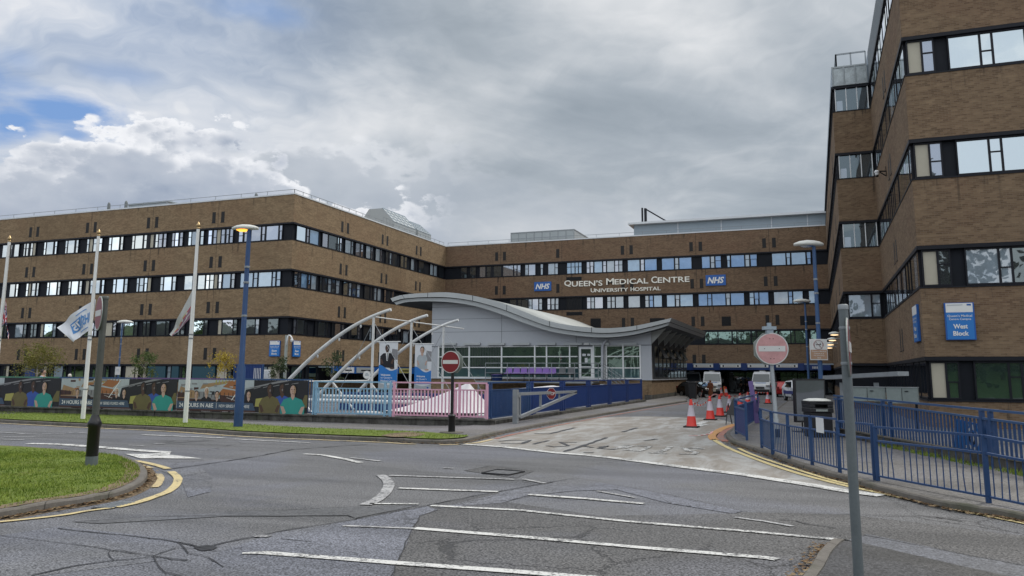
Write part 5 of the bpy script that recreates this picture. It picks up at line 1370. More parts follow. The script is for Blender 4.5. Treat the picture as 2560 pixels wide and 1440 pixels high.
# ---- pedestrian guardrail on the right
GP=[((1905,1121),(1899,1018)),((1933,1134),(1928.7,1028)),((1973,1147),(1968.6,1034)),((2031,1163),(2024.6,1039)),((2100,1182),(2093,1045.5)),((2195,1202),(2189,1060)),((2472,1257),(2462,1087)),((2700,1305),(2690,1128))]
gp=[]
for b_,t_ in GP:
    p=G(*b_,.112);z=ztop(p,*t_);gp.append((p,z))
gl_lab=['short end panel of the blue pedestrian guardrail beside the driveway','blue guardrail panel in front of the foot of the faded no entry sign','blue guardrail panel in front of the black notice board','blue guardrail panel carrying the blank white notice','blue guardrail panel directly behind the near grey post','long blue guardrail panel with bent bars right of the near grey post','blue guardrail panel cut off by the right edge of the view']
for k in range(len(gp)-1):
    (a,za),(b_,zb)=gp[k],gp[k+1]
    za=min(za,zb) if k in(4,) else za
    if k==5:za=gp[5][1]-.04
    if k==0:za-=.02
    t=thing('guardrail',gl_lab[k],'guardrail',(a+b_)/2,'blue pedestrian guardrails')
    L=(b_-a).length;d=(b_-a).normalized();m=M['blue']
    def at(s,f): 
        p=a.lerp(b_,s);zt=za+(zb-za)*s;return Vector((p.x,p.y,.112+(zt-.112)*f))
    i0=.05/L;i1=1-.05/L
    for f,w in((.985,.05),(.73,.045),(.09,.04)):
        mb=MB();mb.bar(at(i0,f),at(i1,f),w,w*.8);mb.build('rail',m,t)
    pk=MB();n=max(4,int(L/(.165 if k>3 else .14)));
    for q in range(n):
        s=i0+(i1-i0)*(q+.6)/(n+.2)
        if k==5 and q==int(n*.22):continue
        lo_,hi=at(s,.09),at(s,.73)
        if (k in(4,5,6) and R.random()<.28):
            side=Vector((-d.y,d.x,0));mm=lo_.lerp(hi,R.uniform(.4,.7))+d*R.uniform(-.035,.035)+side*R.uniform(-.03,.03)
            m2=lo_.lerp(hi,.88)+d*R.uniform(-.01,.01)
            pk.tube([lo_,lo_.lerp(mm,.5)+d*R.uniform(-.008,.008),mm,m2,hi],.0105,5)
        else:pk.tube([lo_,hi],.0105,5)
    pk.build('bar_panel',m,t)
    mb=MB();mb.bar(Vector((a.x,a.y,.09)),Vector((a.x,a.y,za)),.075,.075);mb.build('post',m,t)
    if k in(0,4,6):
        mb=MB();q=b_-d*.09 if k<6 else b_;mb.bar(Vector((q.x,q.y,.09)),Vector((q.x,q.y,zb)),.07,.07);mb.build('post',m,t)
    if k==3:
        mb=MB();c=at(.45,.87);side=Vector((-d.y,d.x,0));mb.obox(c-side*(.04 if side.y>0 else -.04)+d*-.02+Vector((0,0,-.04)),d,side,.16,.19,.006);mb.build('notice',M['paper'],t)
# ---- taller ramp railing behind it
A=G(2200,1111,.112);B=G(2560,1184,.112);dr_=(A-B).normalized()
F_=None
s=0
while True:
    q=A+dr_*s
    v=q-CAM;pxq=1280+FX*(v.x*RX+v.y*RY)/(v.x*HX+v.y*HY)
    if pxq<2076 or s>12:break
    s+=.1
F_=A+dr_*s;B2=B-dr_*5
tot=(F_-B2).length
tA=ztop(A,2200,999)-.0;tB=ztop(B,2560,1032)
def hz(p,za,zb): 
    k=(p-A).dot(B-A)/((B-A).length**2);return za+(zb-za)*k
rp=thing('railing','tall blue flat bar ramp railing on a low coping by the right hand block','railing',(A+B)/2)
nP=5
def rp_at(s,za,zb):
    p=F_.lerp(B2,s);return Vector((p.x,p.y,hz(p,za,zb)))
mb=MB();mb.bar(rp_at(0,tA,tB),rp_at(1,tA,tB),.06,.05);mb.build('top_rail',M['blue2'],rp)
zrA,zrB=ztop(A,2200,1011),ztop(B,2560,1058);zbA,zbB=ztop(A,2200,1092),ztop(B,2560,1169)
mb=MB();mb.bar(rp_at(0,zrA,zrB),rp_at(1,zrA,zrB),.07,.05);mb.build('middle_rail',M['blue2'],rp)
mb=MB();mb.bar(rp_at(0,zbA,zbB),rp_at(1,zbA,zbB),.06,.05);mb.build('bottom_rail',M['blue2'],rp)
pk=MB();n=int(tot/.17)
dv=(B2-F_).normalized()
for k in range(n):
    s=(k+.5)/n;a=rp_at(s,zbA,zbB);b_=rp_at(s,zrA,zrB);pk.obox((a+b_)/2,dv,Vector((-dv.y,dv.x,0)),(b_.z-a.z)/2,.042,.007)
pk.build('picket_panel',M['blue'],rp)
for px_ in (2086,2193,2211,2434,2456):
    best=min((abs((1280+FX*((F_.lerp(B2,s/400)-CAM).x*RX+(F_.lerp(B2,s/400)-CAM).y*RY)/fwd(F_.lerp(B2,s/400)))-px_),s/400) for s in range(401))[1]
    a=rp_at(best,0.1,0.1);b_=rp_at(best,tA-.03,tB-.03);mb=MB();mb.obox((a+b_)/2,dv,Vector((-dv.y,dv.x,0)),(b_.z-a.z)/2,.045,.045);mb.build('post',M['blue'],rp)
cw=thing('retaining_wall','low mossy concrete coping under the tall blue ramp railing','wall',(A+B)/2)
mb=MB();sd=Vector((-dv.y,dv.x,0));sd=sd if sd.x>0 else -sd
mb.obox((F_+B2)/2+sd*.12+Vector((0,0,.10)),dv,sd,.13,tot/2,.16);mb.build('wall',M['plinth'],cw)
mb=MB();mb.obox((F_+B2)/2+sd*.12+Vector((0,0,.255)),dv,sd,.022,tot/2,.19);mb.build('coping',M['kerb'],cw)
blades('weeds',[tuple((A-sd*.05)[:2]),tuple((B2-sd*.05)[:2]),tuple((B2-sd*.38)[:2]),tuple((A-sd*.28)[:2])],2600,.03,.12,.11,'weeds and moss along the foot of the low coping')
# ramp surface behind the railing
mb=MB();mb.obox((F_+B2)/2+sd*1.2+Vector((0,0,.12)),dv,sd,.1,tot/2,.9);struct(mb.build('ramp',M['pave']))
# emblem poster on the railing
p0=G(2385,1130,.112)
po=thing('poster','blue poster with a round white emblem behind the bars of the tall ramp railing','poster',A.lerp(B,.6)+sd*.1)
def onrail(x,y):
    d=ray(x,y);n_=sd;P=A+sd*.09;t=(P-CAM).dot(n_)/d.dot(n_);return CAM+d*t
q=[onrail(2386,1046),onrail(2482,1068),onrail(2482,1150),onrail(2386,1128)]
mb=MB();mb.slab(q,-sd,.012);mb.build('sheet',M['midblue'],po)
c=onrail(2432,1096);mb=MB();up=Vector((0,0,1))
for rr,k,dd in((.26,1,.004),(.20,0,.007),(.15,2,.010),(.08,1,.012)):
    mb.disc(c-sd*dd+Vector((0,0,0)),dv if (dv.cross(up)).dot(-sd)>0 else -dv,up,rr,rr,.002,k,20)
for x,y in((2408,1060),(2420,1062),(2432,1065),(2446,1068),(2404,1113),(2416,1116),(2428,1118),(2442,1121),(2414,1131),(2428,1134),(2442,1137)):
    p=onrail(x,y)-sd*.006;mb.obox(p,dv,sd,.032,.025,.003,1)
mb.build('print',[M['midblue'],M['white'],M['dark_print']],po)
# ---- grey shelter beam and cabinets between the ramp and the block
sh=thing('shelter','grey flat roofed shelter edge on square posts above grey cabinets by the ramp','shelter',dep(2180,1040,30.5))
a=dep(2069,944,33);b_=dep(2258,934,28.5)
mb=MB();mb.bar(a,b_,.45,.155);mb.build('roof_edge',M['steel'],sh)
for x,Dd in((2104,32.2),(2190,30.1)):
    p=dep(x,950,Dd);mb=MB();mb.box(p.x-.085,p.x+.085,p.y-.085,p.y+.085,.1,p.z-.1);mb.build('post',M['steel'],sh)
def cab(x0,x1,yt,yb,D0,D1,label):
    a=dep(x0,yt,D0);b_=dep(x1,yt,D1);zb=dep(x0,yb,D0).z;t=thing('cabinet',label,'cabinet',(a+b_)/2*1.);d=(b_-a);d.z=0;L=d.length;d.normalize();n_=Vector((-d.y,d.x,0));c=(a+b_)/2
    mb=MB();mb.obox(Vector((c.x,c.y,(a.z+zb)/2))+n_*.35,d,n_,(a.z-zb)/2,L/2,.35);mb.build('body',M['grey_cab'],t)
    mb=MB();mb.obox(Vector((c.x,c.y,a.z+.012))+n_*.35,d,n_,.012,L/2+.02,.37);mb.build('lid',M['steel'],t)
    mb=MB();mb.obox(Vector((c.x,c.y,(a.z+zb)/2))-n_*.006,d,n_,(a.z-zb)/2*.94,.006,.006);mb.obox(Vector((c.x,c.y,a.z-.12))+d*.15-n_*.02,d,n_,.012,.06,.012);mb.build('door_seam',M['frame'],t)
    for s in(-.42,.42):
        mb=MB();p=c+d*L*s+n_*.3;mb.box(p.x-.04,p.x+.04,p.y-.04,p.y+.04,.1,zb);mb.build('leg',M['frame'],t)
cab(2122,2213,968,1002,29.5,29.,'longer grey metal cabinet behind the ramp railing');cab(2215,2293,969,1008,28.9,28.4,'shorter grey metal cabinet nearer the corner of the right hand block')
# ---- V shaped blue barrier, purple timber
Lp=G(1840,1085,.112);Rp=G(1868,1101,.112);Fp=G(1897,1050,.112)
def vpanel(a,b_,za,zb,label):
    t=thing('railing',label,'railing',(a+b_)/2,'blue barrier at the driveway corner');L=(b_-a).length;d=(b_-a).normalized()
    at=lambda s,f:Vector((a.x+(b_.x-a.x)*s,a.y+(b_.y-a.y)*s,.112+(za+(zb-za)*s-.112)*f))
    for f in(.985,.78,.1):
        mb=MB();mb.bar(at(0,f),at(1,f),.06,.05);mb.build('rail',M['blue'],t)
    pk=MB();n=int(L/.1)
    for k in range(n):
        s=(k+.5)/n;p=at(s,.1);q=at(s,.78);pk.obox((p+q)/2,d,Vector((-d.y,d.x,0)),(q.z-p.z)/2,.038,.006)
    pk.build('picket_panel',M['bluepanel'],t)
    for s in(.015,.985):
        mb=MB();mb.bar(at(s,0)-Vector((0,0,.02)),at(s,1),.075,.075);mb.build('post',M['blue'],t)
zL=ztop(Lp,1838,998);zR=ztop(Rp,1868,1004);zF=ztop(Fp,1898,985)
vpanel(Lp,Rp,zL,zR,'blue close boarded barrier panel facing the road at the driveway corner')
vpanel(Lp+Vector((.02,.08,0)),Fp,zL,zF,'blue close boarded barrier panel running back beside the driveway')
pt=thing('timber','purple painted board leaning against the back of the blue barrier','board',G(1893,1058,.112))
a=G(1893,1058,.112);b_=dep(1876,953,fwd(a)+.2);mb=MB();mb.bar(a,b_,.19,.05);mb.build('board',M['purple_cloth'],pt);mb=MB();mb.bar(a+Vector((.05,-.05,.5)),a+Vector((.12,-.1,1.1)),.05,.05);mb.build('batten',M['purple_rail'],pt)
# ---- swinging height-of-waist gate beside the driveway
gp_=G(1289,1059,.112);GXp=gp_.x
sg_=thing('swing_gate','grey steel swing gate with a small octagonal stop sign, folded back along the blue railings','gate',gp_)
zt_=ztop(gp_,1288,974)
mb=MB();mb.box(GXp-.1,GXp+.1,gp_.y-.1,gp_.y+.1,.1,zt_);mb.build('post',M['steel'],sg_)
gx=GXp+.02
def gq(x,y):return onx(x,y,gx)
def gbar(a,b_,w,nm):
    mb=MB();mb.bar(gq(*a),gq(*b_),w,w);mb.build(nm,M['steel'],sg_)
gbar((1299,985),(1440,979),.12,'top_bar');gbar((1299,1043),(1440,981),.12,'brace');gbar((1299,983),(1299,1045),.09,'upright');gbar((1351,984),(1351,1019),.09,'upright');gbar((1398,982),(1398,1000),.07,'upright')
for y in(990,1040):
    mb=MB();p=gq(1296,y);mb.box(GXp-.12,GXp+.12,gp_.y,p.y+.02,p.z-.05,p.z+.05);mb.build('hinge',M['steel'],sg_)
c=gq(1376,984);n_=Vector((CAM.x-c.x,CAM.y-c.y,0)).normalized();n_=(n_+Vector((1.35,-.2,0))).normalized();rt=Vector((0,0,1)).cross(n_);up=Vector((0,0,1));r=14/FX*fwd(c)
mb=MB()
for rr,dd,k in((1.,.07,1),(.93,.074,0)):
    mb.slab([c+n_*dd+(rt*math.cos(math.pi/8+math.pi/4*q)+up*math.sin(math.pi/8+math.pi/4*q))*r*1.06*rr for q in range(8)],n_,.004,k)
so_=mb.build('stop_sign',[M['red'],M['sign_white']],sg_)
mb=MB();add_text(mb,'STOP',c+n_*.077-up*r*.28,rt,up,r*1.5,r*.56,align='c',bold=.02);mb.build('lettering',M['sign_white'],so_,base=BASE[sg_])
# ---- traffic cones
cones=[((1729,1068.5),998,'orange cone with its grey sleeve, nearest the viewer on the driveway'),((1776,1050),990,'orange cone second from the viewer, behind the nearest one'),((1800.5,1041),986,'orange cone third from the viewer along the driveway tape'),((1824.5,1031.5),987,'orange cone behind the leaning black sign board'),((1757,993),970,'small far orange cone beside the person in the rust robe'),((1803,991.5),969,'far orange cone in front of the second white van, left of a pair'),((1815.5,990.5),967,'far orange cone right of a pair beside the orange post'),((1851,1013),983,'orange cone half hidden behind the left of the blue barrier'),((1870,1011),980,'orange cone half hidden behind the middle of the blue barrier'),((1891,1006),979,'orange cone behind the purple leaning board'),((1920,1009),980,'orange cone standing alone in front of the right hand white van')]
CT=[];cone0=None
for i,((x,y),yt,lab) in enumerate(cones):
    p=G(x,y);h=ztop(p,x,yt)
    if cone0 is None or abs(h-h0)>.06 or True:
        t=thing('traffic_cone',lab,'cone',p,'traffic cones on the driveway');k=h
        mb=MB();mb.box(p.x-.30,p.x+.30,p.y-.30,p.y+.30,0.005,.06);mb.build('base',M['rubber'],t,bevel=.02)
        mb=MB();mb.lathe(p,[(.22,.06),(.205,.09),(.155,k*.42)],20);mb.build('lower_cone',M['cone'],t)
        mb=MB();mb.lathe(p,[(.158,k*.40),(.157,k*.42),(.085,k*.78),(.088,k*.785)],20);mb.build('reflective_sleeve',M['cone_sleeve'],t)
        mb=MB();mb.lathe(p,[(.083,k*.77),(.052,k*.97),(.050,k*.985),(.035,k)],16);mb.build('tip',M['cone'],t)
        CT.append(p+Vector((0,0,k*.93)))
def tape(a,b_,sag,label,w=.035):
    t=MB();n=14;P=[Vector(a).lerp(Vector(b_),k/n)-Vector((0,0,sag*4*(k/n)*(1-k/n))) for k in range(n+1)];v=[]
    for k,p in enumerate(P):
        tw=.6*math.sin(k*.9);o=Vector((0,math.sin(tw)*w,math.cos(tw)*w));v+=[p+o,p-o]
    t.add(v,[(2*k,2*k+1,2*k+3,2*k+2) for k in range(n)],0)
    for k in range(0,n,2):t.m[k]=1
    o=t.build('barrier_tape',[M['tape'],M['cone']]);tag(o,label,'tape','barrier tape strung between cones');return o
tape(CT[0],CT[1],.25,'red and white tape between the two nearest cones');tape(CT[1],CT[2],-.12,'red and white tape looping up between the second and third cones');tape(CT[2],CT[8],.12,'red and white tape running from the third cone towards the blue barrier');tape(CT[8],CT[10],-.02,'red and white tape running across to the lone cone on the right');tape(CT[0],CT[4],.55,'slack red and white tape from the nearest cone back towards the robed person')
mb=MB();pp=[G(*q,.02) for q in((1722,1089.5),(1745,1089),(1765,1086.5),(1776,1084),(1782,1078))]
ribbon(mb,pp,.07,.022,0,.01,.2)
for k in range(0,len(mb.m),2):mb.m[k]=1
o=mb.build('barrier_tape',[M['tape'],M['cone']]);tag(o,'loose end of red and white tape lying flat on the driveway','tape','barrier tape strung between cones')
op=thing('marker_post','thin orange post standing between the far pair of cones','post',G(1811,989.5));p=BASE[op];mb=MB();mb.lathe(p,[(.2,0),(.2,.05),(.06,.07),(.055,.95),(.03,.98)],10);mb.build('post',M['orange'],op);mb=MB();mb.lathe(p,[(.25,0.001),(.25,.03)],10);mb.build('base',M['rubber'],op)
# ---- folding sign seen from the back
fs=thing('folding_sign','black folding road sign seen from behind, leaning next to the blue barrier','sign',G(1827,1063))
a=G(1815,1062);b_=G(1838,1063);h=.62
mb=MB();c=(a+b_)/2;d=(b_-a).normalized();n_=Vector((-d.y,d.x,0));L=(b_-a).length/2
q=[c-d*L*.9+Vector((0,0,.42)),c+d*L+Vector((0,0,.40)),c+d*L*.9+n_*.2+Vector((0,0,1.12)),c+d*L*.35+n_*.2+Vector((0,0,1.12))]
mb.slab(q,-n_,.03);mb.build('plate',M['sign_grey'] if False else M['blackplastic'],fs)
for s in(-1,1):
    mb=MB();mb.bar(c+d*L*s,c+d*L*s*.7+n_*.16+Vector((0,0,.9)),.035);mb.bar(c+d*L*s+n_*.7,c+d*L*s*.7+n_*.18+Vector((0,0,.9)),.035);mb.build('leg',M['black'],fs)
# ---- black notice board with grey screen
nb=thing('notice_board','tall black framed notice board with a blank grey face on a short post','notice board',G(2010,1080,.112))
p=BASE[nb];Dn=fwd(p);ax=Vector((RX,RY,0)).lerp(Vector((HX,HY,0)),.12).normalized()
def nbp(x,y):
    d=ray(x,y);n_=Vector((-ax.y,ax.x,0));P=p;t=(P-CAM).dot(n_)/d.dot(n_);return CAM+d*t
q=[nbp(1992,1057),nbp(2067,1048),nbp(2062,946),nbp(1985,949)]
q=[nbp(1990,1056),nbp(2066,1056),nbp(2062,947),nbp(1986,947)]
n_=Vector((ax.y,-ax.x,0));ctr=sum(q,Vector())/4
mb=MB();mb.slab(q,n_,.16);mb.build('frame',M['black'],nb,bevel=.02)
mb=MB();qq=[ctr+(v-ctr)*.92 for v in q];mb.slab([v+n_*.006 for v in qq],n_,.004);mb.build('screen',M['screen'],nb)
for s in(-.06,.06):
    mb=MB();c=Vector((ctr.x,ctr.y,0))-n_*.08+ax*(s-.25);mb.bar(c+Vector((0,0,.13)),c+Vector((0,0,q[0].z+.03)),.05);mb.build('post',M['black'],nb)
mb=MB();c=Vector((ctr.x,ctr.y,.125))-n_*.08-ax*.25;mb.obox(c,ax,n_,.02,.35,.25);mb.build('base',M['black'],nb)
# ---- litter bin
lb=thing('litter_bin','black litter bin with a pale lid behind the blue guardrail','bin',G(2047,1092,.112))
p=BASE[lb];h=ztop(p,2047,1000)-.112;w=.385
a2=Vector((RX,RY,0));b2=Vector((HX,HY,0))
mb=MB();mb.obox(p+Vector((0,0,h*.33)),a2,b2,h*.33,w*.92,w*.9);mb.obox(p+Vector((0,0,h*.73)),a2,b2,h*.065,w*1.02,w);mb.obox(p+Vector((0,0,h*.93)),a2,b2,h*.05,w*1.02,w)
for s in(-1,1):mb.obox(p+a2*s*w*.76+Vector((0,0,h*.84)),a2,b2,h*.05,w*.24,w*.98)
mb.obox(p+b2*.15+Vector((0,0,h*.84)),a2,b2,h*.05,w*.6,w*.6);mb.build('body',M['blackplastic'],lb,bevel=.025)
mb=MB();mb.lathe(p+Vector((0,0,h*.98)),[(w*1.15,0),(w*1.12,.03),(w*.7,.075),(.02,.085)],16);mb.build('lid',M['pale_lamp'],lb)  # lid in one even pale colour
mb=MB();mb.obox(p-b2*(w*1.005)+Vector((0,0,h*.73)),a2,b2,h*.028,w*.5,.004);mb.build('plate',M['sign_grey'],lb)
# ---- wheeled bins by the lodge
for i,(x,y,yt,lab) in enumerate(((1723,994,957,'black wheeled bin against the corner of the lodge, left of two'),(1732,998,954,'black wheeled bin at the corner of the lodge, right of two'))):
    p=G(x,y);h=ztop(p,x,yt);t=thing('wheeled_bin',lab,'bin',p,'wheeled bins by the lodge')
    mb=MB();w=.36;v=[p+Vector((s*w*(.82 if z==0 else 1),q*w*(.82 if z==0 else 1.05),.06+z*(h-.2))) for z in(0,1) for q in(-1,1) for s in(-1,1)]
    mb.add(v,[(0,2,3,1),(4,5,7,6),(0,1,5,4),(2,6,7,3),(0,4,6,2),(1,3,7,5)]);mb.build('body',M['blackplastic'],t,bevel=.03)
    mb=MB();mb.obox(p+Vector((0,0,h-.09)),(1,0,0),(0,1,0),.05,w*1.08,w*1.15);mb.build('lid',M['black'],t,bevel=.03)
    for s in(-1,1):
        mb=MB();c=p+Vector((s*w*.7,w*.8,.12));mb.tube([c-Vector((.04,0,0)),c+Vector((.04,0,0))],.12,12);mb.build('wheel',M['rubber'],t)
# ================================================================ POSTS, SIGNS AND LAMPS
def facing(c,turn): # unit normal towards the viewer, turned about z (radians)
    n=Vector((CAM.x-c.x,CAM.y-c.y,0)).normalized();cs,sn=math.cos(turn),math.sin(turn);return Vector((n.x*cs-n.y*sn,n.x*sn+n.y*cs,0))
def no_entry(root,c,r,n,faded=False,edge='sign_grey',bar_h=.17):
    up=Vector((0,0,1));rt=up.cross(n)
    mb=MB();mb.disc(c,rt,up,r,r,.012,0,40);pl_=mb.build('sign_plate',[M['sign_grey']],root)
    mb=MB();mb.disc(c+n*.004,rt,up,r*.985,r*.985,.003,1,40);mb.disc(c+n*.007,rt,up,r*.93,r*.93,.003,0,40)
    mb.obox(c+n*.010,rt,n,r*bar_h,r*.80,.0025,1);mb.build('sign_face',[M['red_faded' if faded else 'red'],M['sign_white']],root)
def post(root,p,r,ztop_,mat,sleeve=None,smat='black',cap=True,r2=None):
    mb=MB();r2=r2 or r;prof=[(r,.0),(r2,ztop_-.02)]
    mb.lathe(Vector((p.x,p.y,p.z)),[(r,0),(r2,ztop_-p.z)],18);mb.build('post',M[mat],root)
    if cap:
        mb=MB();mb.lathe(Vector((p.x,p.y,ztop_)),[(r2*1.06,-.06),(r2*1.06,.005),(r2*.9,.02),(.005,.03)],18);mb.build('cap',M['steel' if mat!='black' else 'black'],root)
    if sleeve:
        mb=MB();rs,hs=sleeve;mb.lathe(Vector((p.x,p.y,p.z)),[(rs,0),(rs,hs*.86),(rs*1.12,hs*.87),(rs*1.12,hs*.92),(rs*.9,hs*.95),(r*1.02,hs)],20);mb.build('sleeve',M[smat],root)
# red no entry sign on the verge
p=G(1129,1081,.12);t=thing('road_sign','bright red no entry sign on a black post in front of the pink railing','road sign',p)
c=dep(1129,905,fwd(p));r=27.2/FX*fwd(p);n_=facing(c,-.55)
rp_=p+Vector((0,0,0));post(t,p,.055,c.z+.1,'black',(.12,.62),'black')
no_entry(t,c+n_*.075,r,n_)
up=Vector((0,0,1));mb=MB();nb_=n_;rt=up.cross(nb_)
cc=c-n_*.09+rt*.03;pts=[cc+rt*r*1.0*math.cos(math.pi/8+math.pi/4*k)*1.06+up*r*1.06*math.sin(math.pi/8+math.pi/4*k) for k in range(8)]
mb.slab(pts,nb_,.012);mb.build('sign_back',M['sign_grey'],t)
for dz in(-.18,.18):
    mb=MB();mb.obox(c+Vector((0,0,dz)),rt,n_,.022,.09,.075);mb.build('clip',M['steel'],t)
mb=MB();mb.lathe(p+Vector((0,0,.005)),[(.42,0),(.40,.02)],14);mb.build('footing',M['kerb'],t)
# faded no entry sign, driveway
p=G(1943,1108,.112);t=thing('road_sign','large faded pinkish no entry sign on a grey post by the driveway','road sign',p)
c=dep(1929,872,fwd(p));r=39.5/FX*fwd(p);n_=facing(c,.1)
pm=Vector((p.x,p.y,0));lean=dep(1925,830,fwd(p))
mb=MB();mb.tube([p,p+Vector((0,0,.7)),p+Vector((0,0,.72)),dep(1922,820,fwd(p))],[.085,.085,.062,.055],16);mb.build('post',M['steel'],t)
mb=MB();mb.tube([p,p+Vector((0,0,.4))],[.11,.10],14);mb.build('sleeve',M['steel'],t)
mb=MB();mb.obox(p+Vector((0,0,.30))-Vector((HX,HY,0))*.1,(RX,RY,0),(HX,HY,0),.12,.07,.02);mb.build('access_door',M['black'],t)
no_entry(t,c+n_*.09,r,n_,True)
rt=up.cross(n_);cc=c-n_*.02-rt*.04;pts=[cc+rt*r*1.08*math.cos(math.pi/8+math.pi/4*k)+up*r*1.08*math.sin(math.pi/8+math.pi/4*k) for k in range(8)]
mb=MB();mb.slab(pts,n_,.012);mb.build('sign_back',M['sign_grey'],t)
cl_=dep(1923,822,fwd(p));mb=MB();mb.obox(cl_+Vector((0,0,.02)),(RX,RY,0),(HX,HY,0),.05,.19,.10);mb.obox(cl_+Vector((0,0,.11)),(RX,RY,0),(HX,HY,0),.07,.05,.06);mb.obox(cl_+Vector((0,0,-.1)),(RX,RY,0),(HX,HY,0),.06,.10,.08);mb.build('sign_light',M['plant_grey'],t)
mb=MB()
for dx,dz in((-.05,.62),(.05,.62),(-.05,-.62),(.05,-.62),(-.22,0),(.22,0)):mb.disc(c+n_*.105+rt*dx*r*2+up*dz*r,rt,up,.014,.014,.004,0,8)
mb.build('fixing',M['crack'],t)
# tall grey post on the island with the sign seen edge on
p=G(228,1163,.12);t=thing('road_sign','tall grey lamp style post on the grass island with an edge on no entry disc','road sign',p)
zt_=ztop(p,252,742);D0=fwd(p)
mb=MB();mb.lathe(p,[(.074,0),(.067,zt_-.12)],18);mb.build('post',M['dark_post'],t)
mb=MB();mb.lathe(Vector((p.x,p.y,zt_)),[(.078,-.05),(.078,.0),(.06,.015),(.005,.02)],18);mb.build('cap',M['dark_post'],t)
mb=MB();mb.lathe(p,[(.125,0),(.12,.18),(.122,.20),(.122,.80),(.14,.81),(.14,.90),(.115,.94),(.072,1.06)],20);mb.build('sleeve',M['black'],t)
mb=MB();mb.lathe(p,[(.127,0),(.124,.19)],20);mb.build('sleeve_foot',M['grey_post'],t)
c=dep(246.5,783,D0);r=43/FX*D0;n_=facing(c,-1.40);rt=up.cross(n_)
no_entry(t,c+n_*.0,r,n_)
for dz in(-.16,.2):
    mb=MB();mb.bar(c+Vector((0,0,dz))-n_*.012,Vector((p.x,p.y,c.z+dz)),.045);mb.build('clip',M['steel'],t)
# near grey post at the right
p=G(2147,1443,.09);t=thing('road_sign','plain grey post in the right foreground with a sign disc seen edge on','road sign',p)
D0=fwd(p);zt_=ztop(p,2098,762)
mb=MB();mb.lathe(p,[(.050,0),(.049,zt_-.09)],20);mb.build('post',M['grey_post'],t)
mb=MB();mb.lathe(Vector((p.x,p.y,zt_)),[(.053,-.05),(.053,-.006),(.045,.004),(.005,.008)],20);mb.build('cap',M['steel'],t)
c=dep(2123,868,D0+.02);r=75/FX*D0;n_=facing(c,1.535)
no_entry(t,c,r,n_)
for dz in(-.17,.20):
    mb=MB();q=Vector((p.x,p.y,c.z+dz));mb.lathe(q,[(.053,-.016),(.057,0),(.053,.016)],18);mb.bar(q,c+Vector((0,0,dz)),.03);mb.build('clip',M['steel'],t)
# ---- street lamps
def lamp(base,head,r0,r1,label,lit,turn,headlen=.78,swell=None,group='blue street lamps',arm=None):
    t=thing('street_lamp',label,'street lamp',base,group)
    zt_=head.z
    pts=[(r0,0),(r0*.98,swell),(r0*.62,swell+.16),(r1,zt_-base.z)] if swell else [(r0,0),(r1,zt_-base.z)]
    mb=MB();mb.lathe(base,pts,16);mb.build('pole',M['blue2' if not lit else 'blue'],t)
    d=Vector((math.cos(turn),math.sin(turn),0));s=Vector((-d.y,d.x,0));top=Vector((base.x,base.y,zt_))
    # flat almond shaped lantern
    n=12;prof=[(-.22,.10,.05),(-.1,.16,.10),(.1,.2,.14),(.35,.215,.15),(.6,.17,.11),(.78,.05,.04)]
    k=headlen/.78;v=[];m_=10
    for x,w,h in prof:
        for j in range(m_):
            a=2*math.pi*j/m_;v.append(top+d*(x*k-.12)+s*w*k*math.cos(a)+up*(h*k*math.sin(a) if math.sin(a)>0 else .06*k*math.sin(a))+up*.02)
    f=[];
    for i in range(len(prof)-1):
        for j in range(m_):
            a=i*m_+j;b_=i*m_+(j+1)%m_;f.append((a,b_,b_+m_,a+m_))
    f+=[tuple(range(m_))[::-1],tuple(range(len(v)-m_,len(v)))]
    mb=MB();mb.add(v,f,0,True);mb.build('lantern',M['pale_lamp'],t)
    mb=MB();c=top+d*(.24*k)+up*-.05
    pts=[c+d*.26*k*math.cos(2*math.pi*j/14)+s*.14*k*math.sin(2*math.pi*j/14) for j in range(14)]
    vv=pts+[q+(c-q)*.5-up*.06*k for q in pts];mb.add(vv,[(j,(j+1)%14,(j+1)%14+14,j+14) for j in range(14)]+[tuple(range(14,28))[::-1]],0,True);mb.build('bowl',M['amber'] if lit else M['lampglass'],t)
    for z in(.55,.72,.8):
        mb=MB();q=base+Vector((0,0,(zt_-base.z)*z));rr=r1*1.25;mb.lathe(q,[(rr,-.04),(rr*1.1,0),(rr,.04)],12);mb.bar(q,q+s*.14,.05);mb.build('bracket',M['steel'],t)
    return t
b_=G(595,1066,.12);hd=dep(627,572,fwd(b_));lamp(b_,Vector((b_.x,b_.y,hd.z)),.165,.08,'blue street lamp with its amber light on, between flags and hospital corner',True,math.atan2(-RY,-RX),.78,2.15)
b_=dep(2057,1040,35.);b_.z=.112;lamp(b_,Vector((b_.x,b_.y,dep(2030,612,35.).z)),.11,.075,'taller blue street lamp carrying the no smoking sign by the driveway',False,math.atan2(-RY,-RX),1.0)
b_=dep(2024,985,60.);b_.z=.112;lamp(b_,Vector((b_.x,b_.y,dep(2018,754,60.).z)),.10,.07,'farther blue street lamp with a pale lantern by the right hand block',False,math.atan2(-RY,-RX),1.0)
b_=dep(292,985,60.);b_.z=0.;tl=lamp(b_,Vector((b_.x,b_.y,dep(303,806,60.).z)),.07,.045,'slim blue street lamp in front of the long left hand block',False,math.atan2(RY,RX),.9)
c=dep(294.5,927,59.8);mb=MB();mb.obox(c,(RX,RY,0),(HX,HY,0),.30,.19,.012);mb.build('plate',M['sign_white'],tl)
mb=MB();mb.obox(c-Vector((HX,HY,0))*.016+Vector((0,0,.1)),(RX,RY,0),(HX,HY,0),.012,.10,.003);mb.obox(c-Vector((HX,HY,0))*.016+Vector((0,0,.0)),(RX,RY,0),(HX,HY,0),.012,.12,.003);mb.build('printing',M['plant_grey'],tl)
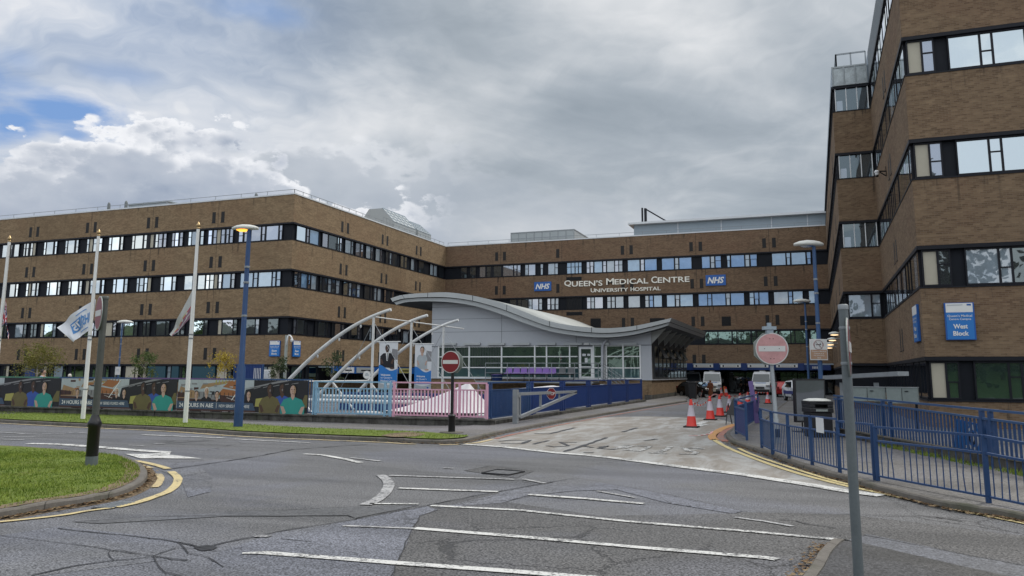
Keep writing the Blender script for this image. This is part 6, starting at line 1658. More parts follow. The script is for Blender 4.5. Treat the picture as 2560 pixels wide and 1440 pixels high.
# no smoking sign
c=dep(2046.5,874,34.8);t=thing('road_sign','white and tan no smoking sign fixed to the blue lamp post','sign',c)
w=22/FX*34.8;h=26/FX*34.8;rt=Vector((RX,RY,0));fw_=Vector((HX,HY,0));rot=.0
mb=MB();mb.obox(c,rt,fw_,h,w,.012);mb.build('plate',M['sign_white'],t,bevel=.01)
mb=MB();mb.obox(c-fw_*.016-up*h*.5+up*.02,rt,fw_,h*.44,w*.92,.003,0)
for a0 in range(20):
    a=2*math.pi*a0/20;a2_=2*math.pi*(a0+1)/20;q=c-fw_*.017+up*h*.46;rr=w*.52
    mb.bar(q+rt*rr*math.cos(a)+up*rr*math.sin(a),q+rt*rr*math.cos(a2_)+up*rr*math.sin(a2_),.035,.006,1)
q=c-fw_*.018+up*h*.46;mb.bar(q+(rt*-.36+up*.36)*w,q+(rt*.36-up*.36)*w,.035,.006,1)
mb.obox(q-up*w*.0,rt,fw_,.014,w*.30,.002,2);mb.obox(q+rt*w*.2+up*w*.1,rt,fw_,w*.1,.012,.002,2)
mb.build('symbol',[M['brown_sign'],M['red'],M['black']],t)
tx=MB()
for i,(s_,ww) in enumerate((('Queen’s Medical',.8),('Centre is a',.56),('No Smoking',.6),('Site',.2))):add_text(tx,s_,c-fw_*.0205-up*(h*.235+h*.20*i),rt,up,w*2*ww,h*.13,align='c',bold=.01)
tx.build('lettering',M['sign_white'],t)
for dz in(-.3,.3):
    mb=MB();mb.bar(c+Vector((0,0,dz*.7)),c+fw_*.2+Vector((0,0,dz*.7)),.05);mb.build('clip',M['steel'],t)
# CCTV column at the hospital corner
p=dep(711,960,73.2);p.z=0.;t=thing('camera_column','slim grey column with a white dome camera on a swan neck at the hospital corner','camera post',p)
zt_=dep(711,838,73.2).z
mb=MB();mb.box(p.x-.10,p.x+.10,p.y-.10,p.y+.10,0,zt_);mb.build('column',M['sign_grey'],t)
a=dep(716,862,73.);b_=dep(722,838,73.);c_=dep(730,846,73.)
mb=MB();mb.tube([Vector((p.x,p.y,a.z)),a,(a+b_)/2+Vector((0,0,.3)),b_,(b_+c_)/2+Vector((0,0,.1)),c_],.07,8);mb.build('swan_neck',M['white_metal'],t)
mb=MB();mb.lathe(c_+Vector((0,0,-.25)),[(.02,-.1),(.13,-.02),(.14,.12),(.08,.26)],12);mb.build('camera',M['white_metal'],t)
# white framed notice and blue gate by the hospital corner
a=FE.at(662,924);b_=FE.at(681,948);t=thing('notice_board','white framed map board on the dark ground floor beside the blue gate','notice board',((a[0]+b_[0])/2,-.3,b_[1]))
mb=MB();mb.box(a[0],b_[0],-.34,-.26,b_[1],a[1]);mb.build('frame',M['white'],t);mb=MB();mb.box(a[0]+.12,b_[0]-.12,-.352,-.342,b_[1]+.12,a[1]-.12);mb.build('sheet',M['paper'],t)
mb=MB();mb.box((a[0]+b_[0])/2-.05,(a[0]+b_[0])/2+.05,-.26,-.2,0,b_[1]);mb.build('post',M['frame'],t)
x0=ony(586,930,-3).x;x1=ony(657,930,-3).x;zt_=ony(620,912,-3).z
t=thing('gate','deep blue corrugated gate with white stripes in front of the left hand block','gate',((x0+x1)/2,-3,0))
mb=MB();mb.box(x0,x1,-3,-2.95,.05,zt_)
x=x0
while x<x1:mb.box(x,x+.06,-3.03,-3.,.05,zt_-.02);x+=.16
mb.build('leaf',M['bluepanel'],t)
mb=MB();
for s in(0,.36,1):mb.box(x0+(x1-x0)*s-.05,x0+(x1-x0)*s+.05,-3.06,-2.9,0,zt_+.06)
mb.box(x0,x1,-3.055,-2.945,zt_,zt_+.05);mb.build('frame',M['blue'],t)
mb=MB()
for k in range(5):
    x=x0+(x1-x0)*(.70+.055*k);mb.box(x,x+.05,-3.045,-3.031,.6,zt_-.3)
mb.build('stripe',M['white'],t)
p=dep(575,958,70);p.z=0
# round white sign beyond the frame
p=dep(917,958,72);p.z=0;t=thing('road_sign','small round white sign on a thin post under the curved white frame','sign',p)
c=dep(917,937,72);mb=MB();mb.lathe(p,[(.04,0),(.04,c.z)],8);mb.build('post',M['steel'],t);mb=MB();n_=facing(c,0);mb.disc(c+n_*.06,up.cross(n_),up,.33,.36,.012,0,20);mb.build('plate',M['white'],t)
mb=MB();mb.obox(c+n_*.07-up*.02,up.cross(n_),n_,.04,.17,.004);mb.obox(c+n_*.07+up*.1,up.cross(n_),n_,.03,.10,.004);mb.build('symbol',M['plant_grey'],t)
# ================================================================ FLAGS
def flagpole(base,top,label):
    t=thing('flagpole',label,'flagpole',base,'white flagpoles on the verge')
    d=top-base
    mb=MB();mb.tube([base,base+d*.3,base+d*.995],[.092,.085,.062],14);mb.build('pole',M['white'],t)
    mb=MB();mb.lathe(top,[(.05,-.10),(.075,-.09),(.075,-.04),(.03,-.02),(.03,.0),(.085,.02),(.10,.06),(.06,.12),(.01,.22)],14);mb.build('finial',M['gold'],t)
    mb=MB();q=base+d*.42;mb.tube([top-d*.03+Vector((.1,-.02,0)),q+Vector((.14,-.03,0))],.008,5);mb.lathe(q,[(.09,-.03),(.095,0),(.09,.03)],12);mb.build('halyard',M['steel'],t)
    for z in(.155,.44):
        mb=MB();q=base+d*z;mb.lathe(q,[(.088,-.03),(.1,0),(.088,.03)],12);mb.build('cleat',M['steel'],t)
    return t
F1b=G(207,1047,.125);F2b=G(463,1056,.125);F0b=G(-22,1040,.125)
F1t=Vector((F1b.x,F1b.y,ztop(F1b,253,585)));F2t=Vector((F2b.x,F2b.y,ztop(F2b,501,567)));F0t=Vector((F0b.x,F0b.y,ztop(F0b,33,600)))
F0b_=dep(-18,1040,fwd(F0b));
fp=[(F0b,F0t,(33,600)),(F1b,F1t,(253,585)),(F2b,F2t,(501,567))]
labs=['white flagpole at the far left edge flying the red, white and blue flag','white flagpole with the white health service flag, behind the grey island post','white flagpole with the grey drooping flag, nearest the blue lamp post']
for (b_,t_,_),l in zip(fp,labs):flagpole(b_,t_,l)
def flag(D0,ht,hb,ft,fb,label,paintfn,mats,droop=.0,ripple=.09,n=26,m=18,over=None):
    P=[dep(*ht,D0),dep(*hb,D0),dep(*ft,D0),dep(*fb,D0)]
    back=Vector((HX,HY,0))
    def S(s,t_):
        a=P[0].lerp(P[1],t_);b_=P[2].lerp(P[3],t_);q=a.lerp(b_,s)
        return q+Vector((0,0,-droop*4*s*(1-s)))+back*(ripple*s*math.sin(s*9+t_*3.)+ripple*.6*s*math.sin(s*17-t_*5))
    mb=MB();v=[S(i/n,j/m) for j in range(m+1) for i in range(n+1)];f=[];k=[]
    mb.add(v,[],0)
    for j in range(m):
        for i in range(n):
            a=j*(n+1)+i;mb.f.append([a,a+1,a+n+2,a+n+1]);mb.m.append(paintfn((i+.5)/n,(j+.5)/m));mb.s.append(True)
    if over:over(mb,S)
    t=thing('flag',label,'flag',P[0]);mb.build('cloth',mats,t)
    return t,S
# health service flag, seen from behind so its print is mirrored
D1=fwd(F1b)
def pf(s,t):
    return 1 if (.30<s<.72 and .30<t<.74 and not(.47<s<.52)) and s>.5 else 0
fl,S1=flag(D1,(240,748),(229,826),(143,819),(187,856),'white flag with mirrored blue print hanging from the second flagpole',lambda s,t:0,[M['flagwhite'],M['flagblue']],-.10,.10)
def flag_text(S,str_,s0,s1,t0,t1,mat,root,mirror=True,off=-.006,name='print',bold=.02):
    vs,fs=text_mesh(str_,None,.0,bold);x0=min(v.x for v in vs);x1=max(v.x for v in vs);y0=min(v.y for v in vs);y1=max(v.y for v in vs)
    mb=MB();o=[]
    for v in vs:
        a=(v.x-x0)/(x1-x0);b_=(v.y-y0)/(y1-y0);s=s0+(s1-s0)*a;t=t1+(t0-t1)*b_
        o.append(S(s,t)+Vector((HX,HY,0))*off)
    mb.add(o,fs);return mb.build(name,M[mat],root)
def flag_box(S,s0,s1,t0,t1,mat,root,off,sk=0.,n=10):
    mb=MB();v=[];
    for j in range(n+1):
        for i in range(n+1):v.append(S(s0+(s1-s0)*i/n+sk*(j/n-.5),t0+(t1-t0)*j/n)+Vector((HX,HY,0))*off)
    mb.add(v,[(j*(n+1)+i,j*(n+1)+i+1,(j+1)*(n+1)+i+1,(j+1)*(n+1)+i) for j in range(n) for i in range(n)]);return mb.build('print',M[mat],root)
# s runs from the hoist outwards: mirrored lettering reads hoist-to-fly
flag_box(S1,.46,.80,.30,.74,'flagblue',fl,-.02,.05);flag_text(S1,'75',.50,.76,.36,.69,'flagwhite',fl,off=-.035,bold=.03)
flag_text(S1,'NHS',.06,.40,.34,.70,'flagblue',fl,off=-.02,bold=.03)
flag_box(S1,.405,.435,.28,.76,'flagblue',fl,-.02,.05);flag_box(S1,.2,.6,.84,.87,'flagblue',fl,-.02);flag_box(S1,.25,.55,.15,.18,'flagblue',fl,-.02)
D2=fwd(F2b)
def pf2(s,t):
    q=t-.25*s
    if .42<q<.52 and s>.2:return 2
    if .60<q<.75:return 1
    if .54<q<.58:return 3
    if q>.82 :return 1
    return 0
fl2,S2=flag(D2,(481,725),(474,797),(424,836),(432,842),'grey drooping flag with faint mauve bands on the third flagpole',pf2,[M['flaggrey'],M['flagmauve'],M['flagyellow'],M['flagred']],-.0,.07)
D3=fwd(F0b)
def pf3(s,t):
    a=abs(t-.5);b_=abs(s-.5)
    if a<.11 or b_<.07:return 1
    if a<.18 or b_<.11:return 0
    if abs(a-b_*1.0)<.06:return 1
    if abs(a-b_*1.0)<.13:return 0
    return 2
x0,y0=dep(12,760,D3),0
fl3,S3=flag(D3,(15,748),(2,826),(21,850),(16,795),'red, white and blue flag hanging limp at the far left edge',pf3,[M['flagwhite'],M['flagred'],M['flagnavy']],-.0,.05)
# ================================================================ VEHICLES
def vehicle(kind,pos,ang,label,paint_,group=None,lights=True):
    t=thing({'van':'van','car':'parked_car','suv':'parked_car'}[kind],label,'van' if kind=='van' else 'car',pos,group)
    if kind=='van':prof=[(-2.85,.42),(-2.9,2.3),(-2.8,2.46),(1.0,2.50),(1.35,2.42),(1.55,2.30),(2.20,1.36),(2.70,1.18),(2.86,1.0),(2.9,.62),(2.86,.30),(-2.7,.30)];hw=lambda z:1.02 if z<1.2 else 1.02-.12*(z-1.2)/1.3;ws=(5,6);W=1.02
    elif kind=='suv':prof=[(-2.15,.45),(-2.25,.9),(-2.1,1.1),(-1.85,1.62),(-.3,1.70),(.35,1.64),(1.1,1.15),(1.95,1.02),(2.2,.8),(2.2,.35),(-2.1,.35)];hw=lambda z:.92 if z<1.05 else .92-.24*(z-1.05)/.6;ws=(5,6)
    else:prof=[(-2.05,.38),(-2.12,.80),(-1.95,1.0),(-1.45,1.42),(-.3,1.50),(.30,1.45),(1.05,1.02),(1.9,.88),(2.1,.66),(2.08,.28),(-1.95,.28)];hw=lambda z:.88 if z<.95 else .88-.24*(z-.95)/.55;ws=(5,6)
    c,s=math.cos(ang),math.sin(ang);P=Vector(pos)
    T=lambda x,y,z:Vector((P.x+c*x-s*y,P.y+s*x+c*y,P.z+z))
    n=len(prof);mb=MB();v=[T(x,-hw(z),z) for x,z in prof]+[T(x,hw(z),z) for x,z in prof]
    mb.add(v,[(i,(i+1)%n,(i+1)%n+n,i+n) for i in range(n)]+[tuple(range(n))[::-1],tuple(range(n,2*n))]);bd=mb.build('body',M[paint_],t,bevel=.07)
    (xa,za),(xb,zb)=prof[ws[0]],prof[ws[1]]
    def strip(f0,f1,wf,off_=.02):
        nrm=Vector((za-zb,0,xb-xa)).normalized();o=[]
        for f_,sg in((f0,-1),(f0,1),(f1,1),(f1,-1)):
            x=xa+(xb-xa)*f_;z=za+(zb-za)*f_;o.append(T(x+nrm.x*off_,sg*hw(z)*wf,z+nrm.z*off_))
        return o
    mb=MB();mb.add(strip(.08,.97,.90),[(0,1,2,3)]);mb.build('windscreen',M['carglass'],t)
    zt_=prof[ws[0]][1]
    for sg in(-1,1):
        mb=MB()
        if kind=='van':
            q=[(.55,1.42),(1.95,1.42),(1.45,2.15),(.55,2.15)]
        elif kind=='suv':q=[(-1.75,1.15),(.9,1.15),(.3,1.58),(-1.55,1.56)]
        else:q=[(-1.6,1.02),(.85,1.02),(.25,1.40),(-1.2,1.38)]
        mb.add([T(x,sg*(hw(z)+.012),z) for x,z in q],[(0,1,2,3)]);mb.build('side_window',M['carglass'],t)
        for xw in((1.85,-1.75) if kind=='van' else (1.3,-1.3)):
            rr=.35 if kind=='van' else .32;w=MB();a=T(xw,sg*(hw(.4)-.20),rr);b_=T(xw,sg*(hw(.4)+.015),rr);w.tube([a,b_],rr,18);wh=w.build('wheel',M['rubber'],t)
            w=MB();a=T(xw,sg*(hw(.4)+.016),rr);b_=T(xw,sg*(hw(.4)+.03),rr);w.tube([a,b_],rr*.62,14);w.build('rim',M['steel'],wh,base=BASE[t])
        fx=prof[ws[1]+2][0] if kind=='van' else prof[ws[1]+1][0]
        hz_=.98 if kind=='van' else .74
        mb=MB();xx=max(x for x,z in prof);mb.obox(T(xx-.10,sg*(hw(.7)-.22),hz_),(c,s,0),(-s,c,0),.10 if kind=='van' else .07,.13,.19);mb.build('headlight',M['lampglass'],t)
        mb=MB();mb.obox(T(.95 if kind!='van' else 1.7,sg*(hw(1.)+.14),1.02 if kind!='van' else 1.5),(c,s,0),(-s,c,0),.09 if kind!='van' else .2,.06,.11);mb.build('mirror',M['black' if kind=='van' else paint_],t)
        mb=MB();mb.obox(T(min(x for x,z in prof)+.08,sg*(hw(.8)-.14),.86),(c,s,0),(-s,c,0),.16,.1,.1);mb.build('tail_light',M['red'],t)
    xx=max(x for x,z in prof)
    mb=MB();mb.obox(T(xx+.02,0,.78 if kind=='van' else .58),(c,s,0),(-s,c,0),.09,.03,.45,0);mb.build('grille',M['black'],t)
    mb=MB();mb.obox(T(xx-.02,0,.44),(c,s,0),(-s,c,0),.17,.10,.95*hw(.4),0);mb.build('bumper',M['black'],t,bevel=.03)
    mb=MB();mb.obox(T(xx+.055,0,.46),(c,s,0),(-s,c,0),.055,.006,.26,0);mb.build('number_plate',M['sign_white'],t)
    return t,T,hw
def at_row(px_,y): 
    q=ony(px_,938,y);return Vector((q.x,q.y,0))
A0=-math.pi/2
toC=lambda p:math.atan2(CAM.y-p.y,CAM.x-p.x)
for px_,y,lab,da in((1729,31.5,'white van mostly hidden behind the lodge corner',.02),(1781,29.6,'white van in the undercroft behind the robed person',-.02),(1910,28.5,'white van with a dark grille right of the faded sign post',-.16)):
    p=at_row(px_,y+2.9);t,T,hw=vehicle('van',p,toC(p)+da,lab,'vanwhite','white vans at the entrance')
    mb=MB();mb.obox(T(2.45,0,1.285),T(1,0,0)-T(0,0,0),T(0,1,0)-T(0,0,0),.03,.02,.55);mb.build('bonnet_lettering',M['midblue'],t)
    mb=MB();mb.obox(T(.9,0,2.53),T(1,0,0)-T(0,0,0),T(0,1,0)-T(0,0,0),.06,.18,.3);mb.build('roof_pod',M['vanwhite'],t,bevel=.03)
    mb=MB()
    for sg in(-1,1):mb.obox(T(-.3,sg*(hw(2.1)+.012),2.0),T(1,0,0)-T(0,0,0),T(0,1,0)-T(0,0,0),.10,.9,.005)
    mb.build('side_lettering',M['plant_grey'],t)
p=at_row(1957,23.);vehicle('car',p,math.pi/2+.15,'bright red hatchback parked behind the faded sign post','carred')
p=at_row(1997,9.);t,T,hw=vehicle('suv',p,toC(p)+.25,'white and blue marked car parked left of the black notice board','vanwhite')
mb=MB()
for sg in(-1,1):mb.obox(T(.1,sg*(hw(.7)+.015),.72),T(1,0,0)-T(0,0,0),T(0,1,0)-T(0,0,0),.13,1.7,.006)
mb.obox(T(2.21,0,.86),T(1,0,0)-T(0,0,0),T(0,1,0)-T(0,0,0),.09,.01,.7);mb.build('livery',M['carblue'],t)
p=at_row(1743,17.);vehicle('car',p,toC(p)+.75,'black car parked beside the wheeled bins at the lodge corner','carblack')
p=at_row(1008,28.);vehicle('suv',p,.15,'white car seen between the two tall welcome banners','vanwhite')
# ================================================================ PEOPLE
def skin_mesh(nodes,edges):
    me=bpy.data.meshes.new('fig');names=list(nodes);idx={k:i for i,k in enumerate(names)}
    me.from_pydata([nodes[k][0] for k in names],[(idx[a],idx[b_]) for a,b_ in edges],[])
    o=bpy.data.objects.new('fig',me);col.objects.link(o)
    md=o.modifiers.new('skin','SKIN');md.use_smooth_shade=True
    for i,k in enumerate(names):
        sv=me.skin_vertices[0].data[i];r_=nodes[k][1];sv.radius=r_ if isinstance(r_,tuple) else (r_,r_);sv.use_root=(i==0)
    s=o.modifiers.new('sub','SUBSURF');s.levels=2;s.render_levels=2
    dg=bpy.context.evaluated_depsgraph_get();dg.update();m2=bpy.data.meshes.new_from_object(o.evaluated_get(dg))
    v=[q.co.copy() for q in m2.vertices];f=[tuple(q.vertices) for q in m2.polygons];bpy.data.objects.remove(o);bpy.data.meshes.remove(me);bpy.data.meshes.remove(m2)
    return v,f
def person(pos,face,label,h=1.68,top='denim',legs='darkcloth',hair='hair',skin='skin',robe=None,arms=((.30,-.02,.80),(.30,.06,.82)),stride=.12,lean=0.):
    t=thing('person',label,'person',pos);k=h/1.7;c,s=math.cos(face),math.sin(face);P=Vector(pos)
    # local frame: x to the figure's left, y forward, z up
    T=lambda q:Vector((P.x+(-s*q[0]+c*q[1])*k,P.y+(c*q[0]+s*q[1])*k,P.z+q[2]*k))
    N={'pel':((0,0,.93),(.145,.11)),'wa':((0,lean*.3,1.08),(.125,.095)),'ch':((0,lean*.7,1.27),(.155,.11)),'sh':((0,lean,1.40),(.12,.085)),'nk':((0,lean,1.47),.055),'hd0':((0,lean+.02,1.54),(.07,.08)),'hd1':((0,lean+.03,1.62),(.078,.095)),'hd2':((0,lean+.02,1.69),(.05,.06))}
    Ed=[('pel','wa'),('wa','ch'),('ch','sh'),('sh','nk'),('nk','hd0'),('hd0','hd1'),('hd1','hd2')]
    for sg,(ax_,ay,az_),st in((1,arms[0],stride),(-1,arms[1],-stride)):
        q='l' if sg>0 else 'r'
        N[q+'s']=((sg*.17,lean,1.38),.06);N[q+'e']=((sg*.245,lean*.6+ay*.4-.03,1.10),.043);N[q+'w']=((sg*(ax_-.05),ay+.08,az_+.07),.03);N[q+'h']=((sg*(ax_-.06),ay+.13,az_),.034);N[q+'f']=((sg*(ax_-.065),ay+.17,az_-.07),.022)
        N[q+'t']=((sg*.10,0,.86),.095);N[q+'k']=((sg*.11,st*.6+.02,.48),.062);N[q+'a']=((sg*.11,st-.02,.09),.042);N[q+'o']=((sg*.12,st+.13,.035),.035)
        Ed+=[('sh',q+'s'),(q+'s',q+'e'),(q+'e',q+'w'),(q+'w',q+'h'),(q+'h',q+'f'),('pel',q+'t'),(q+'t',q+'k'),(q+'k',q+'a'),(q+'a',q+'o')]
    v,f=skin_mesh(N,Ed);mb=MB();mb.add([T(q) for q in v],f,0,True);mb.build('body',M[skin],t)
    def cloth(keys,edges,grow,mat,name):
        n={q:(N[q][0],tuple(a+grow for a in N[q][1]) if isinstance(N[q][1],tuple) else N[q][1]+grow) for q in keys};v,f=skin_mesh(n,edges);mb=MB();mb.add([T(q) for q in v],f,0,True);mb.build(name,M[mat],t)
    if robe:
        n={'pel':((0,0,.93),(.19,.16)),'wa':((0,0,1.08),(.17,.14)),'ch':((0,lean*.7,1.27),(.185,.14)),'sh':((0,lean,1.40),(.14,.105)),'th':((0,.0,.62),(.22,.19)),'kn':((0,0,.36),(.24,.21)),'an':((0,0,.10),(.25,.22)),'ls':((.18,lean,1.38),.08),'le':((.26,0,1.10),.075),'lw':((.26,.12,.92),.07),'rs':((-.18,lean,1.38),.08),'re':((-.26,0,1.10),.075),'rw':((-.26,.1,.90),.07)}
        v,f=skin_mesh(n,[('pel','wa'),('wa','ch'),('ch','sh'),('pel','th'),('th','kn'),('kn','an'),('sh','ls'),('ls','le'),('le','lw'),('sh','rs'),('rs','re'),('re','rw')]);mb=MB();mb.add([T(q) for q in v],f,0,True);mb.build('robe',M[robe],t)
        hv={'a':((0,lean-.01,1.44),(.11,.10)),'b':((0,lean,1.56),(.095,.105)),'c':((0,lean-.015,1.68),(.075,.085))};v,f=skin_mesh(hv,[('a','b'),('b','c')]);v=[q if q.y<lean+.06 else Vector((q.x,lean+.06,q.z)) for q in v];mb=MB();mb.add([T(q) for q in v],f,0,True);mb.build('headscarf',M[robe],t)
    else:
        cloth(['wa','ch','sh','ls','le','rs','re'],[('wa','ch'),('ch','sh'),('sh','ls'),('ls','le'),('sh','rs'),('rs','re')],.022,top,'jacket')
        cloth(['pel','lt','lk','la','rt','rk','ra'],[('pel','lt'),('lt','lk'),('lk','la'),('pel','rt'),('rt','rk'),('rk','ra')],.018,legs,'trousers')
        mb=MB();ce=T((0,lean-.005,1.645));n=12
        for j in range(7):pass
        v=[];f=[]
        for j in range(7):
            for i in range(n):
                a=2*math.pi*i/n;ph=-.55+j*(math.pi/2+.55)/6;v.append(T((.092*math.cos(ph)*math.cos(a),lean-.012+.105*math.cos(ph)*math.sin(a)*(1 if math.sin(a)<0 or ph>.55 else .55),1.635+.10*math.sin(ph))))
        for j in range(6):
            for i in range(n):
                a=j*n+i;b_=j*n+(i+1)%n;f.append((a,b_,b_+n,a+n))
        mb.add(v,f,0,True);mb.build('hair',M[hair],t)
    # simple face: eyes, nose and mouth
    mb=MB()
    for sg in(-1,1):mb.disc(T((sg*.032,lean+.118,1.615)),(1,0,0),(0,0,1),.010*k,.006*k,.004,1,8)
    mb.bar(T((0,lean+.12,1.60)),T((0,lean+.135,1.57)),.018,.02,0);mb.disc(T((0,lean+.112,1.535)),(1,0,0),(0,0,1),.022*k,.005*k,.004,1,8);mb.build('face',[M[skin],M['hair']],t)
    return t
p=G(1777,995);person(p,math.radians(250),'person in a long rust brown robe and headscarf standing on the driveway',1.66,robe='robe',skin='skin2')
bag=thing('handbag','pale bag hanging at the side of the robed person','bag',p+Vector((.36,-.05,.75)));q=BASE[bag];mb=MB();mb.obox(q,(1,0,0),(0,1,0),.16,.13,.05);mb.build('body',M['cream'],bag,bevel=.03);mb=MB();mb.tube([q+Vector((-.1,0,.15)),q+Vector((-.06,0,.35)),q+Vector((.06,0,.35)),q+Vector((.1,0,.15))],.012,6);mb.build('strap',M['cream'],bag)
p=dep(101,960,47);p.z=.0;z_=dep(105,925,47).z;person(p,math.atan2(RY,RX)+.2,'person in a pale blue denim jacket looking down behind the banner fence',z_-.0,'denim','darkcloth','hair','skin',arms=((.22,.2,1.02),(.24,.2,1.04)),lean=.07)
p=dep(173,960,49);p.z=.0;z_=dep(173,936,49).z;person(p,math.atan2(HY,HX),'white haired person in dark clothes seen from behind the banner fence',max(1.5,z_),'darkcloth','darkcloth','hairgrey','skin')
for i,(x,y,l) in enumerate(((1852,36.2,'dark figure standing in the shade of the undercroft, left of two'),(1866,36.4,'dark figure standing in the shade of the undercroft, right of two'))):
    p=at_row(x,y);person(p,math.radians(200+60*i),l,1.7,'darkcloth','darkcloth','hair','skin')
# ================================================================ TREES
def leafm(name,a,b_,c):
    def f(b):
        o=b.obj();n=b.noise(o,1.8,3,.6);m=b.noise(o,30.,1)
        cc=b.mix(b.ss(n,.35,.65),a,b_);cc=b.mix(b.mul(b.ss(m,.55,.7),.5),cc,c)
        d=b.bsdf(cc,.6,0,None,.25);tr=b.n('ShaderNodeBsdfTranslucent',{'Color':cc}).outputs[0]
        x=b.n('ShaderNodeMixShader');b.set(x.inputs[0],.3);b.L.new(d,x.inputs[1]);b.L.new(tr,x.inputs[2]);return x.outputs[0]
    return newmat(name,f)
M['leaf_olive']=leafm('olive_leaf',(.10,.11,.025),(.20,.18,.045),(.26,.22,.07))
M['leaf_green']=leafm('green_leaf',(.05,.085,.025),(.11,.14,.045),(.15,.16,.06))
M['leaf_yellow']=leafm('yellow_leaf',(.27,.20,.03),(.42,.31,.05),(.20,.17,.04))
M['leaf_dark']=leafm('dark_leaf',(.03,.05,.022),(.065,.085,.035),(.10,.11,.05))
M['bark']=paint('pale_bark',(.34,.31,.27),.8,0,.3,4)
def tree(x,ytop,ybot,xl_,xr_,D0,mat,label,seed,nl):
    r=random.Random(seed);b_=dep(x,960,D0);b_.z=0;zt_=dep(x,ytop,D0).z;zb=dep(x,ybot,D0).z;w=(xr_-xl_)/2/FX*D0;cx=dep((xl_+xr_)/2,900,D0)
    t=thing('small_tree',label,'tree',b_,'young trees in front of the left hand block')
    mb=MB();mb.tube([b_,b_+Vector((.05,0,zb*.6)),Vector((b_.x*.6+cx.x*.4,b_.y,zb+.2)),Vector((cx.x,cx.y,zb+(zt_-zb)*.6))],[.07,.055,.04,.015],8)
    limbs=[]
    for k in range(9):
        a=r.uniform(0,6.28);z0=r.uniform(zb*.75,zb+(zt_-zb)*.5);e=Vector((cx.x+math.cos(a)*w*r.uniform(.4,.95),cx.y+math.sin(a)*w*r.uniform(.4,.95),z0+r.uniform(.3,.9)*(zt_-zb)*.45));o=Vector((b_.x*.5+cx.x*.5,b_.y,z0))
        mb.tube([o,(o+e)/2+Vector((0,0,.1)),e],[.025,.016,.006],5);limbs.append(e)
    mb.build('trunk',M['bark'],t)
    cl=[(e,r.uniform(.28,.5)*w) for e in limbs]+[(Vector((cx.x+r.gauss(0,w*.4),cx.y+r.gauss(0,w*.4),zb+(zt_-zb)*r.uniform(.2,.95))),r.uniform(.2,.45)*w) for _ in range(12)]
    v=[];f=[]
    for _ in range(nl):
        c,rad=r.choice(cl);p=c+Vector((r.gauss(0,rad*.55),r.gauss(0,rad*.55),r.gauss(0,rad*.5)));s=r.uniform(.035,.075)
        a=Vector((r.gauss(0,1),r.gauss(0,1),r.gauss(0,1))).normalized();q=a.orthogonal().normalized();o=len(v)
        v+=[p-a*s,p+q*s*.55,p+a*s,p-q*s*.55];f.append((o,o+1,o+2,o+3))
    mb=MB();mb.add(v,f);mb.build('crown',M[mat],t)
tree(88,862,925,52,150,50,'leaf_olive','small olive green tree at the far left in front of the block',1,2600)
tree(360,880,945,335,392,50,'leaf_green','small loose green birch right of the second flagpole',2,1100)
tree(562,880,938,530,585,50,'leaf_yellow','small tree with yellow autumn leaves beside the blue lamp post',3,1000)
tree(695,893,940,676,720,52,'leaf_dark','small dark green tree below the campus signs at the hospital corner',4,900)
tree(832,880,935,812,856,54,'leaf_dark','small dark green tree between the curved white tubes',5,900)
M['bank']=leafm('rough_bank_growth',(.022,.042,.012),(.045,.075,.02),(.06,.08,.03))
# ---- green bank and wood across the road, seen only in the windows
mb=MB();v=[];f=[];nx,ny=60,8
for j in range(ny+1):
    for i in range(nx+1):
        x=-260+460*i/nx;y=-84-5*j;v.append((x,y,-.02+min(1,j/5)**1.3*(5.5+1.2*math.sin(x*.05))))
for j in range(ny):
    for i in range(nx):
        a=j*(nx+1)+i;f.append((a,a+1,a+nx+2,a+nx+1))
mb.add(v,f,0,True);struct(mb.build('grass_bank',M['bank']),'green bank across the road, mirrored in the windows')
v=[];f=[];r=random.Random(77)
cl=[]
for k in range(170):
    x=r.uniform(-255,190);hh=r.uniform(9,15)
    if 58<x<80:hh=r.uniform(20,26)
    cl+=[(Vector((x+r.gauss(0,2.5),-104+r.gauss(0,5),2+hh*r.random()**1.4)),r.uniform(1.5,3.2)) for _ in range(9)]
for _ in range(60000):
    c,rad=r.choice(cl);p=c+Vector((r.gauss(0,rad*.6),r.gauss(0,rad*.6),r.gauss(0,rad*.55)));s=r.uniform(.35,.75);a=Vector((r.gauss(0,1),r.gauss(0,1),r.gauss(0,1))).normalized();q=a.orthogonal().normalized();o=len(v)
    v+=[p-a*s,p+q*s*.6,p+a*s,p-q*s*.6];f.append((o,o+1,o+2,o+3))
nx=150;o=len(v)
for j,(yy_,zz_,q_) in enumerate(((-98,0,0),(-100,.62,1),(-106,.95,1),(-112,1,1))):
    for i in range(nx+1):
        x=-255+445*i/nx;h_=8.5+2.5*math.sin(x*.23)+2.*math.sin(x*.61+1)+1.5*math.sin(x*1.7);v.append((x+r.uniform(-1,1),yy_+r.uniform(-1.2,1.2),4+h_*zz_))
for j in range(3):
    for i in range(nx):
        a=o+j*(nx+1)+i;f.append((a,a+1,a+nx+2,a+nx+1))
me=bpy.data.meshes.new('woodland');me.from_pydata(v,[],f);me.materials.append(M['leaf_dark']);o=bpy.data.objects.new('woodland',me);col.objects.link(o);o['kind']='stuff';o['label']='dark wood across the road, mirrored in the windows'
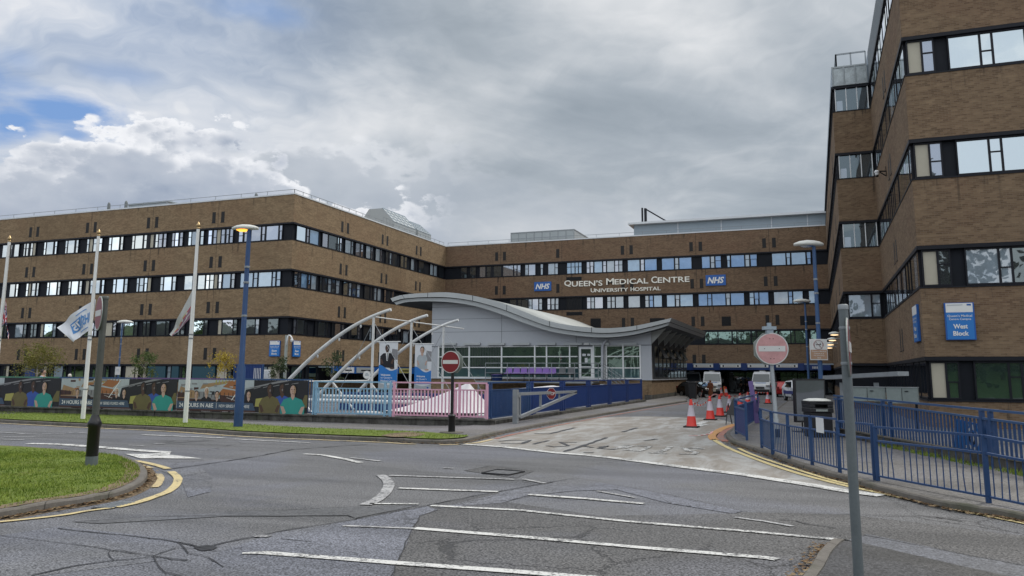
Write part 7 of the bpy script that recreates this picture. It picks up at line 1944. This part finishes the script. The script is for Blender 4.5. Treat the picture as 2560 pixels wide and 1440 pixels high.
# ================================================================ CAMERA, LIGHT, SKY
cam=bpy.data.objects.new('camera',bpy.data.cameras.new('camera'));col.objects.link(cam);sc.camera=cam
Rv=Vector((RX,RY,0));Fh=Vector((HX,HY,0));Fv=Fh*cp+Vector((0,0,sp));Uv=-Fh*sp+Vector((0,0,cp))
r_=Rv*cr+Uv*sr;u_=-Rv*sr+Uv*cr
m=Matrix((r_,u_,-Fv)).transposed().to_4x4();m.translation=CAM;cam.matrix_world=m
cam.data.sensor_width=36;cam.data.lens=36*FX/2560;cam.data.shift_y=-(720-PY0)/2560;cam.data.clip_end=4000;cam.data.clip_start=.1
SUN_EL=math.radians(52);SUN_AZ=math.radians(36)     # azimuth measured from +y towards +x
sd=Vector((math.sin(SUN_AZ)*math.cos(SUN_EL),math.cos(SUN_AZ)*math.cos(SUN_EL),math.sin(SUN_EL)))
sl=bpy.data.lights.new('sun','SUN');sl.energy=1.5;sl.angle=math.radians(14);sl.color=(1,.95,.88)
so=bpy.data.objects.new('sun',sl);col.objects.link(so);so.rotation_euler=(-sd).to_track_quat('-Z','Y').to_euler()
w=bpy.data.worlds.new('World');sc.world=w;w.use_nodes=True;t=w.node_tree;t.nodes.clear();b=NB(t);b.DIM='2D'
tc=b.n('ShaderNodeTexCoord').outputs['Generated']
d=b.vm('NORMALIZE',tc)
x_,y_,zz=b.xyz(d)
fx=b.vm('DOT_PRODUCT',d,(HX,HY,0));rx=b.vm('DOT_PRODUCT',d,(RX,RY,0))
az=b.math('ARCTAN2',rx,fx);el=b.math('ARCSINE',zz)
def ae(px_,py_):
    v=ray(px_,py_).normalized();return math.atan2(v.x*RX+v.y*RY,v.x*HX+v.y*HY),math.asin(v.z)
sky=b.n('ShaderNodeTexSky',sky_type='NISHITA',sun_disc=False,sun_elevation=SUN_EL,sun_rotation=SUN_AZ)
bgs=b.n('ShaderNodeBackground',{'Color':sky.outputs[0],'Strength':.085})
# high layered cloud: streaks on a cloud deck
dk=b.math('MAXIMUM',b.add(zz,.16),.05)
deck=b.cxyz(b.math('DIVIDE',rx,dk),b.math('DIVIDE',fx,dk),0.)
ang=b.cxyz(az,b.mul(el,1.7),0.)
wv=b.noise(ang,2.6,4,.6)
st=b.noise(b.vm('ADD',b.sc(deck,(.62,1.15,1.)),b.sc(b.cxyz(wv,wv,0),(.9,.9,0))),1.5,6,.60,.35)
big=b.noise(b.vm('ADD',ang,(3.1,.7,0)),2.3,4,.55,.7)
det=b.noise(b.vm('ADD',b.sc(ang,(1.,1.15,1.)),(7.,2.,0)),5.5,6,.62,.45)
def blob(cx,cy,rx_,ry_,soft=.9,nz=.35):
    a,e=ae(cx,cy);ra=rx_/FX;re=ry_/FX
    q=b.cxyz(b.mul(b.sub(az,a),1/ra),b.mul(b.sub(el,e),1/re),0)
    l=b.add(b.vm('LENGTH',q),b.mul(b.sub(det,.5),nz*4))
    return b.ss(l,1.+soft,1.-soft)
# brightness of the upper cloud
leftness=b.ss(az,-.05,-.5)
up=b.add(b.mul(b.sub(st,.5),b.add(.75,b.mul(leftness,1.15))),b.mul(b.sub(big,.5),1.25))
up=b.add(up,b.mul(b.sub(det,.5),.28))
for cx,cy,rx_,ry_,k in ((1080,130,330,110,-.24),(1480,270,460,120,-.24),(1350,170,200,60,.17),(250,260,330,110,.10),(560,270,300,60,.20),(1190,250,110,90,.12),(820,360,420,70,.16),(1650,90,260,90,.12),(1250,330,160,60,.16),(900,60,160,70,.12),(2000,420,400,160,-.06),(700,40,260,80,-.12),(300,120,420,120,.02)):
    up=b.add(up,b.mul(blob(cx,cy,rx_,ry_,.95,.25),k))
cl=b.ramp(b.add(up,.5),[(.0,(.33,.385,.445)),(.30,(.44,.495,.555)),(.52,(.58,.625,.675)),(.74,(.74,.77,.805)),(1.,(.93,.94,.96))])
cl=b.mix(b.mul(leftness,.75),cl,b.ramp(b.add(up,.5),[(.0,(.28,.39,.62)),(.3,(.44,.54,.73)),(.55,(.60,.68,.82)),(.8,(.80,.84,.92)),(1.,(.98,.99,1.))]))
# cumulus bank: top edge follows the heads seen over the roof
def bank(pts,amp,sc_,off,rim_w):
    f=None
    r=b.n('ShaderNodeFloatCurve');c=r.mapping.curves[0]
    A0,A1=-.75,.75
    P=sorted((ae(x,y) for x,y in pts))
    P=[( (a-A0)/(A1-A0), e/.6) for a,e in P]
    while len(c.points)<len(P):c.points.new(.5,.5)
    for i,(a,e) in enumerate(P):c.points[i].location=(min(1,max(0,a)),e);c.points[i].handle_type='AUTO'
    r.mapping.update()
    b.set(r.inputs['Value'],b.mul(b.sub(az,A0),1/(A1-A0)))
    edge=b.mul(r.outputs[0],.6)
    n=b.n('ShaderNodeTexVoronoi',{'Vector':b.vm('ADD',b.vm('ADD',ang,(off,0,0)),b.sc(b.cxyz(det,wv,0),(.07,.07,0))),'Scale':sc_},feature='F1',voronoi_dimensions='2D')
    n2=b.noise(b.vm('ADD',ang,(off*2,1.3,0)),sc_*2.2,6,.62)
    m_=b.n('ShaderNodeTexVoronoi',{'Vector':b.vm('ADD',b.vm('ADD',ang,(off,3.,0)),b.sc(b.cxyz(n2,det,0),(.05,.05,0))),'Scale':sc_*2.7},feature='F1',voronoi_dimensions='2D')
    dd=b.add(b.sub(b.add(edge,.010),el),b.add(b.mul(b.sub(.45,n.outputs['Distance']),amp),b.mul(b.sub(n2,.5),amp*1.1)))
    dd=b.add(dd,b.mul(b.sub(.4,m_.outputs['Distance']),amp*.42))
    return dd,n2,n.outputs['Distance']
d1,n1,v1=bank([(-250,400),(40,375),(150,365),(240,330),(330,322),(420,312),(470,360),(540,352),(610,365),(640,400),(700,430),(740,470),(860,520),(1100,540),(1500,580),(2400,700)],.055,15.,0.,.012)
d2,n2_,v2=bank([(-250,420),(60,420),(300,400),(500,410),(640,345),(700,345),(760,352),(830,358),(905,362),(960,385),(1010,410),(1055,395),(1090,352),(1140,360),(1200,392),(1300,450),(1500,505),(2000,560),(2500,600)],.05,11.,4.3,.012)
grey1=b.ramp(b.add(b.mul(b.sub(n1,.5),.9),b.add(b.mul(b.sub(big,.5),.5),.5)),[(.2,(.335,.40,.525)),(.5,(.40,.465,.58)),(.8,(.53,.585,.68))])
grey2=b.ramp(b.add(b.mul(b.sub(n2_,.5),.8),b.add(b.mul(b.sub(big,.5),.8),.5)),[(.1,(.38,.44,.53)),(.5,(.47,.525,.60)),(.9,(.60,.63,.68))])
rimc=(1.08,1.09,1.12)
lf=b.mul(b.ss(az,.06,-.22),b.ss(b.noise(b.vm('ADD',ang,(1.7,9.,0)),6.,3,.5),.26,.50))
def comp(base,dd,grey,rw,soft,op=1.):
    m=b.ss(dd,0.,soft)
    rim=b.mul(b.ss(dd,rw,soft*.2),lf)
    m=b.mul(m,op);grey=b.mix(b.mul(b.mul(b.ss(dd,.14,.0),lf),.5),grey,(.82,.85,.90))
    return m,b.mix(m,base,b.mix(b.mul(rim,.9),grey,rimc))
m2,c2=comp(cl,d2,grey2,.040,.035,b.add(.45,b.mul(b.ss(az,.02,-.16),.4)))
m1,c1=comp(c2,d1,grey1,.050,.012,b.ss(az,-.05,-.16))
# inner billows of the front bank
bil=b.mul(b.mul(b.ss(v1,.30,.06),m1),lf)
c1=b.mix(b.mul(bil,.07),c1,(.86,.89,.95))
low=b.ss(el,.16,.03)
c1=b.mix(b.mul(low,.40),c1,(.52,.59,.68))
# blue openings
bl=None
for cx,cy,rx_,ry_,k in ((165,275,85,36,1.1),(25,300,50,26,1.1),(40,215,50,22,.5),(50,150,45,22,.4),(640,22,95,28,.5),(300,190,70,18,.3),(185,335,26,12,.8),(-140,240,100,90,1.)):
    q=b.mul(blob(cx,cy,rx_,ry_,.95,.85),k);bl=q if bl is None else b.math('MAXIMUM',bl,q)
bl=b.mul(bl,b.sub(1.,b.math('MAXIMUM',m1,m2)))
bl=b.math('MINIMUM',bl,1.)
# the sky behind the viewer is brighter, front-lit cloud
back=b.ss(fx,.15,-.55)
c1=b.mix(back,c1,b.mix(b.ss(b.add(st,b.mul(b.sub(big,.5),.9)),.38,.62),(.62,.70,.80),(1.02,1.04,1.05)))
zen=b.ss(zz,.62,.95)
c1=b.mix(b.mul(zen,.8),c1,(1.25,1.25,1.24))
front=b.sub(1.,b.math('MAXIMUM',back,zen))
bgc=b.n('ShaderNodeBackground',{'Color':c1,'Strength':b.sub(1.,b.mul(front,.33))})
bgb=b.n('ShaderNodeBackground',{'Color':(.15,.275,.54),'Strength':1.})
mx0=b.n('ShaderNodeMixShader');b.set(mx0.inputs[0],.75);t.links.new(bgs.outputs[0],mx0.inputs[1]);t.links.new(bgb.outputs[0],mx0.inputs[2])
mx=b.n('ShaderNodeMixShader');b.set(mx.inputs[0],b.mul(bl,b.sub(1.,back)));t.links.new(bgc.outputs[0],mx.inputs[1]);t.links.new(mx0.outputs[0],mx.inputs[2])
wo=b.n('ShaderNodeOutputWorld');t.links.new(mx.outputs[0],wo.inputs[0])
sc.view_settings.view_transform='Standard';sc.view_settings.look='None';sc.view_settings.exposure=.44;sc.view_settings.gamma=1.
w.cycles.sampling_method='MANUAL';w.cycles.sample_map_resolution=128
sc.cycles.use_denoising=True
sc.cycles.max_bounces=6
